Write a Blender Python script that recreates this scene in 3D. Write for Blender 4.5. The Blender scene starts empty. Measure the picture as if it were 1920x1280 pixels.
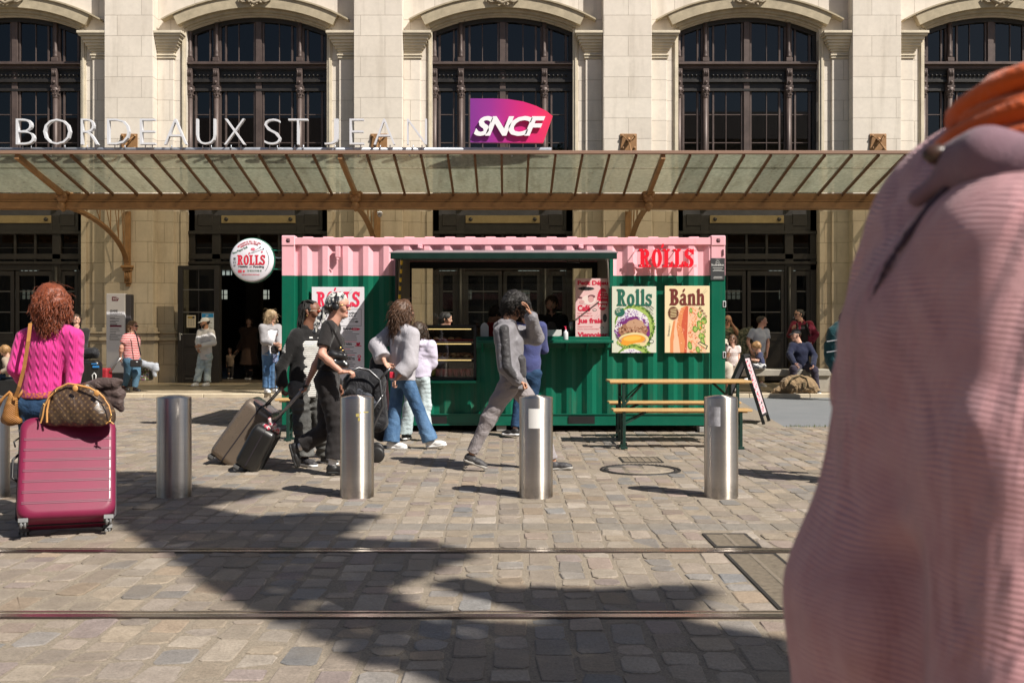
import bpy, bmesh, math, random
import numpy as np
from mathutils import Vector, Matrix, Quaternion
R = math.radians
scene = bpy.context.scene
COL = scene.collection
random.seed(7)

# ------------------------------------------------------------------ camera, sky, sun, exposure
CX, HZ, F, EYE = 950.0, 619.0, 1920.0, 1.385       # principal column, horizon row (1920x1280 photo), focal px, eye height
cd = bpy.data.cameras.new('camera'); cam = bpy.data.objects.new('camera', cd); COL.objects.link(cam)
cam.location = (0, 0, EYE); cam.rotation_euler = (R(90), 0, 0)
cd.sensor_width = 36; cd.lens = 36.0 * F / 1920
cd.shift_x = (960 - CX) / 1920; cd.shift_y = -(640 - HZ) / 1920
cd.clip_start = 0.05; cd.clip_end = 2000
cd.dof.use_dof = True; cd.dof.focus_distance = 12.5; cd.dof.aperture_fstop = 7.1
scene.camera = cam
L = Vector((-0.585, 0.46, -0.82)).normalized()      # the way the sunlight travels
w = bpy.data.worlds.new("World"); scene.world = w; w.use_nodes = True
nt = w.node_tree; nt.nodes.clear()
sky = nt.nodes.new('ShaderNodeTexSky'); sky.sky_type = 'NISHITA'; sky.sun_disc = False
sky.sun_elevation = math.asin(-L.z); sky.sun_rotation = math.atan2(-L.x, -L.y)
sky.air_density = 1.0; sky.dust_density = 1.4; sky.ozone_density = 1.0
bg = nt.nodes.new('ShaderNodeBackground'); bg.inputs[1].default_value = 0.05
wo = nt.nodes.new('ShaderNodeOutputWorld')
nt.links.new(sky.outputs[0], bg.inputs[0]); nt.links.new(bg.outputs[0], wo.inputs[0])
sd = bpy.data.lights.new('sun', 'SUN'); sd.energy = 5.0; sd.angle = R(0.53); sd.color = (1.0, 0.945, 0.86)
sun = bpy.data.objects.new('sun', sd); COL.objects.link(sun); sun.location = (12, -8, 18)
sun.rotation_euler = L.to_track_quat('-Z', 'Y').to_euler()
scene.view_settings.view_transform = 'Standard'; scene.view_settings.look = 'None'
scene.view_settings.exposure = 0.52; scene.view_settings.gamma = 1.0
scene.cycles.max_bounces = 7; scene.cycles.diffuse_bounces = 3; scene.cycles.glossy_bounces = 3
scene.cycles.transparent_max_bounces = 12; scene.cycles.transmission_bounces = 4
scene.cycles.caustics_reflective = False; scene.cycles.caustics_refractive = False
scene.cycles.use_denoising = True

def PX(px, d): return (px - CX) * d / F
def PZ(py, d): return EYE - (py - HZ) * d / F
def PP(px, py, d): return Vector((PX(px, d), d, PZ(py, d)))

# ------------------------------------------------------------------ object helpers
def tag(o, label=None, cat=None, group=None, kind=None):
    if label: o['label'] = label
    if cat: o['category'] = cat
    if group: o['group'] = group
    if kind: o['kind'] = kind
    return o
def thing(name, label, cat, loc=(0, 0, 0), group=None, rz=0):
    o = bpy.data.objects.new(name, None); COL.objects.link(o); o.empty_display_size = .1
    o.location = loc; o.rotation_euler = (0, 0, rz)
    return tag(o, label, cat, group)
def wpos(o):
    return o.matrix_basis if o.parent is None else wpos(o.parent) @ o.matrix_basis
def link_mesh(name, me, mats, parent=None, smooth=False, world=True):
    """mesh coordinates are world coordinates; the object is placed under its parent so that they stay so"""
    o = bpy.data.objects.new(name, me); COL.objects.link(o)
    for m in (mats if isinstance(mats, (list, tuple)) else [mats]): me.materials.append(m)
    if smooth: me.polygons.foreach_set('use_smooth', [True] * len(me.polygons))
    if parent is not None:
        o.parent = parent
        if world: me.transform(wpos(parent).inverted())
    return o
def copy_tree(o, parent=None):
    c = o.copy(); COL.objects.link(c); c.parent = parent
    for ch in list(o.children): copy_tree(ch, c)
    return c

class MB:
    def __init__(s): s.v = []; s.f = []; s.m = []; s.sm = []
    def add(s, vs, fs, mi=0, sm=False):
        b = len(s.v); s.v += [tuple(v) for v in vs]
        for f in fs: s.f.append([b + i for i in f]); s.m.append(mi); s.sm.append(sm)
        return s
    def box(s, x0, x1, y0, y1, z0, z1, mi=0):
        vs = [(x0,y0,z0),(x1,y0,z0),(x1,y1,z0),(x0,y1,z0),(x0,y0,z1),(x1,y0,z1),(x1,y1,z1),(x0,y1,z1)]
        return s.add(vs, [(0,3,2,1),(4,5,6,7),(0,1,5,4),(1,2,6,5),(2,3,7,6),(3,0,4,7)], mi)
    def bbox(s, x0, x1, y0, y1, z0, z1, b=.004, mi=0):          # box with small bevels
        pts = []
        bx, by, bz = min(b,(x1-x0)/3), min(b,(y1-y0)/3), min(b,(z1-z0)/3)
        bm = bmesh.new(); bmesh.ops.create_cube(bm, size=1)
        for v in bm.verts: v.co = Vector(((x0+x1)/2+v.co.x*(x1-x0), (y0+y1)/2+v.co.y*(y1-y0), (z0+z1)/2+v.co.z*(z1-z0)))
        bmesh.ops.bevel(bm, geom=bm.edges[:], offset=min(bx,by,bz), segments=1, affect='EDGES')
        s.bm(bm, mi); return s
    def bm(s, bm, mi=0, sm=False):
        bm.verts.ensure_lookup_table()
        s.add([v.co.copy() for v in bm.verts], [[v.index for v in f.verts] for f in bm.faces], mi, sm); bm.free(); return s
    def obox(s, c, ux, uy, uz, mi=0):                            # oriented box: centre and three half vectors
        c, ux, uy, uz = map(Vector, (c, ux, uy, uz)); vs = []
        for k in (-1, 1):
            for (i, j) in ((-1,-1),(1,-1),(1,1),(-1,1)): vs.append(c + ux*i + uy*j + uz*k)
        return s.add(vs, [(0,3,2,1),(4,5,6,7),(0,1,5,4),(1,2,6,5),(2,3,7,6),(3,0,4,7)], mi)
    def bar(s, a, b, w, h, up=(0,0,1), mi=0):                    # bar from a to b with section w x h
        a, b = Vector(a), Vector(b); d = (b - a); u = d.normalized(); sd_ = u.cross(Vector(up))
        if sd_.length < 1e-4: sd_ = u.cross(Vector((0,1,0)))
        sd_.normalize(); t = sd_.cross(u)
        return s.obox((a+b)/2, d/2, sd_*(w/2), t*(h/2), mi)
    def tube(s, pts, r, n=10, mi=0, cap=True, sm=True, flat=1.0, upv=None):
        pts = [Vector(p) for p in pts]; rs = r if isinstance(r, (list, tuple)) else [r]*len(pts)
        vs, fs = [], []; prev = None
        for i, p in enumerate(pts):
            t = (pts[min(i+1, len(pts)-1)] - pts[max(i-1, 0)]).normalized()
            if prev is None:
                prev = t.cross(Vector(upv) if upv else (Vector((0,0,1)) if abs(t.z) < .9 else Vector((0,1,0)))).normalized()
            u = (prev - t*prev.dot(t)).normalized(); prev = u; v = t.cross(u)
            for k in range(n):
                a = 2*math.pi*k/n; vs.append(p + u*math.cos(a)*rs[i] + v*math.sin(a)*rs[i]*flat)
        for i in range(len(pts)-1):
            for k in range(n): fs.append((i*n+k, i*n+(k+1)%n, (i+1)*n+(k+1)%n, (i+1)*n+k))
        s.add(vs, fs, mi, sm)
        if cap: s.add([vs[k] for k in range(n)], [tuple(range(n))[::-1]], mi); s.add([vs[-n+k] for k in range(n)], [tuple(range(n))], mi)
        return s
    def lathe(s, prof, c=(0,0,0), n=24, mi=0, sm=True, axis='z'):
        vs, fs = [], []
        for (r, z) in prof:
            for k in range(n):
                a = 2*math.pi*k/n; x, y = r*math.cos(a), r*math.sin(a)
                q = (x, y, z) if axis == 'z' else ((x, z, y) if axis == 'y' else (z, x, y))
                vs.append((c[0]+q[0], c[1]+q[1], c[2]+q[2]))
        for i in range(len(prof)-1):
            for k in range(n): fs.append((i*n+k, i*n+(k+1)%n, (i+1)*n+(k+1)%n, (i+1)*n+k))
        return s.add(vs, fs, mi, sm)
    def prism(s, poly, y0, y1, mi=0, mi2=None):                  # polygon in x,z pushed from y0 (front) to y1
        n = len(poly); vs = [(x, y0, z) for x, z in poly] + [(x, y1, z) for x, z in poly]
        s.add(vs, [tuple(range(n)), tuple(range(2*n-1, n-1, -1))], mi)
        return s.add(vs, [(i, (i+1)%n+0, (i+1)%n+n, i+n) for i in range(n)], mi if mi2 is None else mi2)
    def prismx(s, poly, x0, x1, mi=0):                           # polygon in y,z pushed along x
        n = len(poly); vs = [(x0, y, z) for y, z in poly] + [(x1, y, z) for y, z in poly]
        return s.add(vs, [tuple(range(n)), tuple(range(2*n-1, n-1, -1))] + [(i, (i+1)%n, (i+1)%n+n, i+n) for i in range(n)], mi)
    def prismz(s, poly, z0, z1, mi=0):
        n = len(poly); vs = [(x, y, z0) for x, y in poly] + [(x, y, z1) for x, y in poly]
        return s.add(vs, [tuple(range(n)), tuple(range(2*n-1, n-1, -1))] + [(i, (i+1)%n, (i+1)%n+n, i+n) for i in range(n)], mi)
    def ball(s, c, r, n=12, mi=0, sc=(1,1,1)):
        prof = []; m = max(4, n//2)
        vs = []; fs = []
        for i in range(m+1):
            t = math.pi*i/m
            for k in range(n):
                a = 2*math.pi*k/n
                vs.append((c[0]+r*sc[0]*math.sin(t)*math.cos(a), c[1]+r*sc[1]*math.sin(t)*math.sin(a), c[2]+r*sc[2]*math.cos(t)))
        for i in range(m):
            for k in range(n): fs.append((i*n+k, i*n+(k+1)%n, (i+1)*n+(k+1)%n, (i+1)*n+k))
        return s.add(vs, fs, mi, True)
    def mesh(s, name='m'):
        me = bpy.data.meshes.new(name); me.from_pydata(s.v, [], s.f); me.validate(clean_customdata=False)
        if len(me.polygons) == len(s.m):
            me.polygons.foreach_set('material_index', s.m); me.polygons.foreach_set('use_smooth', s.sm)
        return me
    def build(s, name, mats, parent=None, fix=True):
        me = s.mesh(name)
        if fix:
            bm = bmesh.new(); bm.from_mesh(me); bmesh.ops.remove_doubles(bm, verts=bm.verts, dist=1e-5)
            bmesh.ops.recalc_face_normals(bm, faces=bm.faces); bm.to_mesh(me); bm.free()
        return link_mesh(name, me, mats, parent)

# ------------------------------------------------------------------ materials
MATS = {}
def mat(name, col, rough=.6, metal=0, noise=0, nscale=8, bump=0, bscale=40, spec=.5, emit=None, estr=0, coat=0, stretch=None, aniso=0):
    """plain procedural surface: colour broken up by noise, fine bump; all in object space"""
    if name in MATS: return MATS[name]
    m = bpy.data.materials.new(name); m.use_nodes = True; MATS[name] = m
    nt = m.node_tree; b = nt.nodes['Principled BSDF']
    b.inputs['Base Color'].default_value = (*col, 1); b.inputs['Roughness'].default_value = rough
    b.inputs['Metallic'].default_value = metal; b.inputs['Specular IOR Level'].default_value = spec
    b.inputs['Coat Weight'].default_value = coat; b.inputs['Coat Roughness'].default_value = .15
    if emit: b.inputs['Emission Color'].default_value = (*emit, 1); b.inputs['Emission Strength'].default_value = estr
    if noise or bump:
        tc = nt.nodes.new('ShaderNodeTexCoord'); mp = nt.nodes.new('ShaderNodeMapping'); nt.links.new(tc.outputs['Object'], mp.inputs[0])
        if stretch: mp.inputs['Scale'].default_value = stretch
    if noise:
        n = nt.nodes.new('ShaderNodeTexNoise'); n.inputs['Scale'].default_value = nscale; n.inputs['Detail'].default_value = 6
        n.inputs['Roughness'].default_value = .65
        nt.links.new(mp.outputs[0], n.inputs[0])
        r = nt.nodes.new('ShaderNodeMapRange'); r.inputs['From Min'].default_value = .3; r.inputs['From Max'].default_value = .7
        r.inputs['To Min'].default_value = 1-noise; r.inputs['To Max'].default_value = 1+noise
        nt.links.new(n.outputs['Fac'], r.inputs[0])
        mx = nt.nodes.new('ShaderNodeMix'); mx.data_type = 'RGBA'; mx.blend_type = 'MULTIPLY'; mx.inputs[0].default_value = 1
        mx.inputs['A'].default_value = (*col, 1) if False else (0,0,0,1)
        mx.inputs[6].default_value = (*col, 1); nt.links.new(r.outputs[0], mx.inputs[7]); nt.links.new(mx.outputs[2], b.inputs['Base Color'])
        r2 = nt.nodes.new('ShaderNodeMapRange'); r2.inputs['To Min'].default_value = max(0, rough-.12); r2.inputs['To Max'].default_value = min(1, rough+.12)
        nt.links.new(n.outputs['Fac'], r2.inputs[0]); nt.links.new(r2.outputs[0], b.inputs['Roughness'])
    if bump:
        n = nt.nodes.new('ShaderNodeTexNoise'); n.inputs['Scale'].default_value = bscale; n.inputs['Detail'].default_value = 4
        nt.links.new(mp.outputs[0], n.inputs[0])
        bp = nt.nodes.new('ShaderNodeBump'); bp.inputs['Strength'].default_value = 1; bp.inputs['Distance'].default_value = bump
        nt.links.new(n.outputs['Fac'], bp.inputs['Height']); nt.links.new(bp.outputs[0], b.inputs['Normal'])
    return m
class NB:
    """small node helper"""
    def __init__(s, name, rough=.7, metal=0, spec=.5):
        s.m = bpy.data.materials.new(name); s.m.use_nodes = True; s.nt = s.m.node_tree; s.b = s.nt.nodes['Principled BSDF']; MATS[name] = s.m
        s.b.inputs['Roughness'].default_value = rough; s.b.inputs['Metallic'].default_value = metal; s.b.inputs['Specular IOR Level'].default_value = spec
        s.tc = s.nt.nodes.new('ShaderNodeTexCoord')
    def n(s, t, **k):
        o = s.nt.nodes.new('ShaderNode' + t)
        for a, v in k.items(): setattr(o, a, v)
        return o
    def l(s, a, b): s.nt.links.new(a, b)
    def val(s, inp, v):
        if isinstance(v, (int, float)): inp.default_value = v
        elif isinstance(v, tuple): inp.default_value = (*v, 1) if len(v) == 3 and hasattr(inp, 'default_value') and len(inp.default_value) == 4 else v
        else: s.l(v, inp)
    def math(s, op, a, b=0, c=0):
        o = s.n('Math', operation=op); s.val(o.inputs[0], a); s.val(o.inputs[1], b); s.val(o.inputs[2], c); return o.outputs[0]
    def mapping(s, scale=(1,1,1), rot=(0,0,0), loc=(0,0,0), coord='Object'):
        o = s.n('Mapping'); o.inputs['Scale'].default_value = scale; o.inputs['Rotation'].default_value = rot; o.inputs['Location'].default_value = loc
        s.l(s.tc.outputs[coord], o.inputs[0]); return o.outputs[0]
    def noise(s, scale, vec=None, detail=5, rough=.6, dist=0):
        o = s.n('TexNoise'); o.inputs['Scale'].default_value = scale; o.inputs['Detail'].default_value = detail; o.inputs['Roughness'].default_value = rough
        o.inputs['Distortion'].default_value = dist
        s.l(vec if vec is not None else s.tc.outputs['Object'], o.inputs[0]); return o.outputs['Fac']
    def ramp(s, fac, stops, interp='LINEAR'):
        o = s.n('ValToRGB'); o.color_ramp.interpolation = interp; e = o.color_ramp.elements
        while len(e) < len(stops): e.new(.5)
        for i, (p, c) in enumerate(stops):
            e[i].position = p; e[i].color = (*c, 1) if isinstance(c, tuple) else (c, c, c, 1)
        s.l(fac, o.inputs[0]); return o.outputs[0]
    def mix(s, fac, a, b, mode='MIX'):
        o = s.n('Mix', data_type='RGBA', blend_type=mode); s.val(o.inputs[0], fac); s.val(o.inputs[6], a); s.val(o.inputs[7], b); return o.outputs[2]
    def bump(s, h, dist, strength=1, normal=None):
        o = s.n('Bump'); o.inputs['Distance'].default_value = dist; o.inputs['Strength'].default_value = strength
        s.l(h, o.inputs['Height'])
        if normal is not None: s.l(normal, o.inputs['Normal'])
        return o.outputs[0]
    def color(s, c): s.val(s.b.inputs['Base Color'], c)
    def attr(s, name):
        o = s.n('Attribute'); o.attribute_name = name; return o
    def sep(s, v):
        o = s.n('SeparateXYZ'); s.l(v, o.inputs[0]); return o.outputs
    def comb(s, x, y, z):
        o = s.n('CombineXYZ'); s.val(o.inputs[0], x); s.val(o.inputs[1], y); s.val(o.inputs[2], z); return o.outputs[0]

def glass(name, tint=(.9,.95,.95), refl=1.0, alpha=.0, rough=.02, col=(.02,.025,.03)):
    """window pane: fresnel reflection over a clear (or tinted) see-through pane"""
    m = bpy.data.materials.new(name); m.use_nodes = True; nt = m.node_tree; nt.nodes.clear(); MATS[name] = m
    out = nt.nodes.new('ShaderNodeOutputMaterial'); tr = nt.nodes.new('ShaderNodeBsdfTransparent'); tr.inputs[0].default_value = (*tint, 1)
    gl = nt.nodes.new('ShaderNodeBsdfGlossy'); gl.inputs['Roughness'].default_value = rough
    fr = nt.nodes.new('ShaderNodeFresnel'); fr.inputs[0].default_value = 1.5
    mt = nt.nodes.new('ShaderNodeMath'); mt.operation = 'MULTIPLY'; mt.inputs[1].default_value = refl; nt.links.new(fr.outputs[0], mt.inputs[0]); mt.use_clamp = True
    mx = nt.nodes.new('ShaderNodeMixShader'); nt.links.new(mt.outputs[0], mx.inputs[0]); nt.links.new(tr.outputs[0], mx.inputs[1]); nt.links.new(gl.outputs[0], mx.inputs[2])
    last = mx.outputs[0]
    if alpha:
        df = nt.nodes.new('ShaderNodeBsdfDiffuse'); df.inputs[0].default_value = (*col, 1)
        m2 = nt.nodes.new('ShaderNodeMixShader'); m2.inputs[0].default_value = alpha
        nt.links.new(last, m2.inputs[1]); nt.links.new(df.outputs[0], m2.inputs[2]); last = m2.outputs[0]
    nt.links.new(last, out.inputs[0]); return m

# ------------------------------------------------------------------ lettering (Blender's own font), flat or raised, standing in the x-z plane facing the camera
def text_mesh(txt, width=None, height=None, bold=0.0, depth=.0, res=3, shear=0, space=1.0):
    cu = bpy.data.curves.new('t', 'FONT'); cu.body = txt; cu.size = 1; cu.offset = bold; cu.extrude = 0; cu.resolution_u = res
    cu.space_character = space; cu.shear = shear
    o = bpy.data.objects.new('t', cu); COL.objects.link(o)
    dg = bpy.context.evaluated_depsgraph_get(); dg.update(); me = bpy.data.meshes.new_from_object(o.evaluated_get(dg))
    bpy.data.objects.remove(o); vs = [v.co.copy() for v in me.vertices]; fs = [tuple(p.vertices) for p in me.polygons]
    if not vs: return [], []
    x0, x1 = min(v.x for v in vs), max(v.x for v in vs); y0, y1 = min(v.y for v in vs), max(v.y for v in vs)
    w_, h_ = x1-x0, y1-y0
    sx = width/w_ if width else None; sy = height/h_ if height else None
    sx = sx or sy; sy = sy or sx
    return [((v.x-x0)*sx, (v.y-y0)*sy) for v in vs], fs
def put_text(mb, txt, x, z, y, w=None, h=None, bold=0.0, depth=0.0, mi=0, rot=0, shear=0, space=1.0, center=False):
    """lower-left corner at (x, z) on plane y; depth pushes towards the viewer (-y)"""
    vs, fs = text_mesh(txt, w, h, bold, shear=shear, space=space)
    if not vs: return
    if center:
        ox = (max(v[0] for v in vs))/2; oz = (max(v[1] for v in vs))/2; vs = [(a-ox, b-oz) for a, b in vs]
    c, s_ = math.cos(rot), math.sin(rot)
    P = [(x+a*c-b*s_, z+a*s_+b*c) for a, b in vs]
    mb.add([(a, y-depth, b) for a, b in P], fs, mi)
    if depth:
        n = len(P); cnt = {}
        for f in fs:
            for i in range(len(f)):
                e = (f[i], f[(i+1)%len(f)]); cnt[e] = 1
        side = [e for e in cnt if (e[1], e[0]) not in cnt]
        mb.add([(a, y-depth, b) for a, b in P]+[(a, y, b) for a, b in P], [(a, b, b+n, a+n) for a, b in side], mi)
        mb.add([(a, y, b) for a, b in P], [f[::-1] for f in fs], mi)

# slab-serif display lettering drawn as unions of simple shapes; each glyph on a 0..w x 0..1 grid
def _arc(cx, cz, rx, rz, rx2, rz2, a0, a1, n=14):
    o = []
    for i in range(n):
        p, q = R(a0+(a1-a0)*i/n), R(a0+(a1-a0)*(i+1)/n)
        o.append([(cx+rx*math.cos(p), cz+rz*math.sin(p)), (cx+rx*math.cos(q), cz+rz*math.sin(q)), (cx+rx2*math.cos(q), cz+rz2*math.sin(q)), (cx+rx2*math.cos(p), cz+rz2*math.sin(p))])
    return o
def _rc(x0, x1, z0, z1): return [(x0, z0), (x1, z0), (x1, z1), (x0, z1)]
def _serif(x0, x1, z, up=True, t=.12):
    k = 1 if up else -1
    return [(x0, z), (x1, z), (x1+.0, z+k*t*.5), (x1-.05, z+k*t), (x0+.05, z+k*t), (x0, z+k*t*.5)][::k]
GLY = {
 'R': (.78, [_rc(.1,.34,0,1), _serif(0,.42,0), _serif(0,.3,1,False)] + _arc(.36,.74,.3,.26,.08,.1,-90,90) + [_rc(.3,.42,.88,1), _rc(.3,.42,.48,.62), [(.34,.56),(.5,.5),(.66,.12),(.46,.1)], _serif(.46,.78,0)]),
 'O': (.66, _arc(.33,.5,.33,.52,.1,.34,0,360,24)),
 'L': (.66, [_rc(.12,.36,0,1), _serif(0,.48,1,False), _serif(0,.6,0), [(.4,0),(.64,0),(.66,.34),(.56,.3),(.5,.14),(.36,.12)]]),
 'S': (.62, _arc(.31,.74,.29,.28,.08,.12,20,250) + _arc(.31,.27,.3,.29,.07,.13,-160,80) + [[(.1,.62),(.22,.45),(.52,.4),(.36,.66)], [(.5,.7),(.62,.7),(.62,1),(.52,.98),(.44,.84)], [(.0,0),(.1,.03),(.2,.18),(.1,.32),(0,.32)]]),
 'o': (.6, _arc(.3,.35,.3,.37,.09,.22,0,360,22)),
 'l': (.38, [_rc(.09,.31,0,1), _serif(0,.38,0), [(0,.86),(.31,1.0),(.31,.86),(.1,.8)]]),
 's': (.5, _arc(.26,.52,.24,.2,.08,.08,20,250) + _arc(.24,.2,.25,.22,.07,.09,-160,80) + [[(.08,.46),(.2,.3),(.42,.3),(.3,.46)], [(.4,.48),(.5,.48),(.5,.72),(.4,.68)], [(0,0),(.08,.02),(.16,.14),(.08,.24),(0,.24)]]),
 'B': (.74, [_rc(.1,.34,0,1), _serif(0,.34,0), _serif(0,.34,1,False)] + _arc(.38,.75,.27,.25,.06,.1,-90,90) + _arc(.38,.27,.33,.28,.08,.12,-90,90) + [_rc(.3,.4,.88,1), _rc(.3,.4,.45,.6), _rc(.3,.4,0,.13)]),
 'a': (.58, _arc(.25,.2,.25,.21,.08,.09,30,330) + [_rc(.3,.5,.05,.5), [(.3,0),(.58,0),(.58,.1),(.5,.14),(.3,.12)]] + _arc(.28,.5,.22,.22,.06,.1,0,170)),
 'n': (.66, [_rc(.08,.27,0,.68), _serif(0,.33,0,True,.1), [(0,.58),(.27,.72),(.27,.6),(.06,.54)], _rc(.4,.6,0,.5), _serif(.36,.66,0,True,.1)] + _arc(.4,.48,.2,.24,.02,.1,0,150)),
 'h': (.66, [_rc(.08,.27,0,1), _serif(0,.33,0,True,.1), [(0,.86),(.27,1.0),(.27,.88),(.06,.82)], _rc(.4,.6,0,.5), _serif(.36,.66,0,True,.1)] + _arc(.4,.48,.2,.24,.02,.1,0,150)),
 "'": (0, [[(-.1,1.06),(0,1.04),(.1,1.2),(.06,1.3),(-.04,1.26)]]),
 "`": (0, [[(-.36,.8),(-.28,.8),(-.16,.96),(-.24,1.02),(-.34,.94)]]),
}
def slab(mb, txt, x, z, y, w, h, mi=0, depth=0.0, gap=.03):
    tot = sum(GLY[c][0]+gap for c in txt if GLY[c][0]) - gap; sx = w/tot; cx = 0; k = 0
    for c in txt:
        gw, polys = GLY[c]
        for p in polys:
            k += 1; yy = y - k*2e-5
            P = [(x+(cx+a)*sx, z+b*h) for a, b in p]
            ar = sum(P[i][0]*P[(i+1)%len(P)][1]-P[(i+1)%len(P)][0]*P[i][1] for i in range(len(P)))
            if ar < 0: P = P[::-1]
            if depth: mb.prism(P, yy-depth, yy, mi)
            else: mb.add([(a, yy, b) for a, b in P], [tuple(range(len(P)))], mi)
        if gw: cx += gw + gap
def disc(mb, x, z, y, r, rz=None, n=24, mi=0, spike=0):
    rz = rz or r; P = []
    for i in range(n):
        k = 1 - spike*(i % 2); a = 2*math.pi*i/n; P.append((x+r*k*math.cos(a), y, z+rz*k*math.sin(a)))
    mb.add(P, [tuple(range(n))], mi)
def rect(mb, x0, x1, z0, z1, y, mi=0): mb.add([(x0,y,z0),(x1,y,z0),(x1,y,z1),(x0,y,z1)], [(0,1,2,3)], mi)
# ================================================================== GROUND
def stone_mat(name, c1, c2, joint, course=.515, blen=.62, rough=.75, dirt=.12, gold=None):
    q = NB(name, rough, spec=.25)
    p = q.sep(q.tc.outputs['Object']); v = q.comb(p[0], p[2], 0)
    mp = q.n('Mapping'); q.l(v, mp.inputs[0])
    br = q.n('TexBrick'); br.inputs['Scale'].default_value = 1; br.inputs['Brick Width'].default_value = blen; br.inputs['Row Height'].default_value = course
    br.inputs['Mortar Size'].default_value = .006; br.inputs['Mortar Smooth'].default_value = .3; br.inputs['Bias'].default_value = 0
    br.inputs['Color1'].default_value = (*c1, 1); br.inputs['Color2'].default_value = (*c2, 1); br.inputs['Mortar'].default_value = (*joint, 1)
    q.l(mp.outputs[0], br.inputs[0])
    n1 = q.noise(.9, detail=8, rough=.7); n2 = q.noise(9, detail=8, rough=.7)
    a = q.mix(q.math('MULTIPLY', q.ramp(n1, [(.35, 0.0), (.75, 1.0)]), dirt*2), br.outputs[0], tuple(x*.62 for x in c1))
    sc = q.noise(1, q.mapping((3, 3, .35)), detail=6)
    a = q.mix(q.math('MULTIPLY', q.ramp(sc, [(.52, 0.0), (.8, 1.0)]), dirt*2.2), a, (.25, .2, .14))
    k = q.ramp(n2, [(.3, .94), (.7, 1.04)]); q.color(q.mix(1, a, k, 'MULTIPLY'))
    h = q.math('ADD', q.math('MULTIPLY', br.outputs['Fac'], -1.0), q.math('MULTIPLY', n2, .10))
    q.l(q.bump(h, .006), q.b.inputs['Normal']); return q.m
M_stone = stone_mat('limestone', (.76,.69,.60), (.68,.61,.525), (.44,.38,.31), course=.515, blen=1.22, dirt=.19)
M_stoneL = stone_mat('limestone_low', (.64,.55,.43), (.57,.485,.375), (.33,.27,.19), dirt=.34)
M_trim = mat('carved_stone', (.60,.53,.41), .75, noise=.14, nscale=3, bump=.003, bscale=60, spec=.25)
M_trimD = mat('weathered_stone', (.40,.34,.24), .8, noise=.2, nscale=4, bump=.004, bscale=50, spec=.2)

def sett_mat():
    q = NB('sett_stone', .72, spec=.3)
    a = q.attr('tone'); n = q.noise(70, detail=6, rough=.75); n2 = q.noise(11, detail=4); n3 = q.noise(1.1, detail=5)
    c = q.mix(1, a.outputs['Color'], q.ramp(n, [(.3, .62), (.5, .98), (.72, 1.3)]), 'MULTIPLY')
    c = q.mix(1, c, q.ramp(n2, [(.3, .85), (.7, 1.12)]), 'MULTIPLY')
    c = q.mix(q.math('MULTIPLY', q.ramp(n3, [(.42, 0.0), (.68, 1.0)]), .55), c, (.22, .178, .128))
    q.color(c); q.l(q.bump(q.math('ADD', n, q.math('MULTIPLY', n2, 1.5)), .004), q.b.inputs['Normal'])
    q.l(q.math('ADD', q.math('MULTIPLY', n2, .3), .5), q.b.inputs['Roughness']); return q.m
M_sett = sett_mat()
def sand_mat():
    q = NB('joint_sand', .95, spec=.1); n = q.noise(120, detail=5); n2 = q.noise(2.2, detail=6)
    q.color(q.mix(1, q.mix(n2, (.245,.205,.158), (.32,.27,.21)), q.ramp(n, [(.3, .6), (.7, 1.2)]), 'MULTIPLY'))
    q.l(q.bump(n, .004), q.b.inputs['Normal']); return q.m
M_sand = sand_mat()
g = MB().add([(-150,-60,-.0042),(150,-60,-.0042),(150,300,-.0042),(-150,300,-.0042)], [(0,1,2,3)])
tag(g.build('ground', M_sand), kind='structure')

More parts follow.
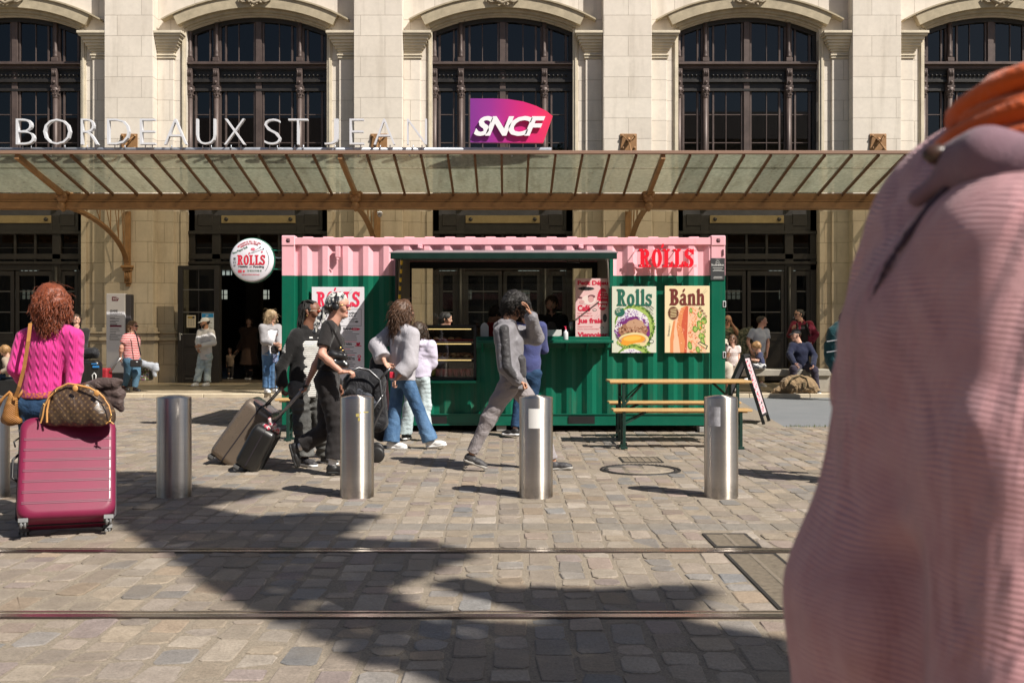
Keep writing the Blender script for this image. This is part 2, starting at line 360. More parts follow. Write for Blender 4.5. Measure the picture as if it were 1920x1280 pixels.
def build_setts():
    rng = np.random.default_rng(5); V, Fc, T = [], [], []; pitch = .178
    tones = np.array([(.27,.222,.172),(.28,.235,.18),(.25,.21,.168),(.22,.20,.175),(.285,.232,.168),(.255,.198,.16),(.20,.19,.172),(.31,.265,.21),(.235,.19,.165),(.28,.215,.15),(.165,.160,.150)])
    pr = np.array([.17,.16,.14,.12,.11,.06,.03,.08,.07,.05,.01])
    skip = [(4.925,5.065),(6.385,6.525)]
    nc = int(13.5/pitch)
    for ci in range(-nc, nc+1):
        x = ci*pitch + .02; y = max(3.2, (abs(x)-1.6)/.56) + rng.random()*.2
        while y < 21.05:
            near = y < 5
            L_ = rng.uniform(.12, .26) if rng.random() < .8 else rng.uniform(.24, .34)
            ym = y + L_
            for a, b in skip:
                if y < b and ym > a:
                    if a - y > .07: ym = a
                    else: y = b; ym = b + L_
            strip = 7.12 < y + .02 < 7.36
            if y < 7.12 < ym: ym = 7.12
            if strip: y = 7.12; ym = 7.36
            if x > 3.9 + .0 and ym > 14.75 and x > 3.9 + max(0, (ym-14.7))*.12: y = ym; 
            if x > 3.9 and y > 14.6: break
            # grates and the manhole are let into the paving
            j = .0155 if not strip else .003
            hw = pitch/2 - j*rng.uniform(.6, 1.3); x0, x1 = x-hw, x+hw; y0, y1 = y+j*.6, ym-j*.6
            skip_ = False
            for gx0, gx1, gy0, gy1 in GRATES:
                if x1 > gx0-.012 and x0 < gx1+.012 and y1 > gy0-.012 and y0 < gy1+.012:
                    if gx0-.012-x0 > .04: x1 = gx0-.012
                    elif x1-gx1-.012 > .04: x0 = gx1+.012
                    elif gy0-.012-y0 > .05: y1 = gy0-.012
                    else: skip_ = True
            if skip_: y = ym; continue
            if y1-y0 < .05: y = ym; continue
            if .30 < math.hypot(x-1.33, (y+ym)/2-10.19) < .455: y = ym; continue
            c = .018*rng.uniform(.4, 2.0) if not strip else .004
            dz = rng.normal(0, .0016); tl = rng.normal(0, .0016, 2) if not strip else (0, 0)
            cx_, cy_ = (x0+x1)/2, (y0+y1)/2
            P = [(x0+c,y0),(x1-c,y0),(x1,y0+c),(x1,y1-c),(x1-c,y1),(x0+c,y1),(x0,y1-c),(x0,y0+c)]
            P = [(a+rng.normal(0,.0052), b+rng.normal(0,.0062)) for a, b in P] if not strip else P
            b0 = len(V)
            for a, b in P: V.append((a, b, -.018))
            for a, b in P: V.append((a, b, -.0025+dz))
            for a, b in P: V.append((cx_+(a-cx_)*.91, cy_+(b-cy_)*.93, -.0002+dz+(a-cx_)*tl[0]/.08+(b-cy_)*tl[1]/.08))
            for k in range(8):
                k2 = (k+1) % 8
                Fc.append((b0+k, b0+k2, b0+8+k2, b0+8+k)); Fc.append((b0+8+k, b0+8+k2, b0+16+k2, b0+16+k))
            Fc.append(tuple(b0+16+k for k in range(8)))
            t = tones[rng.choice(len(tones), p=pr)]*rng.uniform(.88, 1.3)*np.array((.98,.985,1.03))
            if strip: t = np.array((.23,.205,.175))*rng.uniform(.92,1.08)
            T += [tuple(t)+(1,)]*17
            y = ym
    me = bpy.data.meshes.new('cobbles'); me.from_pydata(V, [], Fc)
    at = me.color_attributes.new('tone', 'FLOAT_COLOR', 'CORNER')
    li = np.zeros(len(me.loops), dtype=np.int32); me.loops.foreach_get('vertex_index', li)
    per = np.repeat(np.array(T)[::17], 24, axis=0)[li]; at.data.foreach_set('color', per.astype(np.float32).ravel())
    o = link_mesh('paving_setts', me, M_sett); tag(o, kind='structure')
# (x0, x1, y0, y1) of gratings let into the ground
GRATES = [(1.22, 1.65, 10.74, 11.18), (1.33, 1.63, 6.545, 6.98), (1.35, 1.67, 5.09, 6.36)]
def asph():
    q = NB('asphalt_fine', .85, spec=.3); n = q.noise(160, detail=4); n2 = q.noise(1.5, detail=5)
    q.color(q.mix(1, q.mix(n2, (.15,.16,.17), (.21,.215,.22)), q.ramp(n, [(.3,.7),(.7,1.25)]), 'MULTIPLY')); q.l(q.bump(n, .003), q.b.inputs['Normal']); return q.m
M_asph = asph()
a = MB().add([(4.0,14.75,-.004),(40,14.75,-.004),(40,21.1,-.004),(4.7,21.1,-.004)], [(0,1,2,3)])
tag(a.build('road', M_asph), kind='structure')
def slabm(name, c1, c2, rough):
    q = NB(name, rough, spec=.45); br = q.n('TexBrick'); br.inputs['Scale'].default_value = 1; br.inputs['Brick Width'].default_value = 1.3; br.inputs['Row Height'].default_value = .62
    br.inputs['Mortar Size'].default_value = .006; br.inputs['Color1'].default_value = (*c1,1); br.inputs['Color2'].default_value = (*c2,1); br.inputs['Mortar'].default_value = (.14,.12,.09,1)
    q.l(q.tc.outputs['Object'], br.inputs[0]); n = q.noise(3, detail=7)
    q.color(q.mix(1, br.outputs[0], q.ramp(n, [(.3,.75),(.7,1.12)]), 'MULTIPLY')); q.l(q.math('ADD', q.math('MULTIPLY', n, .4), rough-.2), q.b.inputs['Roughness']); return q.m
M_slab = slabm('pavement_slab', (.42,.34,.24), (.36,.29,.2), .42)
p = MB().box(-40, 40, 21.35, 25.6, -.1, .075)
tag(p.build('pavement', M_slab), kind='structure')
k = MB()
for i in range(-32, 32): k.bbox(i*1.25, i*1.25+1.243, 21.1, 21.347, -.1, .078, .012)
tag(k.build('kerb', mat('kerb_stone', (.52,.44,.32), .7, noise=.15, nscale=4, bump=.002)), kind='structure')
# grass tuft line at the road edge
rng = random.Random(3); gm = MB()
for i in range(420):
    t = rng.random(); x = 4.0 + t*2.4 + rng.gauss(0,.02); y = 14.72 + rng.gauss(0,.022); h = rng.uniform(.015,.05); a_ = rng.random()*6.28; dx, dy = math.cos(a_)*.004, math.sin(a_)*.004
    gm.add([(x-dx,y-dy,-.01),(x+dx,y+dy,-.01),(x+rng.gauss(0,.012),y+rng.gauss(0,.012),h)], [(0,1,2)])
tag(gm.build('grass_fringe', mat('grass_blade', (.10,.13,.03), .8), fix=False), 'thin line of grass along the joint between setts and asphalt', 'grass', kind='stuff')

# rails, gratings, manhole
M_steelD = mat('rail_side', (.07,.05,.04), .55, .6, noise=.3, nscale=20, spec=.4)
M_steelS = mat('rail_head', (.5,.46,.43), .25, 1, noise=.2, nscale=4, stretch=(.6,30,1))
for (y, nm) in ((4.995, 'near'), (6.455, 'far')):
    r_ = MB(); x0, x1 = -9, 9
    r_.box(x0, x1, y-.066, y-.052, -.05, .001, 0)
    r_.box(x0, x1, y-.052, y+.004, -.05, .0035, 1)      # running head
    r_.box(x0, x1, y+.004, y+.042, -.05, -.036, 0)      # groove floor
    r_.box(x0, x1, y+.042, y+.058, -.05, .002, 1)
    r_.box(x0, x1, y+.058, y+.068, -.05, 0, 0)
    o = r_.build('tram_rail', [M_steelD, M_steelS])
    tag(o, 'grooved tram rail nearest the camera, set in the cobbles' if nm == 'near' else 'grooved tram rail farther from the camera, crossing behind the first rail', 'rail', 'tram rails')
M_iron = mat('cast_iron', (.045,.042,.04), .55, .5, noise=.3, nscale=25, bump=.001)
M_ironL = mat('cast_iron_worn', (.24,.2,.15), .6, .3, noise=.3, nscale=25, bump=.001)
labs = ['square drain grate set in the paving behind the round manhole cover', 'small slotted grate just beyond the far tram rail', 'long slotted drainage grate lying between the two tram rails']
for (x0, x1, y0, y1), lb in zip(GRATES, labs):
    t = thing('drain_grate', lb, 'grate', ((x0+x1)/2, (y0+y1)/2, 0), 'gratings in the paving')
    fr = MB(); fr.box(x0, x1, y0, y0+.02, -.02, .004); fr.box(x0, x1, y1-.02, y1, -.02, .004); fr.box(x0, x0+.02, y0+.02, y1-.02, -.02, .004); fr.box(x1-.02, x1, y0+.02, y1-.02, -.02, .004)
    if lb[0] != 's' or 'long' in lb: pass
    fr.build('frame', M_iron, t)
    b = MB(); b.box(x0+.02, x1-.02, y0+.02, y1-.02, -.05, -.04, 1)
    xm = (x0+x1)/2
    if 'square' in lb:
        for i in range(6): xx = x0+.03+i*(x1-x0-.06)/5; b.box(xx-.012, xx+.012, y0+.02, y1-.02, -.013, .003)
        for i in range(5): yy = y0+.05+i*(y1-y0-.1)/4; b.box(x0+.02, x1-.02, yy-.01, yy+.01, -.0132, .0015)
    else:
        n = int((y1-y0-.04)/.03)
        for i in range(n): yy = y0+.035+i*.03; b.box(x0+.02, x1-.02, yy-.0085, yy+.0085, -.0125, .003, 0)
        b.box(xm-.012, xm+.012, y0+.02, y1-.02, -.0125, .0045, 0)
    b.build('bars', [M_ironL, mat('grate_void', (.01,.01,.01), .9)], t)
t = thing('manhole_cover', 'round iron manhole cover with paved centre in the cobbles', 'manhole', (1.33, 10.19, 0))
m_ = MB(); m_.lathe([(.40,-.016),(.40,.004),(.375,.005),(.372,-.004),(.362,-.004),(.359,.005),(.335,.004),(.335,-.016)], (1.33,10.19,0), 56)
for i in range(56): a_ = i*2*math.pi/56; m_.obox((1.33+.388*math.cos(a_), 10.19+.388*math.sin(a_), .0045), (.008*math.cos(a_),.008*math.sin(a_),0), (-.01*math.sin(a_),.01*math.cos(a_),0), (0,0,.003))
m_.build('ring', M_iron, t)
m_ = MB(); m_.lathe([(.0,-.0032),(.334,-.0032),(.334,-.016)], (1.33,10.19,0), 40); m_.build('infill', mat('infill_mortar', (.24,.20,.15), .8, noise=.2, nscale=14, bump=.004, bscale=60), t)
build_setts()

# ================================================================== STATION BUILDING
B = 6.25; DG, DW, DS, DP = 26.3, 26.04, 25.96, 25.66
XW = lambda n: (-.0165+n)*B          # window centres
XP = lambda n: (.4845+n)*B           # piers
WH = 1.787; ZS, RISE = 9.0, .38; RR = (WH*WH+RISE*RISE)/(2*RISE); ZC = ZS+RISE-RR
def arc_pts(rad, half, n=20):        # points of the arch of radius rad between x=-half..half
    a0 = math.asin(min(1, half/rad)); return [(rad*math.sin(-a0+2*a0*i/n), ZC+rad*math.cos(-a0+2*a0*i/n)) for i in range(n+1)]
ST = thing('station_building', 'cream limestone station front with tall arched dark windows', 'building', (0, DG, 0))
wl = MB()
for n in range(-3, 5):
    x0, x1 = XW(n-1)+WH, XW(n)-WH
    wl.box(x0, x1, DW, DW+.6, 4.4, ZS)
for n in range(-3, 4):
    xc = XW(n); ap = arc_pts(RR, WH)
    poly = [(xc+a, b) for a, b in ap] + [(xc+WH, 13), (xc-WH, 13)]
    wl.prism(poly[::-1], DW, DW+.6)
for n in range(-3, 5): wl.box(XW(n-1)+WH, XW(n)-WH, DW, DW+.6, ZS, 13)
wl.build('wall', M_stone, ST)
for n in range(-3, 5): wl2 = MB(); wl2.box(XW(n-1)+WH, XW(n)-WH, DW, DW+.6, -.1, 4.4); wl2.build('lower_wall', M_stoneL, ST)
# pier: upper shaft, lower shaft, plinth, side strips, capitals
def pier(x):
    s = MB(); s.bbox(x-.61, x+.61, DP, DW, 4.4, 13, .01); p_ = s.build('pier', M_stone, ST)
    s = MB(); s.bbox(x-.61, x+.61, DP, DW, 1.45, 4.398, .01)
    for sx in (-1, 1): s.box(min(x+sx*.612, x+sx*1.03), max(x+sx*.612, x+sx*1.03), DS, DW, 1.45, 4.398); s.box(min(x+sx*1.2,x+sx*1.33), max(x+sx*1.2,x+sx*1.33), DW-.05, DW-.001, .3, 4.39)
    # panels between: recessed field with small moulding
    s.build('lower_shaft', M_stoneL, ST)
    b = MB()
    for z0, z1, e in ((.0,1.12,.05),(1.122,1.20,.10),(1.202,1.30,.06),(1.302,1.345,.11),(1.347,1.45,.04)):
        b.bbox(x-.61-e, x+.61+e, DP-e, DW, z0, z1, .008)
        for sx in (-1, 1): xa, xb = sorted((x+sx*(.612+e), x+sx*(1.03+e))); b.bbox(xa, xb, DS-e, DW, z0, z1, .008)
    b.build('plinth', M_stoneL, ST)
    for sx in (-1, 1):
        t_ = MB(); xa, xb = sorted((x+sx*.612, x+sx*1.03)); t_.bbox(xa, xb, DS, DW-.001, 4.4, 8.27, .008)
        t_.build('side_strip', M_stone, ST)
        c = MB()
        for z0, z1, e in ((8.27,8.31,.03),(8.33,8.37,.05),(8.375,8.44,.02),(8.44,8.50,.05),(8.50,8.56,.09),(8.56,8.63,.13),(8.63,8.70,.17),(8.70,8.78,.21),(8.785,8.83,.26),(8.835,8.9,.29)):
            xa, xb = sorted((x+sx*.612, x+sx*(1.03+e))); c.bbox(xa, xb, DS-e, DW-.001, z0, z1, .006)
        c.build('capital', M_trim, ST)
for n in range(-4, 4): pier(XP(n))
# arch mouldings, keystone ornaments
for n in range(-3, 4):
    xc = XW(n); A = MB()
    for (r0, r1, y0) in ((RR+.0, RR+.06, DW-.05), (RR+.062, RR+.15, DW-.1), (RR+.152, RR+.43, DW-.2), (RR+.432, RR+.47, DW-.24)):
        half = WH*.999 + (r0-RR)*.9
        p0 = arc_pts(r0, half*r0/(RR+.0)*.985); p1 = arc_pts(r1, half*r0/(RR+.0)*.985*r1/r0)
        for i in range(len(p0)-1):
            q = [p0[i], p0[i+1], p1[i+1], p1[i]]; q = [(xc+a, b) for a, b in q]
            A.prism(q, y0, DW-.001)
    A.build('arch_moulding', M_trimD, ST)
    for sx in (-1, 1):
        J = MB()
        for e, w_, d_ in ((0,.05,.03),(.052,.04,.06),(.094,.035,.03)):
            xa, xb = sorted((xc+sx*(WH+e), xc+sx*(WH+e+w_))); J.box(xa, xb, DW-d_, DW-.001, 4.45, ZS+.02)
        J.build('jamb_moulding', M_trim, ST)
    K = MB(); zt = ZC+RR+.2; yk = DW-.24; rg = random.Random(n+9)
    K.ball((xc, yk, zt+.28), .13, 10, sc=(1,.6,1.1)); K.tube([(xc-.28,yk,zt+.3),(xc-.18,yk-.03,zt+.12),(xc,yk-.05,zt+.02),(xc+.18,yk-.03,zt+.12),(xc+.28,yk,zt+.3)], [.03,.045,.05,.045,.03], 8)
    for sx in (-1,1):
        for i in range(7):
            a_ = i*.5; rr_ = .11-.011*i; K.ball((xc+sx*(.2+rr_*math.cos(a_)), yk-.02, zt+.16+rr_*math.sin(a_)), .035, 6, sc=(1.2,.7,1))
        K.tube([(xc+sx*.1,yk,zt+.1),(xc+sx*.3,yk-.02,zt+.06),(xc+sx*.42,yk,zt+.16),(xc+sx*.36,yk,zt+.22)], [.03,.03,.02,.012], 6)
    for i in range(9): K.ball((xc+rg.uniform(-.16,.16), yk-.05, zt+rg.uniform(-.02,.3)), rg.uniform(.02,.045), 6)
    K.build('keystone_ornament', mat('ornament_stone', (.33,.27,.19), .8, noise=.2, nscale=12, bump=.004), ST)

# windows: one bay built with its sub-parts, then copied
M_win = mat('dark_bronze_iron', (.095,.068,.06), .5, .25, noise=.2, nscale=5, bump=.001, bscale=80)
M_winD = mat('black_brown_paint', (.022,.019,.017), .45, .1, noise=.25, nscale=5, bump=.001, bscale=80)
M_pane = glass('window_glass', (.16,.18,.21), refl=1.3, rough=.015)
M_paneL = glass('door_glass', (.42,.43,.42), refl=1.1, rough=.02)
def zarch(x): return ZC + math.sqrt(RR*RR - x*x)
def make_window(xc):
    W = MB(); y0, y1 = DG-.06, DG+.05
    def vb(x, w_, z0, z1, d=0, mi=0):
        a, b = xc+x-w_/2, xc+x+w_/2
        W.bbox(a, b, y0-d, y1, z0, z1, .006, mi)
    def top(x): return zarch(min(abs(x), WH-.01))+.02
    for sx in (-1, 1):
        vb(sx*(WH-.05), .1, 4.5, 9.02, 0, 1); vb(sx*1.065, .2, 4.5, top(1.16)-.02, .0); vb(sx*.85, .05, 4.5, top(.9), -.02)
        vb(sx*1.25, .05, 4.5, top(1.3)-.02, -.02); vb(sx*1.62, .06, 4.5, top(1.66), -.02)
        vb(sx*.52, .022, 4.5, top(.54), -.03); vb(sx*.11, .05, 4.5, top(.1), -.02)
    vb(0, .15, 4.5, top(0), .02)
    # glazing bars across
    for z in (6.19, 6.91, 5.3):
        W.box(xc-1.6, xc+1.6, y0+.035, y1-.02, z-.011, z+.011)
    # transom band
    for z0, z1, d in ((7.50,7.56,.03),(7.56,7.72,-.01),(7.72,7.78,.07),(7.78,7.80,.04),(7.80,8.02,.015),(8.02,8.06,.05),(8.06,8.15,.09),(8.15,8.19,.19),(8.19,8.23,.14)):
        W.bbox(xc-WH, xc+WH, y0-d, y1+.01, z0, z1, .004, 1 if z1 <= 8.06 else 0)
    p0 = arc_pts(RR-.11, WH*.96); p1 = arc_pts(RR, WH*.999)
    for i in range(len(p0)-1): W.prism([(xc+a, b) for a, b in (p0[i], p0[i+1], p1[i+1], p1[i])], y0-.03, y1, 1)
    win = W.build('window', [M_win, M_winD], ST)
    g_ = MB(); poly = [(xc-WH+.04, 4.5), (xc+WH-.04, 4.5)] + [(xc+a, b) for a, b in reversed(arc_pts(RR, WH-.04))]
    g_.prism(poly, DG+.0, DG+.006); g_.build('pane', M_pane, win)
    f_ = MB(); x = -1.62
    while x < 1.63:
        if min(abs(x-1.065), abs(x+1.065)) > .12: f_.ball((xc+x, y0-.03, 7.9), .034, 8); 
        if min(abs(x+.05-1.065), abs(x+.05+1.065)) > .1: f_.box(xc+x+.047, xc+x+.059, y0-.025, y0, 7.82, 7.98)
        x += .108
    f_.box(xc-1.7, xc+1.7, y0-.03, y0-.016, 7.80, 7.815); f_.box(xc-1.7, xc+1.7, y0-.03, y0-.016, 7.985, 8.0)
    f_.build('frieze', M_winD, win)
    for sx in (-1.065, 1.065, -1.74):
        c = MB(); X = xc+sx; yy = y0-.05
        c.tube([(X,yy,4.5),(X,yy,7.34)], .062, 12); c.lathe([(.062,7.30),(.08,7.33),(.07,7.36),(.085,7.45),(.12,7.56),(.06,7.6)], (X,yy,0), 12)
        for k_ in range(8): a_ = k_*math.pi/4; c.ball((X+.1*math.cos(a_), yy+.1*math.sin(a_), 7.5), .024, 6); c.ball((X+.085*math.cos(a_+.4), yy+.085*math.sin(a_+.4), 7.4), .02, 6)
        c.bbox(X-.1, X+.1, yy-.1, yy+.05, 7.57, 7.62, .006); c.bbox(X-.075, X+.075, yy-.1, yy, 7.62, 8.05, .01)
        for i in range(3): c.tube([(X-.04+.04*i, yy-.11, 7.86), (X-.04+.04*i, yy-.115, 8.0)], .012, 6)
        c.ball((X, yy-.1, 7.7), .045, 8)
        zt = zarch(min(abs(sx), WH-.06))
        c.bbox(X-.085, X+.085, yy-.09, yy+.04, 8.23, 8.34, .01)
        c.tube([(X,yy,8.34),(X,yy,8.4),(X,yy,8.46),(X,yy,8.52),(X,yy,8.56),(X,yy,8.9),(X,yy,9.0),(X,yy,zt-.02)], [.075,.06,.055,.06,.045,.042,.055,.055], 12)
        c.build('colonnette', M_win, win)
    return win
wins = [make_window(XW(0))]
for n in (-3, -2, -1, 1, 2, 3):
    c = copy_tree(wins[0], ST); c.location.x += n*B
# doors below
M_brass = mat('old_brass', (.33,.25,.13), .45, .6, noise=.15, nscale=6)
M_stonepan = mat('etched_plaque', (.18,.16,.13), .5, .2, noise=.3, nscale=30)
def make_doors(xc, open_leaf=False):
    y0, y1 = DG-.08, DG+.04; D = MB()
    D.bbox(xc-WH, xc+WH, y0, y1, 3.9, 4.52, .008); D.bbox(xc-WH, xc+WH, y0-.06, y1, 3.84, 3.92, .008)
    D.bbox(xc-WH, xc+WH, y0-.02, y1, 3.2, 3.34, .008); D.bbox(xc-WH, xc+WH, y0-.07, y1, 3.07, 3.14, .008); D.bbox(xc-WH, xc+WH, y0, y1, 2.92, 3.07, .008)
    for (a, b) in ((-1.5,-1.22), (1.22,1.5)): D.bbox(xc+a-.05, xc+b+.05, y0-.02, y0+.01, 4.05, 4.36, .01)
    for sx in (-1, 1):
        D.bbox(xc+sx*(WH-.08)-.08, xc+sx*(WH-.08)+.08, y0, y1, .07, 4.5, .006); D.bbox(xc+sx*1.08-.11, xc+sx*1.08+.11, y0-.02, y1, .07, 4.1, .01)
        D.tube([(xc+sx*1.08, y0-.04, .3), (xc+sx*1.08, y0-.04, 3.0)], .045, 10)
    for x in (-.52, .52, 0): D.bbox(xc+x-.03, xc+x+.03, y0+.02, y1, 3.14, 3.84, .004)
    D.box(xc-1.6, xc+1.6, y0+.04, y1-.01, 3.49, 3.505)
    dr = D.build('door_frame', M_winD, ST)
    g_ = MB(); g_.box(xc-1.7, xc+1.7, DG, DG+.005, 3.14, 3.9); g_.build('transom_pane', M_pane, dr)
    pl = MB(); pl.bbox(xc-.95, xc+.95, y0-.03, y0-.002, 4.12, 4.32, .01); pl.lathe([(0,0),(.05,0),(.05,.03),(0,.03)], (xc-.82,y0-.06,4.22), 12, 1, axis='y'); pl.lathe([(0,0),(.05,0),(.05,.03),(0,.03)], (xc+.82,y0-.06,4.22), 12, 1, axis='y')
    pl.build('plaque', [M_brass if open_leaf is not None else M_stonepan, M_winD], dr)
    # leaves: side ones narrow, two wide in the middle
    cols = [(-1.62,-1.19), (-.97,-.02), (.02,.97), (1.19,1.62)]
    for i, (a, b) in enumerate(cols):
        if open_leaf and i in (1, 2): continue
        q = MB(); a += xc; b += xc
        q.bbox(a, a+.09, y0+.01, y1-.02, .1, 2.9, .004); q.bbox(b-.09, b, y0+.01, y1-.02, .1, 2.9, .004)
        q.bbox(a, b, y0+.012, y1-.02, 2.78, 2.9, .004); q.bbox(a, b, y0+.012, y1-.022, .1, 1.32, .004); q.bbox(a+.08, b-.08, y0-.004, y0+.02, 1.1, 1.16, .01)
        q.bbox(a+.12, b-.12, y0-.006, y0+.02, .3, 1.0, .02)
        q.box(a+.02, b-.02, y0-.008, y0+.02, 1.31, 1.335, 1)
        for z in (1.85, 2.38): q.box(a+.08, b-.08, y0+.02, y1-.03, z-.01, z+.01, 1)
        if b-a > .6: q.box((a+b)/2-.011, (a+b)/2+.011, y0+.03, y1-.03, 1.33, 2.8)
        lf = q.build('door_leaf', [M_winD, mat('bar_highlight_paint', (.12,.115,.11), .4, .2)], dr)
        g_ = MB(); g_.box(a+.05, b-.05, DG-.02, DG-.015, 1.3, 2.82); g_.build('door_pane', M_paneL, lf)
    return dr
d0 = make_doors(XW(0))
for n in (1, -2, 2, 3, -3): c = copy_tree(d0, ST); c.location.x += n*B
make_doors(XW(-1), True)
# transom filler between doors and windows (behind the canopy)
# the hall behind: floor, back wall with high windows, ceiling, side walls
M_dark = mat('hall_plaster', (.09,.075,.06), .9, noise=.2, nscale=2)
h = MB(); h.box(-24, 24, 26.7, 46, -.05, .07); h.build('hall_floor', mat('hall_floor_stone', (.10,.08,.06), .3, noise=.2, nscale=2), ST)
h = MB(); y0, y1 = 44.0, 44.3
rows = ((2.72,3.12),(3.75,4.1))
zz = [(0.,2.72),(3.12,3.75),(4.1,14)]
for a, b in zz: h.box(-24, 24, y0, y1, a, b)
rg = random.Random(4); 
for (a, b) in rows:
    x = -24
    while x < 24:
        x2 = x + rg.choice((.5,.9,1.6,2.6)); h.box(x, x2, y0, y1, a, b); x = x2; x3 = x2 + rg.choice((.4,.5,.9,1.6))
        xx = x2
        while xx < x3-.12: h.box(xx+.17, xx+.2, y0+.1, y1-.1, a, b); xx += .2
        h.box(x2, x3, y0+.1, y1-.11, (a+b)/2-.012, (a+b)/2+.012); x = x3
h.box(-24, 24, 26.72, 44, 13.0, 13.2); h.box(-24.2,-24,26.6,44.3,0,13.2); h.box(24,24.2,26.6,44.3,0,13.2)
h.box(-24, 24, 26.0, 44, 13.2, 13.25)
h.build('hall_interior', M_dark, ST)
c = MB()
for i in range(-4, 5): c.bbox(i*4.1-.25, i*4.1+.25, 33, 33.5, .07, 13, .05)
c.build('hall_column', mat('hall_column_stone', (.2,.17,.13), .8), ST)
# shop fittings seen through the open door
s = MB(); s.bbox(-8.2, -3.2, 37, 38, .07, 1.1, .02); s.box(-8.2,-3.2,38.2,38.4,.07,3.2,1)
for z in (1.5, 1.9, 2.3): s.box(-8.1,-3.3,37.9,38.2,z,z+.03,1)
rg = random.Random(2)
for z in (1.53, 1.93, 2.33):
    for i in range(26): x = -8+i*.18; s.box(x, x+.09, 37.95, 38.1, z, z+rg.uniform(.08,.25), rg.choice((0,2,3)))
s.build('shop_counter', [mat('shop_wood', (.15,.08,.04), .6), M_dark, mat('jar_ochre', (.5,.35,.12), .5), mat('jar_green', (.1,.16,.08), .5)], ST)
s = MB()
for x in (-7.6,-6.6,-5.6,-4.6,-3.6): s.ball((x,37.2,2.55), .05, 8); s.box(x-.3,x+.3,38.12,38.16,2.36,2.385)
s.build('lit_lamp', mat('warm_lamp', (1,.8,.5), .5, emit=(1,.72,.4), estr=6), ST)
s = MB()
for (x, z) in ((1.05,2.02),(1.45,2.06),(2.2,2.15),(.2,2.1)): s.ball((x*1.6, 30, z*1.0+.2), .045, 8)
s.build('lit_lamp', MATS['warm_lamp'], ST)

# ================================================================== CANOPY
M_can = mat('golden_brown_paint', (.29,.155,.065), .5, .1, noise=.22, nscale=5, bump=.001, bscale=60)
M_canD = mat('brown_paint', (.17,.09,.045), .5, .1, noise=.2, nscale=6)
def canopy_glass():
    q = NB('canopy_glass_panel', .25); nt = q.nt; out = nt.nodes['Material Output']
    n = q.noise(1.6, q.mapping((1,.5,1)), detail=6, dist=.8); n2 = q.noise(14, detail=5)
    c = q.mix(n, (.52,.57,.47), (.66,.70,.60)); c = q.mix(1, c, q.ramp(n2, [(.3,.72),(.7,1.12)]), 'MULTIPLY')
    wn = q.n('TexWhiteNoise', noise_dimensions='1D'); q.l(q.math('FLOOR', q.math('DIVIDE', q.math('SUBTRACT', q.sep(q.tc.outputs['Object'])[0], 3.028), .5208)), wn.inputs['W']); c = q.mix(1, c, q.ramp(wn.outputs['Value'], [(0,.80),(1,1.1)]), 'MULTIPLY')
    c = q.mix(q.math('MULTIPLY', q.ramp(q.noise(1, q.mapping((5,.9,1)), detail=6), [(.5,0.0),(.72,1.0)]), .5), c, (.24,.24,.17))
    tl = q.n('BsdfTranslucent'); q.l(c, tl.inputs[0]); tr = q.n('BsdfTransparent'); tr.inputs[0].default_value = (1.0,.93,.80,1)
    df = q.n('BsdfDiffuse'); q.l(c, df.inputs[0]); gl = q.n('BsdfGlossy'); gl.inputs['Roughness'].default_value = .12
    a = q.n('MixShader'); a.inputs[0].default_value = .25; q.l(tl.outputs[0], a.inputs[1]); q.l(df.outputs[0], a.inputs[2])
    b = q.n('MixShader'); b.inputs[0].default_value = .5; q.l(a.outputs[0], b.inputs[1]); q.l(tr.outputs[0], b.inputs[2])
    fr = q.n('Fresnel'); fr.inputs[0].default_value = 1.35; mm = q.math('MULTIPLY', fr.outputs[0], .6)
    d = q.n('MixShader'); q.l(mm, d.inputs[0]); q.l(b.outputs[0], d.inputs[1]); q.l(gl.outputs[0], d.inputs[2]); q.l(d.outputs[0], out.inputs[0]); return q.m
M_cg = canopy_glass()
CF, CB = 19.8, 21.92; ZF, ZB = 4.80, 4.33
CA = thing('glass_canopy', 'long brown iron canopy with frosted glass panels across the station front', 'canopy', (0, 22, 4.3))
g_ = MB(); X0, X1 = -15, 15
for (ya, za, yb, zb) in ((CF+.02, ZF, CF+.72, ZF-.16), (CF+.70, ZF-.175, CB, ZB-.0)):
    g_.obox(((X0+X1)/2, (ya+yb)/2, (za+zb)/2), ((X1-X0)/2,0,0), (0,(yb-ya)/2,(zb-za)/2), (0,0,.005))
g_.build('front_glass', M_cg, CA)
g_ = MB(); g_.obox((0, (CB+.25+DW)/2, 4.5), (15,0,0), (0,(DW-CB-.27)/2,.16), (0,0,.005)); g_.build('rear_glass', M_cg, CA)
f_ = MB(); f_.bbox(X0, X1, CF-.05, CF+.03, ZF-.015, ZF+.05, .006); f_.build('front_edge', mat('pinkish_brown_paint', (.26,.16,.11), .5), CA)
for i in range(-2, 3):
  for k_ in range(12):
    x = XP(i)-B/2*0 - B + k_*B/12 + B
    if k_ == 0: continue
    if abs(x) > 14.6: continue
    r_ = MB(); r_.bar((x, CF, ZF-.03), (x, CB, ZB-.035), .045, .05); r_.bar((x, CF+.01, ZF-.062), (x, CB, ZB-.066), .02, .02); r_.build('rib', M_canD, CA)
for i in range(-3, 2):
  x = XP(i) - 0
  for k_ in ():
    pass
b = MB(); b.bbox(X0, X1, CB-.0, CB+.25, ZB-.16, ZB-.02, .006); b.bbox(X0, X1, CB-.06, CB+.25, ZB-.2, ZB-.165, .006); b.bbox(X0, X1, CB-.07, CB+.27, ZB-.345, ZB-.205, .02)
x = X0
while x < X1: b.ball((x, CB-.001, ZB-.04), .008, 6); b.ball((x, CB-.001, ZB-.145), .008, 6); x += .13
b.build('gutter_beam', M_can, CA)
for i in (-2, 0, 1, 2, -3, 3):
    r_ = MB(); x0_ = XW(i)
for i in range(-4, 5):
    pass
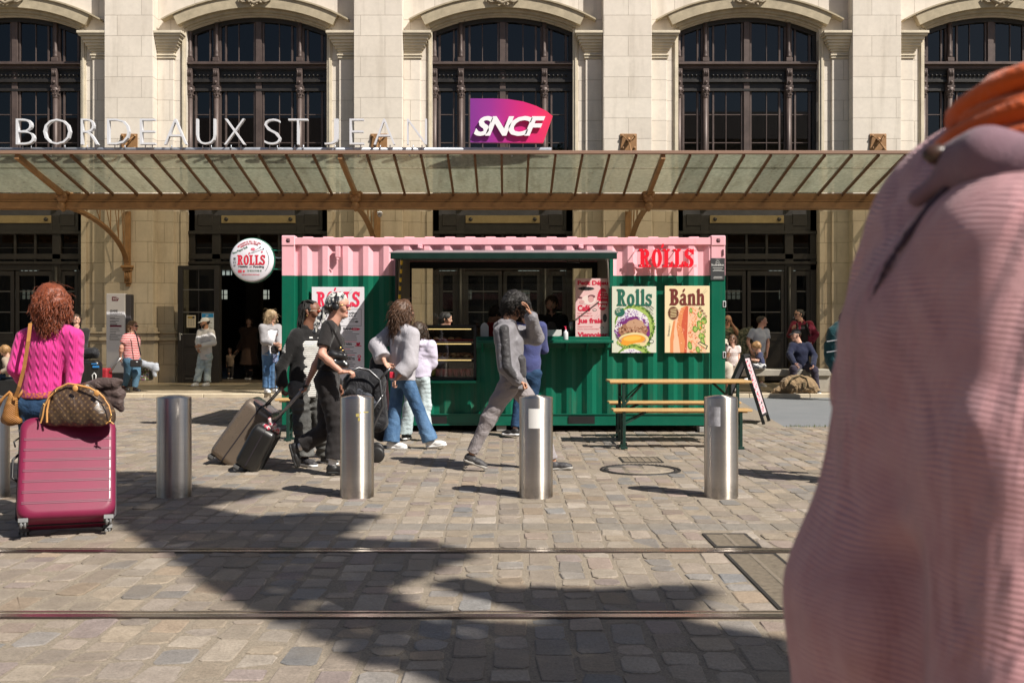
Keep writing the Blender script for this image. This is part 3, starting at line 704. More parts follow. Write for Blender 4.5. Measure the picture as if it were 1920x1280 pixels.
def bracket(x):
    r_ = MB(); r_.bar((x, CF, ZF-.05), (x, CB, ZB-.06), .085, .11); r_.build('main_rib', M_can, CA)
    k_ = MB(); pts = []; yw, zw, yb, zb = 25.55, 2.95, CB+.0, ZB-.3
    for i in range(15):
        t = i/14*math.pi/2; pts.append((x, yw-(yw-yb)*(1-math.cos(t)), zw+(zb-zw)*math.sin(t)))
    for i in range(14): k_.bar(pts[i], pts[i+1], .13, .03); k_.bar((x,pts[i][1]+.02,pts[i][2]+.045), (x,pts[i+1][1]+.02,pts[i+1][2]+.045), .018, .07)
    for i in range(0,14): k_.ball((x-.05, (pts[i][1]+pts[i+1][1])/2, (pts[i][2]+pts[i+1][2])/2-.018), .012, 6); k_.ball((x+.05, (pts[i][1]+pts[i+1][1])/2-.01, (pts[i][2]+pts[i+1][2])/2-.018), .012, 6)
    k_.bar((x, yw+.06, zw), (x, yw+.06, 4.35), .13, .06, (0,1,0)); k_.bar((x, CB+.2, 4.28), (x, yw+.05, 4.42), .1, .06)
    for i in range(3, 13, 2):
        p_ = pts[i]; q_ = pts[min(i+1,14)]; top = lambda y: 4.28+.14*(y-CB-.2)/(yw-CB-.15)
        k_.bar((x, p_[1], p_[2]+.1), (x, p_[1], top(p_[1])), .018, .018, (0,1,0)) if top(p_[1])-p_[2] > .2 else 0
        if top(p_[1])-p_[2] > .3: k_.bar((x, p_[1], p_[2]+.1), (x, q_[1], top(q_[1])), .016, .016, (0,1,0))
    k_.build('bracket', M_can, CA)
    o = MB()
    o.ball((x, CB-.1, ZB-.12), .13, 10, sc=(.9,.8,1)); o.ball((x, CB-.13, ZB-.3), .09, 10, sc=(1,1,1)); o.bbox(x-.13, x+.13, CB-.12, CB+.2, ZB-.05, ZB+.02, .02)
    o.ball((x-.08, CB-.16, ZB-.08), .05, 8); o.ball((x+.08, CB-.16, ZB-.08), .05, 8); o.lathe([(.0,-.42),(.04,-.4),(.06,-.34),(.03,-.3)], (x, CB-.05, ZB), 10)
    o.build('bracket_boss', M_can, CA)
    c = MB()
    for z0, z1, e, dd in ((2.93,3.0,.14,.2),(2.86,2.93,.11,.16),(2.55,2.86,.085,.1),(2.48,2.55,.06,.07)): c.bbox(x-e, x+e, DP-dd, DP, z0, z1, .02)
    for i in range(3): c.tube([(x-.05+.05*i, DP-.12, 2.84), (x-.05+.05*i, DP-.11, 2.6)], .016, 6)
    c.build('corbel', M_can, CA)
for n in range(-3, 3): bracket(XP(n))
# tie-rod plates
for n, lb in ((-2,'leftmost brown tie-rod plate, behind the letter D'), (-1,'brown tie-rod plate on the pier behind the second A of the name'), (0,'brown tie-rod plate on the pier right of the purple logo'), (1,'rightmost brown tie-rod plate, on the pier near the pink coat')):
    x = XP(n)+.02; t = thing('tie_rod_plate', lb, 'wall plate', (x, DP, 6.1), 'tie-rod plates on the piers')
    p_ = MB(); p_.bbox(x-.21, x+.21, DP-.03, DP-.002, 5.88, 6.3, .008)
    for a_, b_ in ((-.15,5.94),(.15,5.94),(-.15,6.24),(.15,6.24)): p_.lathe([(0,-.05),(.03,-.05),(.03,0)], (x+a_, DP-.03, b_), 6, axis='y')
    p_.build('plate', MATS['golden_brown_paint'], t)
    p_ = MB(); p_.tube([(x, DP-.03, 6.14), (x, DP-1.3, 5.3)], .022, 8); p_.tube([(x, DP-.03, 6.18), (x, DP-.14, 6.1)], .045, 8); p_.build('tie_rod', MATS['golden_brown_paint'], t)
    for s_ in (-1, 1):
        p_ = MB(); p_.tube([(x+s_*.16, DP-.03, 6.26), (x+s_*.02, DP-.2, 6.08)], .012, 6); p_.build('stay', MATS['golden_brown_paint'], t)

# ================================================================== SIGNS
M_white = mat('white_sign_face', (.62,.63,.66), .4)
M_grey = mat('grey_tube', (.42,.45,.50), .4, .5, noise=.1)
SG = thing('station_name_sign', 'white raised capitals BORDEAUX ST JEAN on a grey tube above the canopy', 'sign', (PX(420,19.9), 19.9, 4.9))
D_ = 19.9; s = MB(); zp = PZ(281, D_)
s.tube([(PX(-60,D_), D_, zp), (PX(1034,D_), D_, zp)], .045, 14)
for px in range(0, 1040, 96): s.tube([(PX(px,D_),D_,zp), (PX(px,D_),D_+.0,zp-.13)], .018, 6)
s.build('tube', M_grey, SG)
lets = [('B',35,70),('O',86,137),('R',156,189),('D',205,247),('E',266,295),('A',311,354),('U',371,407),('X',423,463),('S',498,529),('T',543,579),('J',610,636),('E',657,684),('A',702,742),('N',764,801)]
for ch, a, b_ in lets:
    s = MB(); y = D_-.03
    put_text(s, ch, PX(a,D_), PZ(273,D_), y, w=(b_-a)*D_/F, h=PZ(225,D_)-PZ(273,D_), bold=-.022, depth=.09)
    for xx in ((a*.7+b_*.3), (a*.25+b_*.75)): s.tube([(PX(xx,D_),D_-.06,PZ(273,D_)), (PX(xx,D_),D_-.06,zp)], .01, 6, mi=1)
    s.build('letter', [M_white, M_grey], SG)
LG = thing('railway_logo_sign', 'purple to red rounded logo panel with white SNCF letters above the canopy', 'sign', (PX(958,19.85), 19.85, 5))
def logo_mat():
    q = NB('logo_gradient', .35); p_ = q.sep(q.mapping((1,1,1)))
    f = q.math('ADD', q.math('MULTIPLY', p_[0], .52), .5); q.color(q.ramp(f, [(0,(.17,.035,.26)),(.3,(.30,.03,.26)),(.65,(.62,.02,.16)),(1,(.80,.045,.08))])); return q.m
def logo(mb, x0, y, z0, w_, h_, d, mi=0):
    P = [(0,0),(.885,-.01),(1.0,.60),(.92,.72),(.80,.83),(.64,.93),(.46,.985),(.28,1.0),(0,1.0)]
    mb.prism([(x0+a*w_, z0+b_*h_) for a, b_ in P], y-d, y, mi)
y = 19.85; s = MB(); x0 = PX(882,y); x1 = PX(1036,y); z0 = PZ(269,y); z1 = PZ(187,y); logo(s, x0, y, z0, x1-x0, z1-z0, .1)
s.build('panel', logo_mat(), LG)
s = MB(); put_text(s, 'SNCF', PX(889,y), PZ(258,y), y-.13, w=PX(1022,y)-PX(889,y), h=PZ(221,y)-PZ(258,y), bold=.035, depth=.03, shear=.35, space=.82)
s.build('lettering', mat('logo_white', (.82,.82,.84), .4), LG)
s = MB()
for px in (905, 955, 1005): s.tube([(PX(px,y), y-.02, z0+.02), (PX(px,y), y+.02, zp)], .012, 6)
s.build('feet', M_grey, LG)
# information totem
yt = 23.6; T = thing('information_totem', 'tall light grey station totem with small logo and map text by the left pier', 'totem', (PX(219,yt), yt, .075))
x0, x1, z1 = PX(199,yt), PX(234,yt), PZ(550,yt)
s = MB(); s.bbox(x0, x1, yt, yt+.14, .4, z1, .012); s.build('panel', mat('totem_grey', (.70,.69,.72), .45, noise=.05, nscale=2), T)
s = MB(); s.bbox(x0+.03, x1+.12, yt+.05, yt+.25, .075, z1-.02, .01); s.bbox(x0, x1, yt+.01, yt+.05, .075, .398, .005); s.build('side', mat('totem_dark', (.06,.055,.06), .5), T)
s = MB(); logo(s, PX(210,yt), yt-.001, PZ(564,yt), .155, .095, .004, 0); put_text(s, 'SNCF', PX(211.2,yt), PZ(562,yt), yt-.006, w=.125, h=.045, bold=.03, mi=1, shear=.3)
put_text(s, 'GARE', PX(206,yt), PZ(585,yt), yt-.003, h=.055, bold=.03, mi=2); put_text(s, 'DE BORDEAUX', PX(206,yt), PZ(589,yt), yt-.003, h=.03, mi=2); put_text(s, 'SAINT JEAN', PX(206,yt), PZ(592.5,yt), yt-.003, h=.03, mi=2)
rg = random.Random(1)
for py in (596,598,602,604,607,609): rect(s, PX(206,yt), PX(206+rg.uniform(8,20),yt), PZ(py,yt), PZ(py-.9,yt), yt-.003, 2)
rect(s, PX(206,yt), PX(228,yt), PZ(613,yt), PZ(609.5,yt), yt-.004, 0)
for py in range(617, 637, 3): rect(s, PX(207,yt), PX(207+rg.uniform(10,20),yt), PZ(py,yt), PZ(py-.8,yt), yt-.003, 2); rect(s, PX(206,yt), PX(207,yt), PZ(py,yt), PZ(py-.8,yt), yt-.003, 2)
for (a, b_, c_, d_) in ((206,229,628,628.6),(206,229,637,637.6),(206,206.5,628,637),(228.5,229,628,637)): rect(s, PX(a,yt), PX(b_,yt), PZ(d_,yt), PZ(c_,yt), yt-.0035, 2)
s.build('print', [mat('totem_plum', (.16,.01,.04), .5), mat('print_white', (.75,.75,.75), .5), mat('print_black', (.035,.035,.04), .6)], T)
# security camera
x, z = PX(712,22.4), PZ(402,22.4); T = thing('security_camera', 'small white dome camera hanging under the canopy beam', 'camera', (x, 22.4, z))
s = MB(); s.bbox(x-.055, x+.055, 22.36, 22.46, z-.0, z+.055, .012); s.tube([(x,22.4,z+.05),(x,22.4,4.2)], .012, 6); s.build('mount', mat('white_plastic', (.7,.7,.68), .4), T)
s = MB(); s.ball((x,22.4,z-.01), .05, 12, sc=(1,1,1.1)); s.build('dome', mat('dome_dark', (.35,.35,.36), .15), T)

# open door leaf with notices, seen broadside left of the doorway
yd = 25.35; OD = thing('open_door', 'open black-brown door leaf with glass top and two paper notices', 'door', (PX(340,yd), yd, .075))
s = MB(); xa, xb = PX(333,yd), PX(411,yd); zt = PZ(498,yd)
def zz_(py): return PZ(py, yd)
s.bbox(xa, xa+.13, yd, yd+.06, .09, zt, .006); s.bbox(xb-.13, xb, yd, yd+.06, .09, zt, .006)
s.bbox(xa+.13, xb-.13, yd+.002, yd+.058, zt-.1, zt, .006); s.bbox(xa+.13, xb-.13, yd+.002, yd+.058, .09, zz_(626), .006)
s.bbox(xa+.2, xb-.2, yd-.012, yd+.002, zz_(705), zz_(662), .012); s.bbox(xa+.2, xb-.2, yd-.012, yd+.002, zz_(650), zz_(636), .012)
for py in (543, 585): s.box(xa+.13, xb-.13, yd+.015, yd+.045, zz_(py)-.012, zz_(py)+.012, 1)
s.box(xa+.14, xb-.14, yd-.014, yd+.0, zz_(626)-.01, zz_(626)+.01, 1); s.box(xa+.2, xb-.2, yd-.02, yd-.012, zz_(710), zz_(708.5), 1)
s.box((xa+xb)/2-.01, (xa+xb)/2+.01, yd+.02, yd+.04, zz_(626), zt-.1)
s.build('leaf', [M_winD, MATS['bar_highlight_paint']], OD)
s = MB(); s.box(xa+.1, xb-.1, yd+.028, yd+.032, zz_(630), zt-.06); s.build('pane', M_paneL, OD)
s = MB(); s.bbox(PX(350,yd), PX(367,yd), yd-.004, yd-.001, zz_(614), zz_(591), .001); rect(s, PX(352,yd), PX(365,yd), zz_(597), zz_(593), yd-.006, 1); rect(s, PX(353,yd), PX(361,yd), zz_(596), zz_(594), yd-.007, 2)
for i in range(4):
    for j in range(3): rect(s, PX(352.5+j*4.5,yd), PX(355.5+j*4.5,yd), zz_(601+i*3.2), zz_(599+i*3.2), yd-.006, 3)
s.build('notice', [mat('paper_cream', (.55,.48,.36), .8), MATS['print_black'], mat('print_yellow', (.5,.33,.03), .6), mat('print_grey', (.3,.27,.22), .7)], OD)
s = MB(); s.bbox(PX(378,yd), PX(401,yd), yd-.004, yd-.001, zz_(622), zz_(587), .001); rect(s, PX(378.5,yd), PX(400.5,yd), zz_(595), zz_(587.5), yd-.006, 1); put_text(s, 'ici', PX(386,yd), zz_(593), yd-.008, h=.05, bold=.02, mi=0)
for i in range(7): rect(s, PX(381,yd), PX(392+3*(i%3),yd), zz_(600+i*3), zz_(599+i*3), yd-.006, 2)
s.build('notice', [mat('paper_white', (.66,.68,.70), .8), mat('print_blue', (.02,.25,.55), .5), MATS['print_grey']], OD)
s = MB(); s.bbox(xa+.04, xa+.08, yd-.02, yd-.001, zz_(638), zz_(624), .005); s.tube([(xa+.06,yd-.02,zz_(627)),(xa+.06,yd-.06,zz_(626)),(xa+.14,yd-.065,zz_(627))], .011, 8)
s.build('handle', mat('chrome', (.7,.7,.7), .2, 1), OD)
# ================================================================== FOOD KIOSK IN A SHIPPING CONTAINER
DC = 13.98
def cx(px): return PX(px, DC)
def cz(py): return PZ(py, DC)
def two_tone():
    q = NB('container_paint', .38, spec=.28); p_ = q.sep(q.n('NewGeometry').outputs['Position'])
    n = q.noise(2.5, detail=6); f = q.math('GREATER_THAN', p_[2], cz(516.5))
    g_ = q.mix(n, (.0,.100,.056), (.003,.122,.070)); k = q.mix(n, (.82,.42,.47), (.86,.46,.51))
    d = q.noise(26, detail=7, rough=.75); c = q.mix(f, g_, k); c = q.mix(q.math('MULTIPLY', q.ramp(d, [(.6, 0.0), (.78, 1.0)]), .12), c, (.4,.33,.26))
    stk = q.noise(1, q.mapping((14, 14, 1.1)), detail=6); low = q.n('MapRange'); low.inputs['From Min'].default_value = .75; low.inputs['From Max'].default_value = .1; q.l(p_[2], low.inputs[0])
    c = q.mix(q.math('MULTIPLY', q.ramp(stk, [(.5, 0.0), (.75, 1.0)]), q.math('ADD', q.math('MULTIPLY', low.outputs[0], .45), .10)), c, (.13,.10,.075))
    c = q.mix(q.math('MULTIPLY', q.ramp(q.noise(38, detail=3), [(.70, 0.0), (.74, 1.0)]), .5), c, (.16,.06,.03))
    q.color(c); q.l(q.math('ADD', q.math('MULTIPLY', n, .2), .3), q.b.inputs['Roughness']); q.l(q.bump(q.noise(5), .004), q.b.inputs['Normal']); return q.m
M_ct = two_tone()
M_grn = mat('dark_green_paint', (.002,.11,.066), .38, noise=.12, nscale=5, bump=.001, bscale=30)
M_dgrn = mat('awning_green', (.003,.022,.016), .4, noise=.15, nscale=5)
M_pink = mat('pale_pink_paint', (.80,.41,.46), .4, noise=.06, nscale=3)
M_blk = mat('matt_black', (.012,.012,.012), .5, noise=.2, nscale=8)
M_in = mat('kiosk_interior', (.38,.34,.30), .6, noise=.1, nscale=3)
KI = thing('food_kiosk', 'shipping container food kiosk, pink above and dark green below, with serving hatch', 'kiosk', (cx(944), DC+1.2, .09))
x0, x1, z0, z1, yb = cx(528), cx(1360), cz(797), cz(443), DC+2.44
HX0, HX1, HZ0, HZ1 = cx(745), cx(1143), cz(638), cz(488)      # serving hatch
CB0, CB1, CBZ = cx(800), cx(893), cz(716)                      # display cabinet bay
def corr(mb, xa, xb, za, zb, y, out=-1, ph=0.0):
    P = .278; prof = [(0,0),(.072,0),(.132,.042),(.208,.042)]; pts = []
    k = math.floor((xa-x0-ph)/P)-1
    while True:
        base = x0+ph+k*P
        for (a, d) in prof: pts.append((base+a, d))
        if base > xb: break
        k += 1
    res = []
    for i in range(len(pts)-1):
        (a, da), (b, db) = pts[i], pts[i+1]
        if b <= xa or a >= xb: continue
        if a < xa: t = (xa-a)/(b-a); da = da+(db-da)*t; a = xa
        if b > xb: t = (xb-a)/(b-a); db = da+(db-da)*t; b = xb
        res.append((a, da, b, db))
    for (a, da, b, db) in res:
        mb.add([(a,y+da,za),(b,y+db,za),(b,y+db,zb),(a,y+da,zb)], [(0,1,2,3)])
fr = MB(); yc = DC+.012; e = .001
xa, xb, za, zb = cx(553), cx(1333), cz(776), cz(457)
corr(fr, xa, HX0, za, zb, yc); corr(fr, HX1, xb, za, zb, yc); corr(fr, HX0, HX1, HZ1, zb, yc)
corr(fr, HX0, CB0, za, HZ0, yc); corr(fr, CB1, HX1, za, HZ0, yc); corr(fr, CB0, CB1, za, CBZ, yc)
fr.build('front_panel', M_ct, KI)
f = MB(); f.bbox(xa-.02, xb+.02, DC, DC+.06, cz(459), cz(445.5), .006); f.build('top_rail', M_ct, KI)
f = MB()
for i in range(21): xx = xa+.1+i*.278; f.bbox(xx, xx+.14, DC+.02, yb-.05, cz(446), cz(443.6), .006)
f.box(x0+.05, x1-.05, DC+.03, yb-.02, cz(448), cz(446.2)); f.build('roof', M_ct, KI)
f = MB(); f.bbox(xa-.02, xb+.02, DC+.0, DC+.05, cz(797), cz(775.5), .006)
f.box(xa, xb, DC-.012, DC+.0, cz(797), cz(794.5)); f.box(xa,xb,DC-.012,DC,cz(777),cz(775)); f.build('bottom_rail', M_grn, KI)
for (a, b) in ((1066,1115),(790,838)):
    f = MB(); f.box(cx(a), cx(b), DC-.014, DC+.001, cz(794), cz(780)); f.build('fork_pocket', M_blk, KI)
for (a, b) in ((528,553),(1333,1360)):
    f = MB(); f.bbox(cx(a), cx(b), DC, DC+.16, z0, cz(443), .008); f.build('corner_post', M_ct, KI)
    f = MB(); f.bbox(cx(a-.3), cx(b+.3) , DC-.012, DC+.17, cz(461), cz(441.5), .012); m_ = (a+b)/2
    f.lathe([(0,0),(.028,0),(.028,.01)], (cx(m_), DC-.0145, cz(451)), 16, 1, axis='y'); f.bbox(cx(m_)-.022, cx(m_)+.022, DC-.0135, DC-.012, cz(455), cz(447), .001, 1)
    f.build('corner_casting', [M_ct, mat('casting_hole', (.12,.05,.06), .8)], KI)
for (yy,) in ((yb-.03,),):
    f = MB(); WX0, WX1, WZ0, WZ1 = PX(762,yb), PX(1120,yb), .95, PZ(492,yb)
    f.box(x0, WX0, yy, yb, z0, z1-.03); f.box(WX1, x1, yy, yb, z0, z1-.03); f.box(WX0, WX1, yy, yb, z0, WZ0); f.box(WX0, WX1, yy, yb, WZ1, z1-.03)
    f.box(x0, x0+.03, DC+.16, yy, z0, z1-.03); f.box(x1-.03, x1, DC+.16, yy, z0, z1-.03); f.build('rear_and_side_wall', M_ct, KI)
    f = MB(); t_ = .09
    f.bbox(WX0, WX0+t_, yy-.04, yy-.001, WZ0, WZ1, .004); f.bbox(WX1-t_, WX1, yy-.04, yy-.001, WZ0, WZ1, .004); f.bbox(WX0+t_, WX1-t_, yy-.04, yy-.001, WZ1-.1, WZ1, .004); f.bbox(WX0+t_, WX1-t_, yy-.04, yy-.001, WZ0, WZ0+.08, .004)
    fo = f.build('rear_window_frame', M_blk, KI)
    f = MB(); f.box(WX0+t_, WX1-t_, yy-.02, yy-.015, WZ0+.08, WZ1-.1); f.build('pane', glass('rear_window_glass', (.93,.94,.92), .8), fo)
f = MB(); f.box(x0+.04, x1-.04, DC+.06, yb-.04, .2, .25); f.build('floor', mat('kiosk_floor', (.3,.27,.24), .6), KI)
f = MB(); f.box(x0+.04, x1-.04, DC+.07, yb-.05, z1-.14, z1-.1)
f.box(cx(738)-.02, cx(738), DC+.07, yb-.05, .25, z1-.14); f.box(HX1+.04, HX1+.06, DC+.07, yb-.05, .25, z1-.14); f.build('lining', M_in, KI)
f = MB()
f.bbox(HX1, HX1+.05, DC-.005, DC+.1, HZ0-.04, HZ1+.05, .004)
f.bbox(cx(893), HX1+.05, DC-.006, DC+.14, cz(652), cz(632), .004); f.build('hatch_frame', M_grn, KI)
f = MB(); f.bbox(HX0-.03, HX0, DC-.002, DC+.1, HZ0-.02, HZ1+.03, .004); f.bbox(HX0-.03, HX1+.03, DC-.003, DC+.1, HZ1, HZ1+.055, .004); f.build('hatch_trim', mat('taupe_trim', (.045,.04,.034), .6), KI)
f = MB(); f.bbox(cx(893), HX1, DC+.0, DC+.62, cz(634), cz(631), .004); f.build('counter', M_grn, KI)
f = MB(); f.bbox(cx(896), cx(1146), DC-.33, DC-.008, 1.228, 1.252, .005); f.bbox(cx(896), cx(1146), DC-.335, DC-.31, 1.215, 1.228, .003)
for px in (905, 960, 1024, 1062, 1100, 1136):
    X = cx(px); f.add([(X-.012,DC-.006,1.227),(X-.012,DC-.24,1.227),(X-.012,DC-.006,1.09),(X+.012,DC-.006,1.227),(X+.012,DC-.24,1.227),(X+.012,DC-.006,1.09)], [(0,1,2),(3,5,4),(0,2,5,3),(0,3,4,1),(1,4,5,2)])
f.build('serving_shelf', M_grn, KI)
f = MB(); f.bbox(cx(803), cx(893), DC-.07, DC+.02, cz(717.5), cz(713), .003); f.build('cabinet_sill', mat('bright_green_paint', (.0,.23,.13), .4), KI)
# top flap
AX0, AX1 = PX(733,13.0), PX(1156,13.0)
f = MB(); za_, zb_ = 2.44, 2.335
n_ = Vector((0, .105, .99)).normalized()
f.obox(((AX0+AX1)/2, DC-.51, (za_+zb_)/2), ((AX1-AX0)/2,0,0), (0,.5,(za_-zb_)/2), n_*.022)
f.bbox(AX0, AX1, DC-1.04, DC-1.0, zb_-.05, zb_+.03, .005); f.build('hatch_flap', M_dgrn, KI)
f = MB(); f.obox(((AX0+AX1)/2, DC-.53, (za_+zb_)/2+.03), ((AX1-AX0)/2+.015,0,0), (0,.5,(za_-zb_)/2), n_*.006); f.build('flap_skin', mat('flap_grey', (.25,.20,.21), .5), KI)
f = MB(); f.bbox(HX0, HX1, DC-.02, DC+.02, HZ1+.04, HZ1+.1, .005); f.tube([(PX(1062,13.2),13.2,2.31),(PX(1064,13.2),13.2,2.26),(PX(1086,13.2),13.2,2.26),(PX(1088,13.2),13.2,2.31)], .008, 6); f.build('hinge', M_blk, KI)
f = MB(); a_, b_ = Vector((HX0+.02, DC-.03, cz(590))), Vector((AX0+.1, DC-.6, 2.36)); n = 14
for i in range(n): f.tube([a_.lerp(b_, i/n), a_.lerp(b_, (i+1)/n)], .017, 8, mi=i%2, cap=False)
f.build('flap_strut', [mat('warning_yellow', (.65,.42,.02), .5), M_blk], KI)
f = MB(); f.tube([(HX1-.01, DC-.02, cz(540)), (AX1-.08, DC-.6, 2.36)], .01, 8); f.build('flap_strut', mat('strut_grey', (.4,.4,.4), .4, .6), KI)
# lock gear on the right corner, small bracket on the pink band
for py in (570, 665):
    f = MB(); f.bbox(cx(1355), cx(1361), DC-.01, DC+.03, cz(py+6), cz(py-6), .003, 0); f.bbox(cx(1356.4), cx(1360), DC-.013, DC+.0, cz(py+4.5), cz(py-4.5), .002, 1); f.build('lock_keeper', [M_white, M_blk], KI)
f = MB(); f.bbox(cx(1354), cx(1357), DC-.013, DC, cz(479), cz(468), .001); f.build('lock_slot', MATS['casting_hole'], KI)
for px, py in ((634,462),(788,459),(1089,459)):
    f = MB(); f.bbox(cx(px-4.5), cx(px+4.5), DC-.05, DC+.01, cz(py+(21 if px < 700 else 8)), cz(py), .006); f.tube([(cx(px-3), DC-.055, cz(py+(24 if px<700 else 6))), (cx(px+3), DC-.055, cz(py+(24 if px<700 else 6)))], .01, 6); f.build('roof_bracket', M_pink, KI)
f = MB()
for px in (560, 940, 1318): f.bbox(cx(px)-.07, cx(px)+.07, DC+.02, DC+.3, 0, .088, .01)
f.bbox(cx(1310), cx(1326), DC-.05, DC+.1, .0, .07, .006); f.build('support_block', mat('block_concrete', (.3,.29,.27), .9, noise=.2, nscale=20), KI)

# raised red ROLLS letters with mounting rails
t = thing('raised_letter_sign', 'raised red ROLLS letters on thin rails, on the pink band right of the hatch', 'sign', (cx(1247), DC-.1, cz(485)))
M_red = mat('sign_red', (.80,.012,.03), .35)
f = MB(); slab(f, "RO'LLS", cx(1196), cz(502), DC-.10, cx(1298)-cx(1196), cz(468)-cz(502), 0, .02)
f.build('lettering', M_red, t, fix=False)
f = MB()
for py in (470.5, 499): f.bbox(cx(1188), cx(1304), DC-.095, DC-.085, cz(py+2.4), cz(py-2.4), .001); [f.tube([(cx(px), DC-.09, cz(py)), (cx(px), DC+.02, cz(py))], .006, 6) for px in (1191, 1230, 1265, 1301)]
f.build('mounting_rail', M_pink, t)
f = MB()
for px, py in ((1204.5,469.5),(1229,469.5),(1247,469.5),(1265.5,469.5),(1289,469.5),(1200.5,499),(1213,499),(1229,499),(1250,499),(1269,499),(1288,499)): f.ball((cx(px), DC-.122, cz(py)), .007, 6)
f.build('screws', M_white, t)
# round hanging sign
t = thing('round_sign', 'round white double-faced ROLLS shop sign on green arms left of the kiosk', 'sign', (cx(471), DC, cz(487)))
c_ = (cx(471), DC+.06, cz(487.5)); r0 = .297
f = MB(); f.lathe([(0,-.05),(r0-.02,-.05),(r0,-.035),(r0,.07),(r0-.02,.085),(0,.085)], c_, 56, axis='y'); f.build('drum', mat('sign_white', (.74,.72,.77), .35), t)
f = MB(); f.lathe([(r0+.001,.0),(r0+.012,.0),(r0+.012,.06),(r0+.001,.06)], c_, 56, axis='y'); f.build('rim', MATS['dark_green_paint'], t)
f = MB(); y = DC+.06-.0505
for py in (468.5, 504): f.bbox(cx(505), cx(531), DC+.06, DC+.09, cz(py+1), cz(py-1), .002)
f.build('arm', M_grn, t)
f = MB(); f.tube([(cx(509), DC+.09, cz(481)), (cx(520), DC+.08, cz(483)), (cx(531), DC+.05, cz(482))], .009, 6); f.build('cable', M_grey, t)
f = MB(); slab(f, "RO'LLS", cx(444.5), cz(496.5), y-.002, cx(497)-cx(444.5), cz(478)-cz(496.5), 0); f.build('lettering', mat('print_red', (.62,.025,.05), .5), t, fix=False)
f = MB(); u = (cx(1)-cx(0))
put_text(f, 'Rice Paper Roll', cx(437.5), cz(478), y-.003, w=30*u, h=5.5*u, bold=.02, mi=1, rot=.42)
put_text(f, 'Healthy', cx(447), cz(502.5), y-.003, w=18*u, h=5*u, bold=.03, mi=0); put_text(f, 'et', cx(467.5), cz(501.5), y-.003, w=5*u, h=2.6*u, mi=0); put_text(f, 'Fooding', cx(475), cz(503), y-.003, w=20*u, h=5.3*u, bold=.03, mi=0)
for i, ch in enumerate('胃口好'): put_text(f, ch, cx(437.5), cz(487.5+i*6.4), y-.003, w=4.2*u, h=4.6*u, bold=.01, mi=0)
put_text(f, '非常好的春卷', cx(463), cz(509.5), y-.003, w=28*u, h=4*u, mi=1)
put_text(f, 'DÉGUSTATION SUR PLACE', cx(453.5), cz(516), y-.003, w=33*u, h=2.8*u, bold=.02, mi=2)
for (wd, rad, a0, a1) in (('RESTAURANT DE TRÈS TRÈS BONS', 33.5, 136, 62), ('ROULEAUX DE PRINTEMPS', 29.5, 130, 68)):
    for i, ch in enumerate(wd):
        if ch == ' ': continue
        a_ = R(a0+(a1-a0)*i/(len(wd)-1)); put_text(f, ch, cx(471)+rad*u*math.cos(a_), cz(487.5)+rad*u*math.sin(a_), y-.003, h=2.9*u, bold=.02, mi=2, rot=a_-math.pi/2)
for (a, b) in (((469,475),(488,463)), ((473,474),(494,466))):
    A, B_ = Vector((cx(a[0]),y-.004,cz(a[1]))), Vector((cx(b[0]),y-.004,cz(b[1]))); f.bar(A, B_, .0008, .005, (0,1,0), mi=0); f.ball(B_, .008, 6, mi=0)
rect(f, cx(446), cx(453), cz(508), cz(506), y-.003, 2); rect(f, cx(446), cx(453), cz(511), cz(509), y-.003, 2); disc(f, cx(457), cz(508.5), y-.003, 2*u, mi=2)
disc(f, cx(474), cz(467), y-.003, 4.2*u, 2.6*u, 10, 3); disc(f, cx(491), cz(472), y-.003, 2*u, 2*u, 8, 3)
pts = [(cx(471)+r_*u*math.cos(R(a_)), y-.004, cz(487.5)+r_*u*math.sin(R(a_))) for r_ in (32.8,33.4) for a_ in range(-38, 36, 6)]
h_ = len(pts)//2; f.add(pts, [(i, i+1, h_+i+1, h_+i) for i in range(h_-1)], 0)
f.build('print', [MATS['print_black'], mat('print_green', (.02,.11,.05), .5), MATS['print_red'], mat('print_pink', (.75,.18,.25), .5)], t, fix=False)

# ---- posters
M_pc = mat('poster_cream_green', (.66,.68,.56), .45); M_ink = MATS['print_black']
M_dg = mat('ink_green', (.015,.13,.085), .5)
def panel(name, label, x0p, x1p, y0p, y1p, m, yy=DC-.02, th=.012):
    t = thing(name, label, 'poster', (cx((x0p+x1p)/2), yy, cz(y1p)))
    f = MB(); f.bbox(cx(x0p), cx(x1p), yy, yy+th, cz(y1p), cz(y0p), .002); f.build('board', m, t); return t
def clip_poly(P, x0, x1, z0, z1):
    for ax, lim, sg in ((0,x0,1),(0,x1,-1),(1,z0,1),(1,z1,-1)):
        o = []
        for i in range(len(P)):
            a, b = P[i], P[(i+1)%len(P)]; ia = sg*(a[ax]-lim) >= 0; ib = sg*(b[ax]-lim) >= 0
            if ia: o.append(a)
            if ia != ib: t_ = (lim-a[ax])/(b[ax]-a[ax]); o.append(tuple(a[k]+(b[k]-a[k])*t_ for k in (0,1)))
        P = o
        if not P: return []
    return P
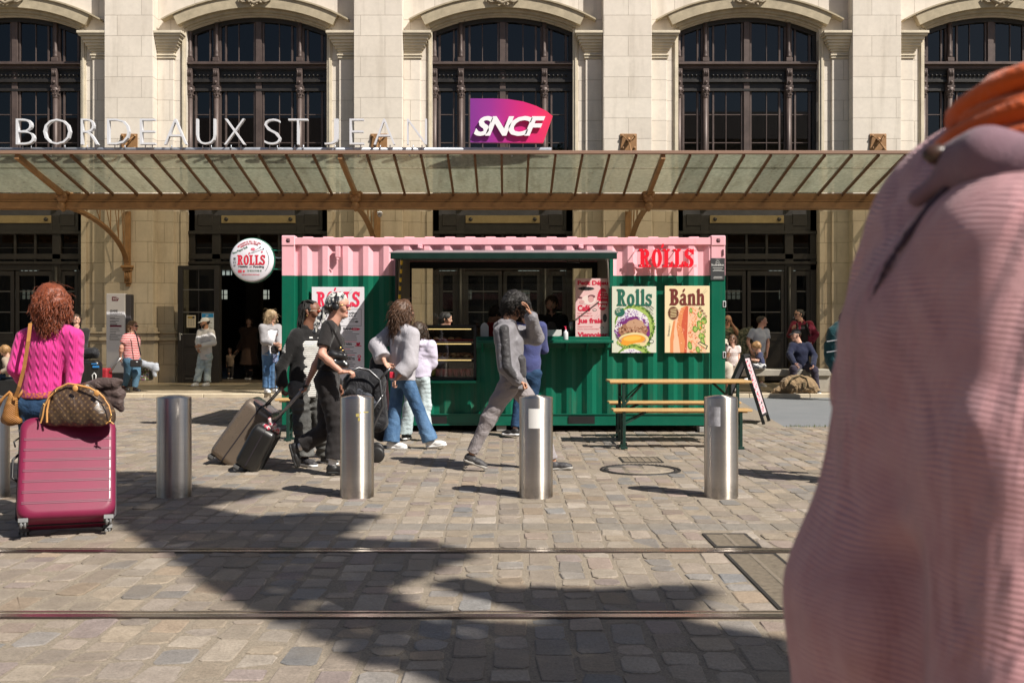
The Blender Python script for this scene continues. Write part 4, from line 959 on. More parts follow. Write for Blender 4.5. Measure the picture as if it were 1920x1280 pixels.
class Pic:
    """flat printed picture: blobs laid one over the other on a board, clipped to it"""
    def __init__(s, y, box): s.mb = MB(); s.y = y; s.k = 0; s.box = box; s.rg = random.Random(11)
    def poly(s, P, mi):
        P = clip_poly([(cx(a), cz(b)) for a, b in P], *s.box)
        if len(P) > 2: s.k += 1; s.mb.add([(a, s.y-s.k*6e-6, b) for a, b in P], [tuple(range(len(P)))], mi)
    def ell(s, x, y, a, b, mi, rot=0, n=18, rag=0, a0=0, a1=360):
        P = []
        for i in range(n+(a1-a0 < 360)):
            t_ = R(a0+(a1-a0)*i/n); k = 1+s.rg.uniform(-rag, rag); u_, v_ = a*k*math.cos(t_), b*k*math.sin(t_)
            P.append((x+u_*math.cos(rot)-v_*math.sin(rot), y-u_*math.sin(rot)-v_*math.cos(rot)))
        s.poly(P, mi)
    def band(s, x, y, a, b, w_, a0, a1, mi, n=90, r=1.6, jit=1):       # scattered bits along an arc band
        for i in range(n):
            t_ = R(s.rg.uniform(a0, a1)); k = s.rg.uniform(0, 1)
            s.ell(x+(a-w_*k)*math.cos(t_), y-(b-w_*k)*math.sin(t_), r*s.rg.uniform(.4,1.3), r*s.rg.uniform(.3,.8), mi if isinstance(mi, int) else s.rg.choice(mi), s.rg.uniform(0,3), 7, .2)
# materials for pictures
pm = [mat('ink_leaf', (.14,.27,.035), .5), mat('ink_leaf_light', (.36,.5,.12), .5), mat('ink_white', (.78,.76,.78), .5), mat('ink_lilac', (.42,.30,.55), .5), mat('ink_purple', (.17,.02,.17), .5),
      mat('ink_meat', (.34,.16,.09), .5), mat('ink_meat_light', (.52,.31,.2), .5), mat('ink_meat_dark', (.13,.045,.02), .5), mat('ink_egg', (.75,.62,.33), .5), mat('ink_orange', (.78,.33,.03), .5),
      mat('ink_orange_light', (.85,.5,.08), .5), M_ink, mat('ink_crust', (.72,.26,.10), .5), mat('ink_crust_light', (.85,.52,.34), .5), mat('ink_crust_red', (.58,.10,.045), .5), mat('ink_carrot', (.8,.25,.06), .5), M_dg, M_pc, mat('ink_darkleaf', (.05,.12,.02), .5)]
def rolls_pic(P, X, Y, k):
    P.ell(X, Y, 40*k, 44*k, 0, n=30, rag=.04); P.ell(X-1, Y+1, 38*k, 41*k, 1, n=26, rag=.05); P.ell(X-4, Y+2, 35*k, 38*k, 2, n=22, rag=.04)
    P.ell(X-3, Y+9*k, 36*k, 30*k, 4, n=22, rag=.06)
    P.band(X-3, Y+5*k, 36*k, 38*k, 13*k, 10, 175, [2,2,2,3,3,4], 190, 2.1*k); P.band(X-3, Y+8*k, 36*k, 34*k, 8*k, 150, 215, [2,3,4,4], 50, 2*k)
    P.band(X, Y, 41*k, 44*k, 5*k, -60, 130, [0,1,18], 90, 2.4*k)
    P.ell(X-2, Y+8*k, 30*k, 17*k, 5, n=24, rag=.08); P.ell(X+2, Y-4*k, 18*k, 11*k, 6, n=16, rag=.1)
    P.band(X-2, Y+6*k, 27*k, 15*k, 14*k, 0, 360, [5,6,7,6], 70, 2.6*k)
    P.ell(X-1, Y+29*k, 33*k, 17*k, 18, n=24, rag=.04); P.ell(X-2, Y+27*k, 31*k, 15*k, 8, .06, 24, .02); P.ell(X-3, Y+28*k, 27*k, 11.5*k, 6, .06, 22); P.ell(X-2, Y+26*k, 24*k, 9.5*k, 9, .08, 22); P.ell(X-4, Y+24*k, 18*k, 5*k, 10, .08, 18)
    P.ell(X-17, Y+36*k, 11*k, 6*k, 9, -.3, 16); P.ell(X+8, Y+37*k, 17*k, 4.5*k, 8, .1, 14); P.band(X, Y+26*k, 38*k, 20*k, 4*k, 190, 350, [0,1,18,1], 60, 2.3*k)
t = panel('food_poster', 'pale green poster reading Rolls with a cut filled roll, left one of the pair', 1147, 1230, 537, 661, M_pc)
bx = (cx(1147), cx(1230), cz(661), cz(537)); P = Pic(DC-.0205, bx)
rolls_pic(P, 1189, 612, .93); rolls_pic(P, 1188, 686, .93)
P.ell(1221, 640, 4.5, 3.6, 11, n=14); P.ell(1221, 640, 3.4, 2.6, 17, n=12)
for i in range(24):
    a_ = i*2*math.pi/24; P.poly([(1162+8.3*math.cos(a_-.12), 585+7.5*math.sin(a_-.12)), (1162+10.5*math.cos(a_), 585+9.5*math.sin(a_)), (1162+8.3*math.cos(a_+.12), 585+7.5*math.sin(a_+.12))], 16)
P.ell(1162, 585, 8.6, 7.7, 16, n=24)
P.mb.build('picture', pm, t, fix=False)
f = MB(); slab(f, 'Rolls', cx(1156), cz(573.5), DC-.024, cx(1222)-cx(1156), cz(542)-cz(573.5))
put_text(f, 'FAIT\nICI', cx(1156.5), cz(587), DC-.026, w=.085, h=.05, bold=.02, mi=1, rot=.35)
put_text(f, 'Yummy !', cx(1152.5), cz(630), DC-.024, w=.12, h=.035, bold=.02, mi=2, rot=-.95)
for i, (s_, l_) in enumerate((("Rouleaux frais", 0), ("faits minute", 1))): put_text(f, s_, cx(1207+3*i), cz(578-3.5*i), DC-.024, w=.15, h=.02, mi=2, rot=-.85)
for a, b in (((1216,574),(1224,582)),((1219,572),(1226,578))): f.bar((cx(a[0]),DC-.024,cz(a[1])), (cx(b[0]),DC-.024,cz(b[1])), .0008, .005, (0,1,0), mi=2)
f.build('lettering', [M_dg, M_pc, M_ink], t, fix=False)
M_cy = mat('poster_cream_yellow', (.82,.68,.42), .45); M_br = mat('ink_brown', (.16,.025,.02), .5)
t = panel('food_poster', 'cream yellow poster reading Bánh with a sandwich, right one of the pair', 1246, 1330, 536, 661, M_cy)
bx = (cx(1246), cx(1330), cz(661), cz(536)); P = Pic(DC-.0205, bx)
P.poly([(1256,661),(1257,632),(1263,600),(1272,580),(1283,574),(1290,573),(1290,661)], 13); P.poly([(1256,661),(1256,635),(1262,602),(1266,600),(1263,625),(1268,661)], 12)
P.poly([(1275,661),(1272,636),(1268,612),(1272,590),(1277,577),(1286,573),(1292,575),(1291,661)], 12); P.poly([(1282,661),(1284,640),(1277,610),(1281,585),(1286,574),(1291,575),(1291,661)], 14)
P.poly([(1262,661),(1262,640),(1266,620),(1272,645),(1274,661)], 13)
for i in range(26): P.ell(P.rg.uniform(1270,1286), P.rg.uniform(580,655), 1.5, .6, P.rg.choice([13,14,12]), P.rg.uniform(-.5,.5), 7)
P.poly([(1290,574),(1298,573),(1308,577),(1316,590),(1322,615),(1324,661),(1287,661)], 13)
for i in range(150):
    y_ = P.rg.uniform(577, 660); P.ell(P.rg.uniform(1291, 1307), y_, P.rg.uniform(1.5,3.2), P.rg.uniform(.5,1), P.rg.choice([15,15,13,12,8,14]), P.rg.uniform(.6,2.6), 7, .1)
for x_, y_, a_, b_ in ((1311,610,5,10),(1317,640,4,11),(1303,617,5,6),(1315,630,6,6),(1319,602,6,7),(1311,590,4,6),(1295,582,3,5),(1293,648,4,8),(1308,655,4,6)): P.ell(x_, y_, a_, b_, 0, .2, 14, .1); P.ell(x_, y_, a_*.6, b_*.65, 1, .2, 12, .1)
P.band(1310, 620, 12, 45, 10, -90, 90, [18,0,8,15,1], 60, 2)
P.poly([(1307,643),(1312,640),(1327,648),(1324,655)], 11); P.poly([(1309,643.5),(1312,642),(1324.5,648.8),(1322.7,653)], 8)
for i in range(26):
    a_ = i*2*math.pi/26; P.poly([(1262+8.7*math.cos(a_-.12), 587+11*math.sin(a_-.12)), (1262+11*math.cos(a_), 587+13.5*math.sin(a_)), (1262+8.7*math.cos(a_+.12), 587+11*math.sin(a_+.12))], 7)
P.ell(1262, 587, 9, 11.5, 7, n=24)
for i in range(6): P.poly([(1256.5,580+i*2.8),(1268,578.5+i*2.8),(1268,579.5+i*2.8),(1256.5,581+i*2.8)], 8)
P.mb.build('picture', pm, t, fix=False)
f = MB(); slab(f, 'Ba`nh', cx(1255), cz(572), DC-.024, cx(1321)-cx(1255), cz(541.5)-cz(572))
put_text(f, 'Sandwich !', cx(1254.5), cz(630), DC-.024, w=.165, h=.026, mi=1, rot=1.45)
for i, ch in enumerate('非常好吃'): put_text(f, ch, cx(1309+3.6*i), cz(578+5.2*i), DC-.024, w=.036, h=.036, bold=.01, mi=0, rot=-.6)
for a, b in (((1316,550),(1323,541)),((1319,550),(1326,544))): f.bar((cx(a[0]),DC-.024,cz(a[1])), (cx(b[0]),DC-.024,cz(b[1])), .0008, .005, (0,1,0), mi=1)
f.build('lettering', [M_br, M_ink], t, fix=False)
# menu board
t = panel('menu_board', 'tall white ROLLS menu board on the green wall behind the walking women', 585, 683, 538, 726, mat('menu_white', (.76,.74,.78), .45), th=.02)
M_mr = mat('menu_red', (.80,.03,.085), .5)
f = MB(); slab(f, "RO'LLS", cx(594), cz(575), DC-.0225, cx(675)-cx(594), cz(547)-cz(575), 0)
rg = random.Random(8); yy = DC-.0215
for a, b, c_, d_ in ((592,678,579.5,580.1),(592,678,610.5,611.1),(592,592.6,579.5,611),(677.4,678,579.5,611)): rect(f, cx(a), cx(b), cz(d_), cz(c_), yy, 1)
put_text(f, 'APÉRO', cx(654.5), cz(589), yy, h=.033, bold=.03, mi=1); put_text(f, '6,50 €', cx(654.5), cz(594.5), yy, h=.033, bold=.03, mi=1); put_text(f, 'FORMULE', cx(600), cz(589), yy, h=.033, bold=.03, mi=1); put_text(f, '12,50 €', cx(600), cz(594.5), yy, h=.033, bold=.03, mi=1)
for x_ in (600, 633, 654.5):
    for i, py in enumerate((597.5, 600, 602.5)): rect(f, cx(x_), cx(x_+rg.uniform(9,16)), cz(py+.7), cz(py), yy, 1)
disc(f, cx(669), cz(603), yy, .025, .012, 12, 1)
for (hd, hy, hx) in (('ROLLS', 620, 600), ('BANH', 618.5, 644), ('ENTRÉES', 647, 640), ('SALADES', 650, 597), ('DESSERTS', 675, 638), ('BOISSONS', 680, 597), ('CAFÉS', 705, 650), ('THÉS', 705, 600)):
    put_text(f, hd, cx(hx), cz(hy), yy, h=.036, bold=.035, mi=1)
    for i in range(6 if hy < 700 else 4):
        rect(f, cx(hx), cx(hx+rg.uniform(16,30)), cz(hy+4.2+i*3.6), cz(hy+3.3+i*3.6), yy, 1 if rg.random() < .6 else 0)
disc(f, cx(667), cz(617), yy, .062, .018, 18, 0); put_text(f, 'new', cx(662), cz(618.5), yy-.001, h=.016, mi=2)
for x_, z_ in ((672,646),(674,644),(670,644.5)): disc(f, cx(x_), cz(z_), yy, .012, .022, 8, 0)
rect(f, cx(666), cx(678), cz(649), cz(647.5), yy, 0); disc(f, cx(674), cz(668), yy, .025, .022, 12, 0); disc(f, cx(674), cz(674), yy, .02, .02, 12, 0); disc(f, cx(674), cz(668), yy-.0005, .013, .011, 12, 2)
for a, b in (((653,549),(660,542)),((655,552),(662,546))): f.bar((cx(a[0]),DC-.022,cz(a[1])), (cx(b[0]),DC-.022,cz(b[1])), .0008, .004, (0,1,0), mi=1)
f.build('print', [M_mr, M_ink, MATS['menu_white']], t, fix=False)
# small dark plaque
t = panel('maker_plaque', 'small dark grey plaque on the right corner post of the kiosk', 1332, 1359, 484, 525, mat('plaque_grey', (.05,.052,.055), .4), yy=DC-.012, th=.009)
t['category'] = 'plaque'
f = MB(); yy = DC-.0125; put_text(f, 'kubéko', cx(1334), cz(498.5), yy, w=23*u, h=4.2*u, bold=.02); put_text(f, 'containers', cx(1341), cz(486.6), yy, w=9*u, h=1.2*u)
for a, b, c_ in ((1336,1355,501.8),(1338,1353,505),(1336,1357,507.4),(1338,1354,518.6),(1337,1354,521.2)): rect(f, cx(a), cx(b), cz(c_+.8), cz(c_), yy, 0)
P_ = [(cx(1341.5),yy,cz(492.5)),(cx(1343),yy,cz(490)),(cx(1345.5),yy,cz(488.3)),(cx(1348),yy,cz(490.5)),(cx(1349.5),yy,cz(492.5)),(cx(1341.5),yy,cz(492.5))]; f.tube(P_, .0025, 5)
f.build('print', mat('plaque_print', (.6,.6,.58), .5), t, fix=False)
# breakfast poster inside the hatch
yq = DC+.09
def qx(p): return PX(p, yq)
def qz(p): return PZ(p, yq)
t = thing('breakfast_poster', 'pink and red Petit Déjeuner poster hung inside the hatch on the right', 'poster', (qx(1108), yq, qz(632)))
f = MB(); f.bbox(qx(1079), qx(1141), yq, yq+.008, qz(632), qz(522), .001); f.build('board', mat('poster_pink', (.78,.50,.50), .5), t)
M_pr = mat('poster_red', (.62,.02,.06), .5); f = MB(); yy = yq-.002; uu = qx(1)-qx(0)
def bt(s_, x_, y_, w_, h_, mi=0, b=.05): put_text(f, s_, qx(x_), qz(y_), yy, w=w_*uu, h=h_*uu, bold=b, mi=mi)
bt('Petit Déjeu', 1083, 537, 57, 11); bt('Café', 1083, 583.5, 24, 12); bt('Jus frais', 1083, 608.5, 47, 12.5); bt('Viennoiser', 1083, 632, 57, 9.5)
bt('Espresso ou Allongé', 1083, 588.5, 26, 2.2, b=.02); bt('Latte ou Noisette 1 or', 1083, 593, 28, 2.2, b=.02); bt('Orange & Citron Pressé', 1083, 613.5, 28, 2.2, b=.02); bt('Pomme, Orange & Gingembre', 1083, 618, 40, 2.2, b=.02)
disc(f, qx(1130), qz(561), yy+.0005, 16*uu*.66, 21.5*uu, 60, 0, .06)
bt('1 Café', 1129, 549.5, 10, 3, 2, .03); bt('+ 1 Jus', 1125, 554.5, 13, 3, 2, .03); bt('+ 1 Vien.', 1122, 559.5, 17, 3, 2, .03); bt('Form', 1118.5, 569, 20, 6, 2); bt('7,90', 1122, 577.5, 15, 6, 2)
disc(f, qx(1099), qz(541), yy, 16*uu, 3.6*uu, 40, 1, .12); bt('BIM BAM', 1092, 542.5, 15, 3.2, 2, .03)
disc(f, qx(1104), qz(562), yy+.0003, 13*uu, 9*uu, 20, 2); disc(f, qx(1109), qz(556), yy, 7*uu, 3.6*uu, 16, 3); disc(f, qx(1108), qz(561), yy-.0002, 5.6*uu, 6*uu, 20, 4); disc(f, qx(1091), qz(566), yy, 5*uu, 3.6*uu, 14, 4); disc(f, qx(1088), qz(558), yy, 4*uu, 1.8*uu, 12, 3)
disc(f, qx(1115), qz(581), yy, 4*uu, 2.3*uu, 16, 1); disc(f, qx(1115), qz(581), yy-.0003, 3*uu, 1.5*uu, 14, 2); disc(f, qx(1128.5), qz(614), yy, 4*uu, 2.3*uu, 16, 1); disc(f, qx(1128.5), qz(614), yy-.0003, 3*uu, 1.5*uu, 14, 2); disc(f, qx(1134), qz(596), yy, 4*uu, 8*uu, 16, 1)
for a, b in (((1114,597),(1121,587)),((1117,598),(1125,590))): f.bar((qx(a[0]),yy,qz(a[1])), (qx(b[0]),yy,qz(b[1])), .0008, .004, (0,1,0), mi=1)
f.build('print', [M_pr, M_ink, mat('poster_pale', (.82,.66,.62), .5), mat('poster_plum', (.18,.06,.07), .5), mat('poster_rose', (.66,.36,.36), .5)], t, fix=False)

# display cabinet
yd0, yd1 = DC+.02, DC+.55
t = thing('display_cabinet', 'refrigerated glass display cabinet of cakes and drinks in the hatch, left side', 'cabinet', (cx(845), DC+.28, CBZ))
f = MB(); zt = cz(613)
f.bbox(cx(783), CB1, yd0, yd1, zt, zt+.03, .004); f.bbox(CB1-.035, CB1, yd0, yd1, CBZ+.02, zt, .004); f.bbox(cx(783), cx(783)+.03, yd0, yd1, CBZ+.02, zt, .004)
f.bbox(cx(783), CB1, yd0, yd1, CBZ+.02, cz(707), .004); f.box(cx(783), CB1, yd1, yd1+.02, CBZ+.02, zt); f.build('housing', M_blk, t)
f = MB()
for py in (640.5, 671.5): f.bbox(cx(788), CB1-.04, yd0+.03, yd1-.01, cz(py)-.02, cz(py), .002)
f.build('shelf', mat('steel_shelf', (.35,.3,.28), .35, .7), t)
f = MB()
for py in (616.5, 644.5, 675): f.bbox(cx(788), CB1-.07, yd0+.02, yd0+.035, cz(py)-.008, cz(py)+.003, .001)
f.build('light_strip', mat('warm_strip', (1,.8,.4), .5, emit=(1,.72,.28), estr=.9), t)
f = MB(); rg = random.Random(5)
for i in range(8):
    x_ = cx(797+i*11.5); f.lathe([(0,0),(.03,0),(.034,.02),(.034,.08),(.028,.1),(0,.1)], (x_, yd0+.12, cz(706)), 12, mi=[0,0,1,1,2,2,2,2][i])
    f.lathe([(0,0),(.03,0),(.034,.02),(.034,.08),(.028,.1),(0,.1)], (x_+.03, yd0+.25, cz(706)), 12, mi=[0,0,1,1,2,2,2,2][i])
f.build('drink_cans', [mat('can_yellow', (.35,.33,.05), .35), mat('can_pink', (.45,.15,.17), .35), mat('can_red', (.35,.05,.07), .35)], t)
f = MB()
for j, (a, b) in enumerate(((800,838),(842,886))):
    for i in range(60): f.ball((rg.uniform(cx(a), cx(b)), yd0+rg.uniform(.06,.4), cz(670)+rg.uniform(.0,.05)), rg.uniform(.014,.028), 6, mi=rg.choice((0,0,1)), sc=(1.3,1,.7))
for i in range(5): f.lathe([(0,0),(.04,0),(.045,.05),(.0,.06)], (cx(802+i*14), yd0+.2, cz(640)), 10, mi=i%2)
f.bbox(cx(812), CB1-.05, yd0+.1, yd0+.4, cz(640), cz(636), .004, 2); f.build('pastries', [mat('pastry_brown', (.22,.1,.04), .7), mat('pastry_cream', (.55,.38,.2), .7), mat('tray_red', (.3,.02,.02), .5)], t)
f = MB(); f.box(cx(786), CB1-.036, yd0+.005, yd0+.01, cz(707), zt-.002); f.build('front_glass', glass('cabinet_glass', (.95,.95,.94), .9), t)
# small things on the counter
t = thing('paper_takeaway_box', 'white takeaway carton with arched handle standing on the counter behind the man', 'box', (cx(907), DC+.2, cz(631)))
f = MB(); xa_, xb_ = PX(901,DC+.2), PX(916,DC+.2); zz0 = cz(631); P = [(xa_,zz0),(xb_,zz0),(xb_,zz0+.14),((xa_+xb_)/2+.03,zz0+.18),((xa_+xb_)/2,zz0+.195),((xa_+xb_)/2-.03,zz0+.18),(xa_,zz0+.14)]
f.prism(P, DC+.16, DC+.24); f.build('carton', mat('carton_white', (.62,.6,.58), .7), t)
t = thing('paper_tray_stack', 'white paper tray box on the counter before the bearded vendor', 'box', (cx(1033), DC+.3, cz(631)))
f = MB(); f.bbox(PX(1018,DC+.3), PX(1052,DC+.3), DC+.18, DC+.42, cz(630.5), cz(630.5)+.09, .004); f.build('box', MATS['carton_white'], t)
t = thing('paper_bag_pile', 'pile of brown paper sheets lying beside the window left of the man', 'paper', (cx(893), yb-.3, 1.35))
f = MB()
for i in range(7): a_ = rg.uniform(-.03,.03); f.obox((PX(893,16)+a_, 16+a_, 1.30+i*.022), (.22,.02+a_*.3,0), (-.02,.15,0), (0,0,.008))
f.bbox(PX(893,16)-.25, PX(893,16)+.25, 15.85, 16.2, .25, 1.285, .01); f.build('sheets', mat('kraft', (.3,.22,.15), .8, noise=.15), t)
t = thing('sanitizer_bottle', 'small clear pump bottle with red top standing on the green shelf', 'bottle', (cx(1062), DC-.2, 1.252))
f = MB(); X_ = PX(1060.5, DC-.2); f.lathe([(0,0),(.032,0),(.035,.01),(.035,.09),(.03,.11),(.012,.125),(.012,.14),(0,.14)], (X_, DC-.2, 1.253), 16); f.build('bottle', mat('clear_gel', (.6,.6,.62), .15), t)
f = MB(); f.lathe([(0,.14),(.014,.14),(.014,.155),(.005,.156),(.005,.18),(0,.18)], (X_, DC-.2, 1.253), 10); f.bbox(X_-.022, X_+.01, DC-.206, DC-.194, 1.428, 1.438, .003); f.build('pump', mat('pump_red', (.6,.03,.08), .4), t)
t = thing('coffee_urn', 'dark steel urn on the counter between the vendor and the pink poster', 'urn', (PX(1072,DC+.4), DC+.4, cz(631)))
f = MB(); f.lathe([(0,0),(.06,0),(.06,.2),(.05,.22),(.02,.23),(0,.24)], (PX(1073,DC+.4), DC+.4, cz(631)), 16); f.tube([(PX(1068,DC+.4),DC+.33,cz(631)+.05),(PX(1068,DC+.4),DC+.28,cz(631)+.04)], .01, 6); f.build('body', mat('dull_steel', (.3,.28,.26), .3, .8), t)

# ================================================================== STREET FURNITURE
def brushed():
    q = NB('brushed_steel', .28, 1); n = q.noise(1, q.mapping((1.5,1.5,420)), detail=3); n2 = q.noise(2.2, detail=5)
    q.color(q.mix(1, q.ramp(n, [(.3,(.66,.60,.53)),(.7,(.78,.72,.65))]), q.ramp(n2, [(.3,.8),(.7,1.1)]), 'MULTIPLY'))
    pz = q.sep(q.tc.outputs['Object'])[2]; lw = q.n('MapRange'); lw.inputs['From Min'].default_value = .16; lw.inputs['From Max'].default_value = .0; q.l(pz, lw.inputs[0])
    q.color(q.mix(q.math('MULTIPLY', q.ramp(q.noise(9, detail=6), [(.35, 0.0), (.65, 1.0)]), q.math('ADD', q.math('MULTIPLY', lw.outputs[0], .8), .08)), q.b.inputs['Base Color'].links[0].from_socket, (.16,.13,.10)))
    q.l(q.math('ADD', q.math('MULTIPLY', n2, .15), .30), q.b.inputs['Roughness']); q.b.inputs['Anisotropic'].default_value = .9; q.b.inputs['Anisotropic Rotation'].default_value = .25; tg = q.n('Tangent'); tg.direction_type = 'RADIAL'; tg.axis = 'Z'; q.l(tg.outputs[0], q.b.inputs['Tangent'])
    q.l(q.bump(n, .0003), q.b.inputs['Normal']); return q.m
M_bs = brushed(); DB = 8.55
bl = ['leftmost steel bollard, cut by the left edge of the photo', 'steel bollard standing in shade between the pink suitcase and the grey trolley case', 'steel bollard in front of the woman with the headscarf, faint yellow marks on it', 'steel bollard with a blank white sticker, in front of the walking man', 'steel bollard with a printed grey sticker, in front of the beer table']
bp = [-16, 326.5, 669.5, 1005, 1352]
t0 = thing('bollard', bl[0], 'bollard', (PX(bp[0],DB), DB, 0), 'steel bollards along the tram track')
f = MB(); f.lathe([(.14,-.03),(.14,.822),(.137,.828),(.06,.842),(0,.846)], (PX(bp[0],DB), DB, 0), 48); f.build('post', M_bs, t0)
def sticker(t, X, pa, pb, ya, yb_, nm, m, extra=None):
    f = MB(); r_ = .1412; D = DB-.14; n = 8
    def ang(p): return math.asin(max(-1, min(1, (PX(p, DB-.12)-X)/r_)))
    a0, a1 = ang(pa), ang(pb); V = []
    for i in range(n+1):
        a_ = a0+(a1-a0)*i/n
        for zz in (PZ(yb_, D), PZ(ya, D)): V.append((X+r_*math.sin(a_), DB-r_*math.cos(a_), zz))
    f.add(V, [(2*i, 2*i+2, 2*i+3, 2*i+1) for i in range(n)])
    return f.build(nm, m, t)
for i in range(1, 5):
    c = copy_tree(t0); c.location.x = PX(bp[i], DB); c['label'] = bl[i]
    X = c.location.x
    if i == 3: sticker(c, X, 991, 1013, 766, 803, 'sticker', mat('sticker_white', (.78,.77,.75), .6))
    if i == 4: sticker(c, X, 1331, 1350, 763, 799, 'sticker', mat('sticker_grey', (.52,.52,.56), .6, noise=.3, nscale=20))
    if i == 2:
        for (a, b_, c_, d_) in ((668,674,775,781),(672,676,783,789),(676,690,772,774)): sticker(c, X, a, b_, c_, d_, 'glue_mark', mat('glue_yellow', (.42,.34,.10), .7))

# beer table set
M_pine = mat('pine_varnished', (.60,.38,.16), .4, noise=.16, nscale=4, stretch=(.6,9,9), coat=.3, bump=.0006, bscale=40)
M_leg = mat('leg_green', (.008,.035,.026), .4, noise=.1)
def beer(name, label, cat, xl, xr, d, z, wd, legz, xin=.18):
    t = thing(name, label, cat, ((xl+xr)/2, d, 0), 'folding wood and metal beer furniture')
    for i, (ya, yb_) in enumerate(((-wd/2, -.004), (.004, wd/2)) if wd > .3 else ((-wd/2, wd/2),)):
        f = MB(); f.bbox(xl, xr, d+ya, d+yb_, z-.026, z, .004)
        f.build('board', M_pine, t)
    f = MB(); f.bbox(xl+.03, xr-.03, d-.012, d+.012, z-.05, z-.027, .003); f.build('batten', M_pine, t)
    for X, sg in ((xl+xin, 1), (xr-xin, -1)):
        f = MB(); h_ = wd/2-.03
        for sy in (-1, 1): f.bbox(X-.018, X+.018, d+sy*h_-.018, d+sy*h_+.018, .0, z-.027, .003); f.bbox(X-.04, X+.04, d+sy*h_-.022, d+sy*h_+.022, .0, .03, .003)
        for zz in (z*.18, z*.72): f.bbox(X-.012, X+.012, d-h_, d+h_, zz-.015, zz+.015, .002)
        f.tube([(X, d-h_, z*.2), (X, d+h_, z*.7)], .007, 6); f.tube([(X, d+h_, z*.2), (X, d-h_, z*.7)], .007, 6)
        f.bar((X, d, z*.66), (X+sg*.24, d, z-.04), .03, .012); f.bar((X, d-h_, z*.62), (X+sg*.26, d-.02, z-.04), .02, .02)
        f.build('leg_frame', M_leg, t)
    return t
beer('beer_table', 'folding table with long varnished pine top in front of the green kiosk wall', 'table', PX(1141,12.5), PX(1405,12.5), 12.6, .775, .5, 0, .17)
beer('beer_bench', 'pine bench on the near side of the pine table', 'bench', PX(1148,12.0), PX(1407,12.0), 12.02, .465, .25, 0, .13)
beer('beer_bench', 'pine bench on the far side of the pine table, against the green wall', 'bench', PX(1140,13.3), PX(1386,13.3), 13.3, .465, .25, 0, .13)
beer('beer_bench', 'yellow pine bench end with green leg beside the grey suitcase', 'bench', PX(519,12.9), PX(640,12.9), 12.9, .53, .25, 0, .16)
# A-board
def aboard():
    d0, d1 = 15.05, 15.6; t = thing('sidewalk_board', 'black A-frame menu board with pink print beside the kiosk corner', 'sign board', (PX(1395,d0), d0, 0))
    ap0, ap1 = Vector((3.50, 15.2, 1.0)), Vector((3.72, 15.76, 1.0))
    for nm, dx in (('front_leaf', .29), ('rear_leaf', -.40)):
        f = MB(); b0, b1 = ap0+Vector((dx,-dx*.38,-1.0)), ap1+Vector((dx,-dx*.38,-1.0)); n = (b0-ap0).cross(ap1-ap0).normalized()
        if n.x*dx < 0: n = -n
        f.bar(ap0, b0, .03, .045, n); f.bar(ap1, b1, .03, .045, n); f.bar(ap0, ap1, .04, .04, n); m0, m1 = ap0.lerp(b0,.88), ap1.lerp(b1,.88); f.bar(m0, m1, .035, .03, n)
        lf = f.build(nm, M_blk, t)
        f = MB(); q0, q1, q2, q3 = ap0.lerp(b0,.04)+n*.004, ap1.lerp(b1,.04)+n*.004, m1+n*.004, m0+n*.004
        f.add([q0,q1,q2,q3,q0-n*.012,q1-n*.012,q2-n*.012,q3-n*.012], [(0,1,2,3),(7,6,5,4)], 0)
        rg = random.Random(9)
        if dx > 0:
            for i in range(44):
                u0 = rg.uniform(.08,.75); v0 = .03+i/44*.92; uw = rg.uniform(.08,.2); vh = .012 if i % 4 else .03; o_ = n*.006
                A = lambda u_, v_: q0.lerp(q1, u_).lerp(q3.lerp(q2, u_), v_)+o_
                f.add([A(u0,v0),A(u0+uw,v0),A(u0+uw,v0+vh),A(u0,v0+vh)], [(0,1,2,3)], 1 if i % 3 else 2)
        f.build('face', [mat('board_face', (.62,.5,.52), .4), M_mr, M_ink] if dx > 0 else [mat('board_back', (.09,.09,.1), .4)]*1, lf)
    f = MB(); f.bar(ap0+Vector((.2,.0,-.55)), ap0+Vector((-.2,.0,-.55)), .01, .01); f.build('stay', M_blk, t)
aboard()
# stone bench
M_conc = mat('bench_stone', (.33,.30,.25), .8, noise=.15, nscale=6, bump=.002)
t = thing('stone_bench', 'low grey stone bench with slab seat where the group sits, right', 'bench', (PX(1460,21.8), 21.8, .075))
f = MB(); f.bbox(PX(1340,21.6), PX(1557,21.6), 21.55, 22.1, .42, .56, .012); f.build('seat', M_conc, t)
for px in (1372, 1545):
    f = MB(); f.bbox(PX(px-12,21.6), PX(px+12,21.6), 21.6, 22.05, .078, .418, .01); f.build('leg', M_conc, t)

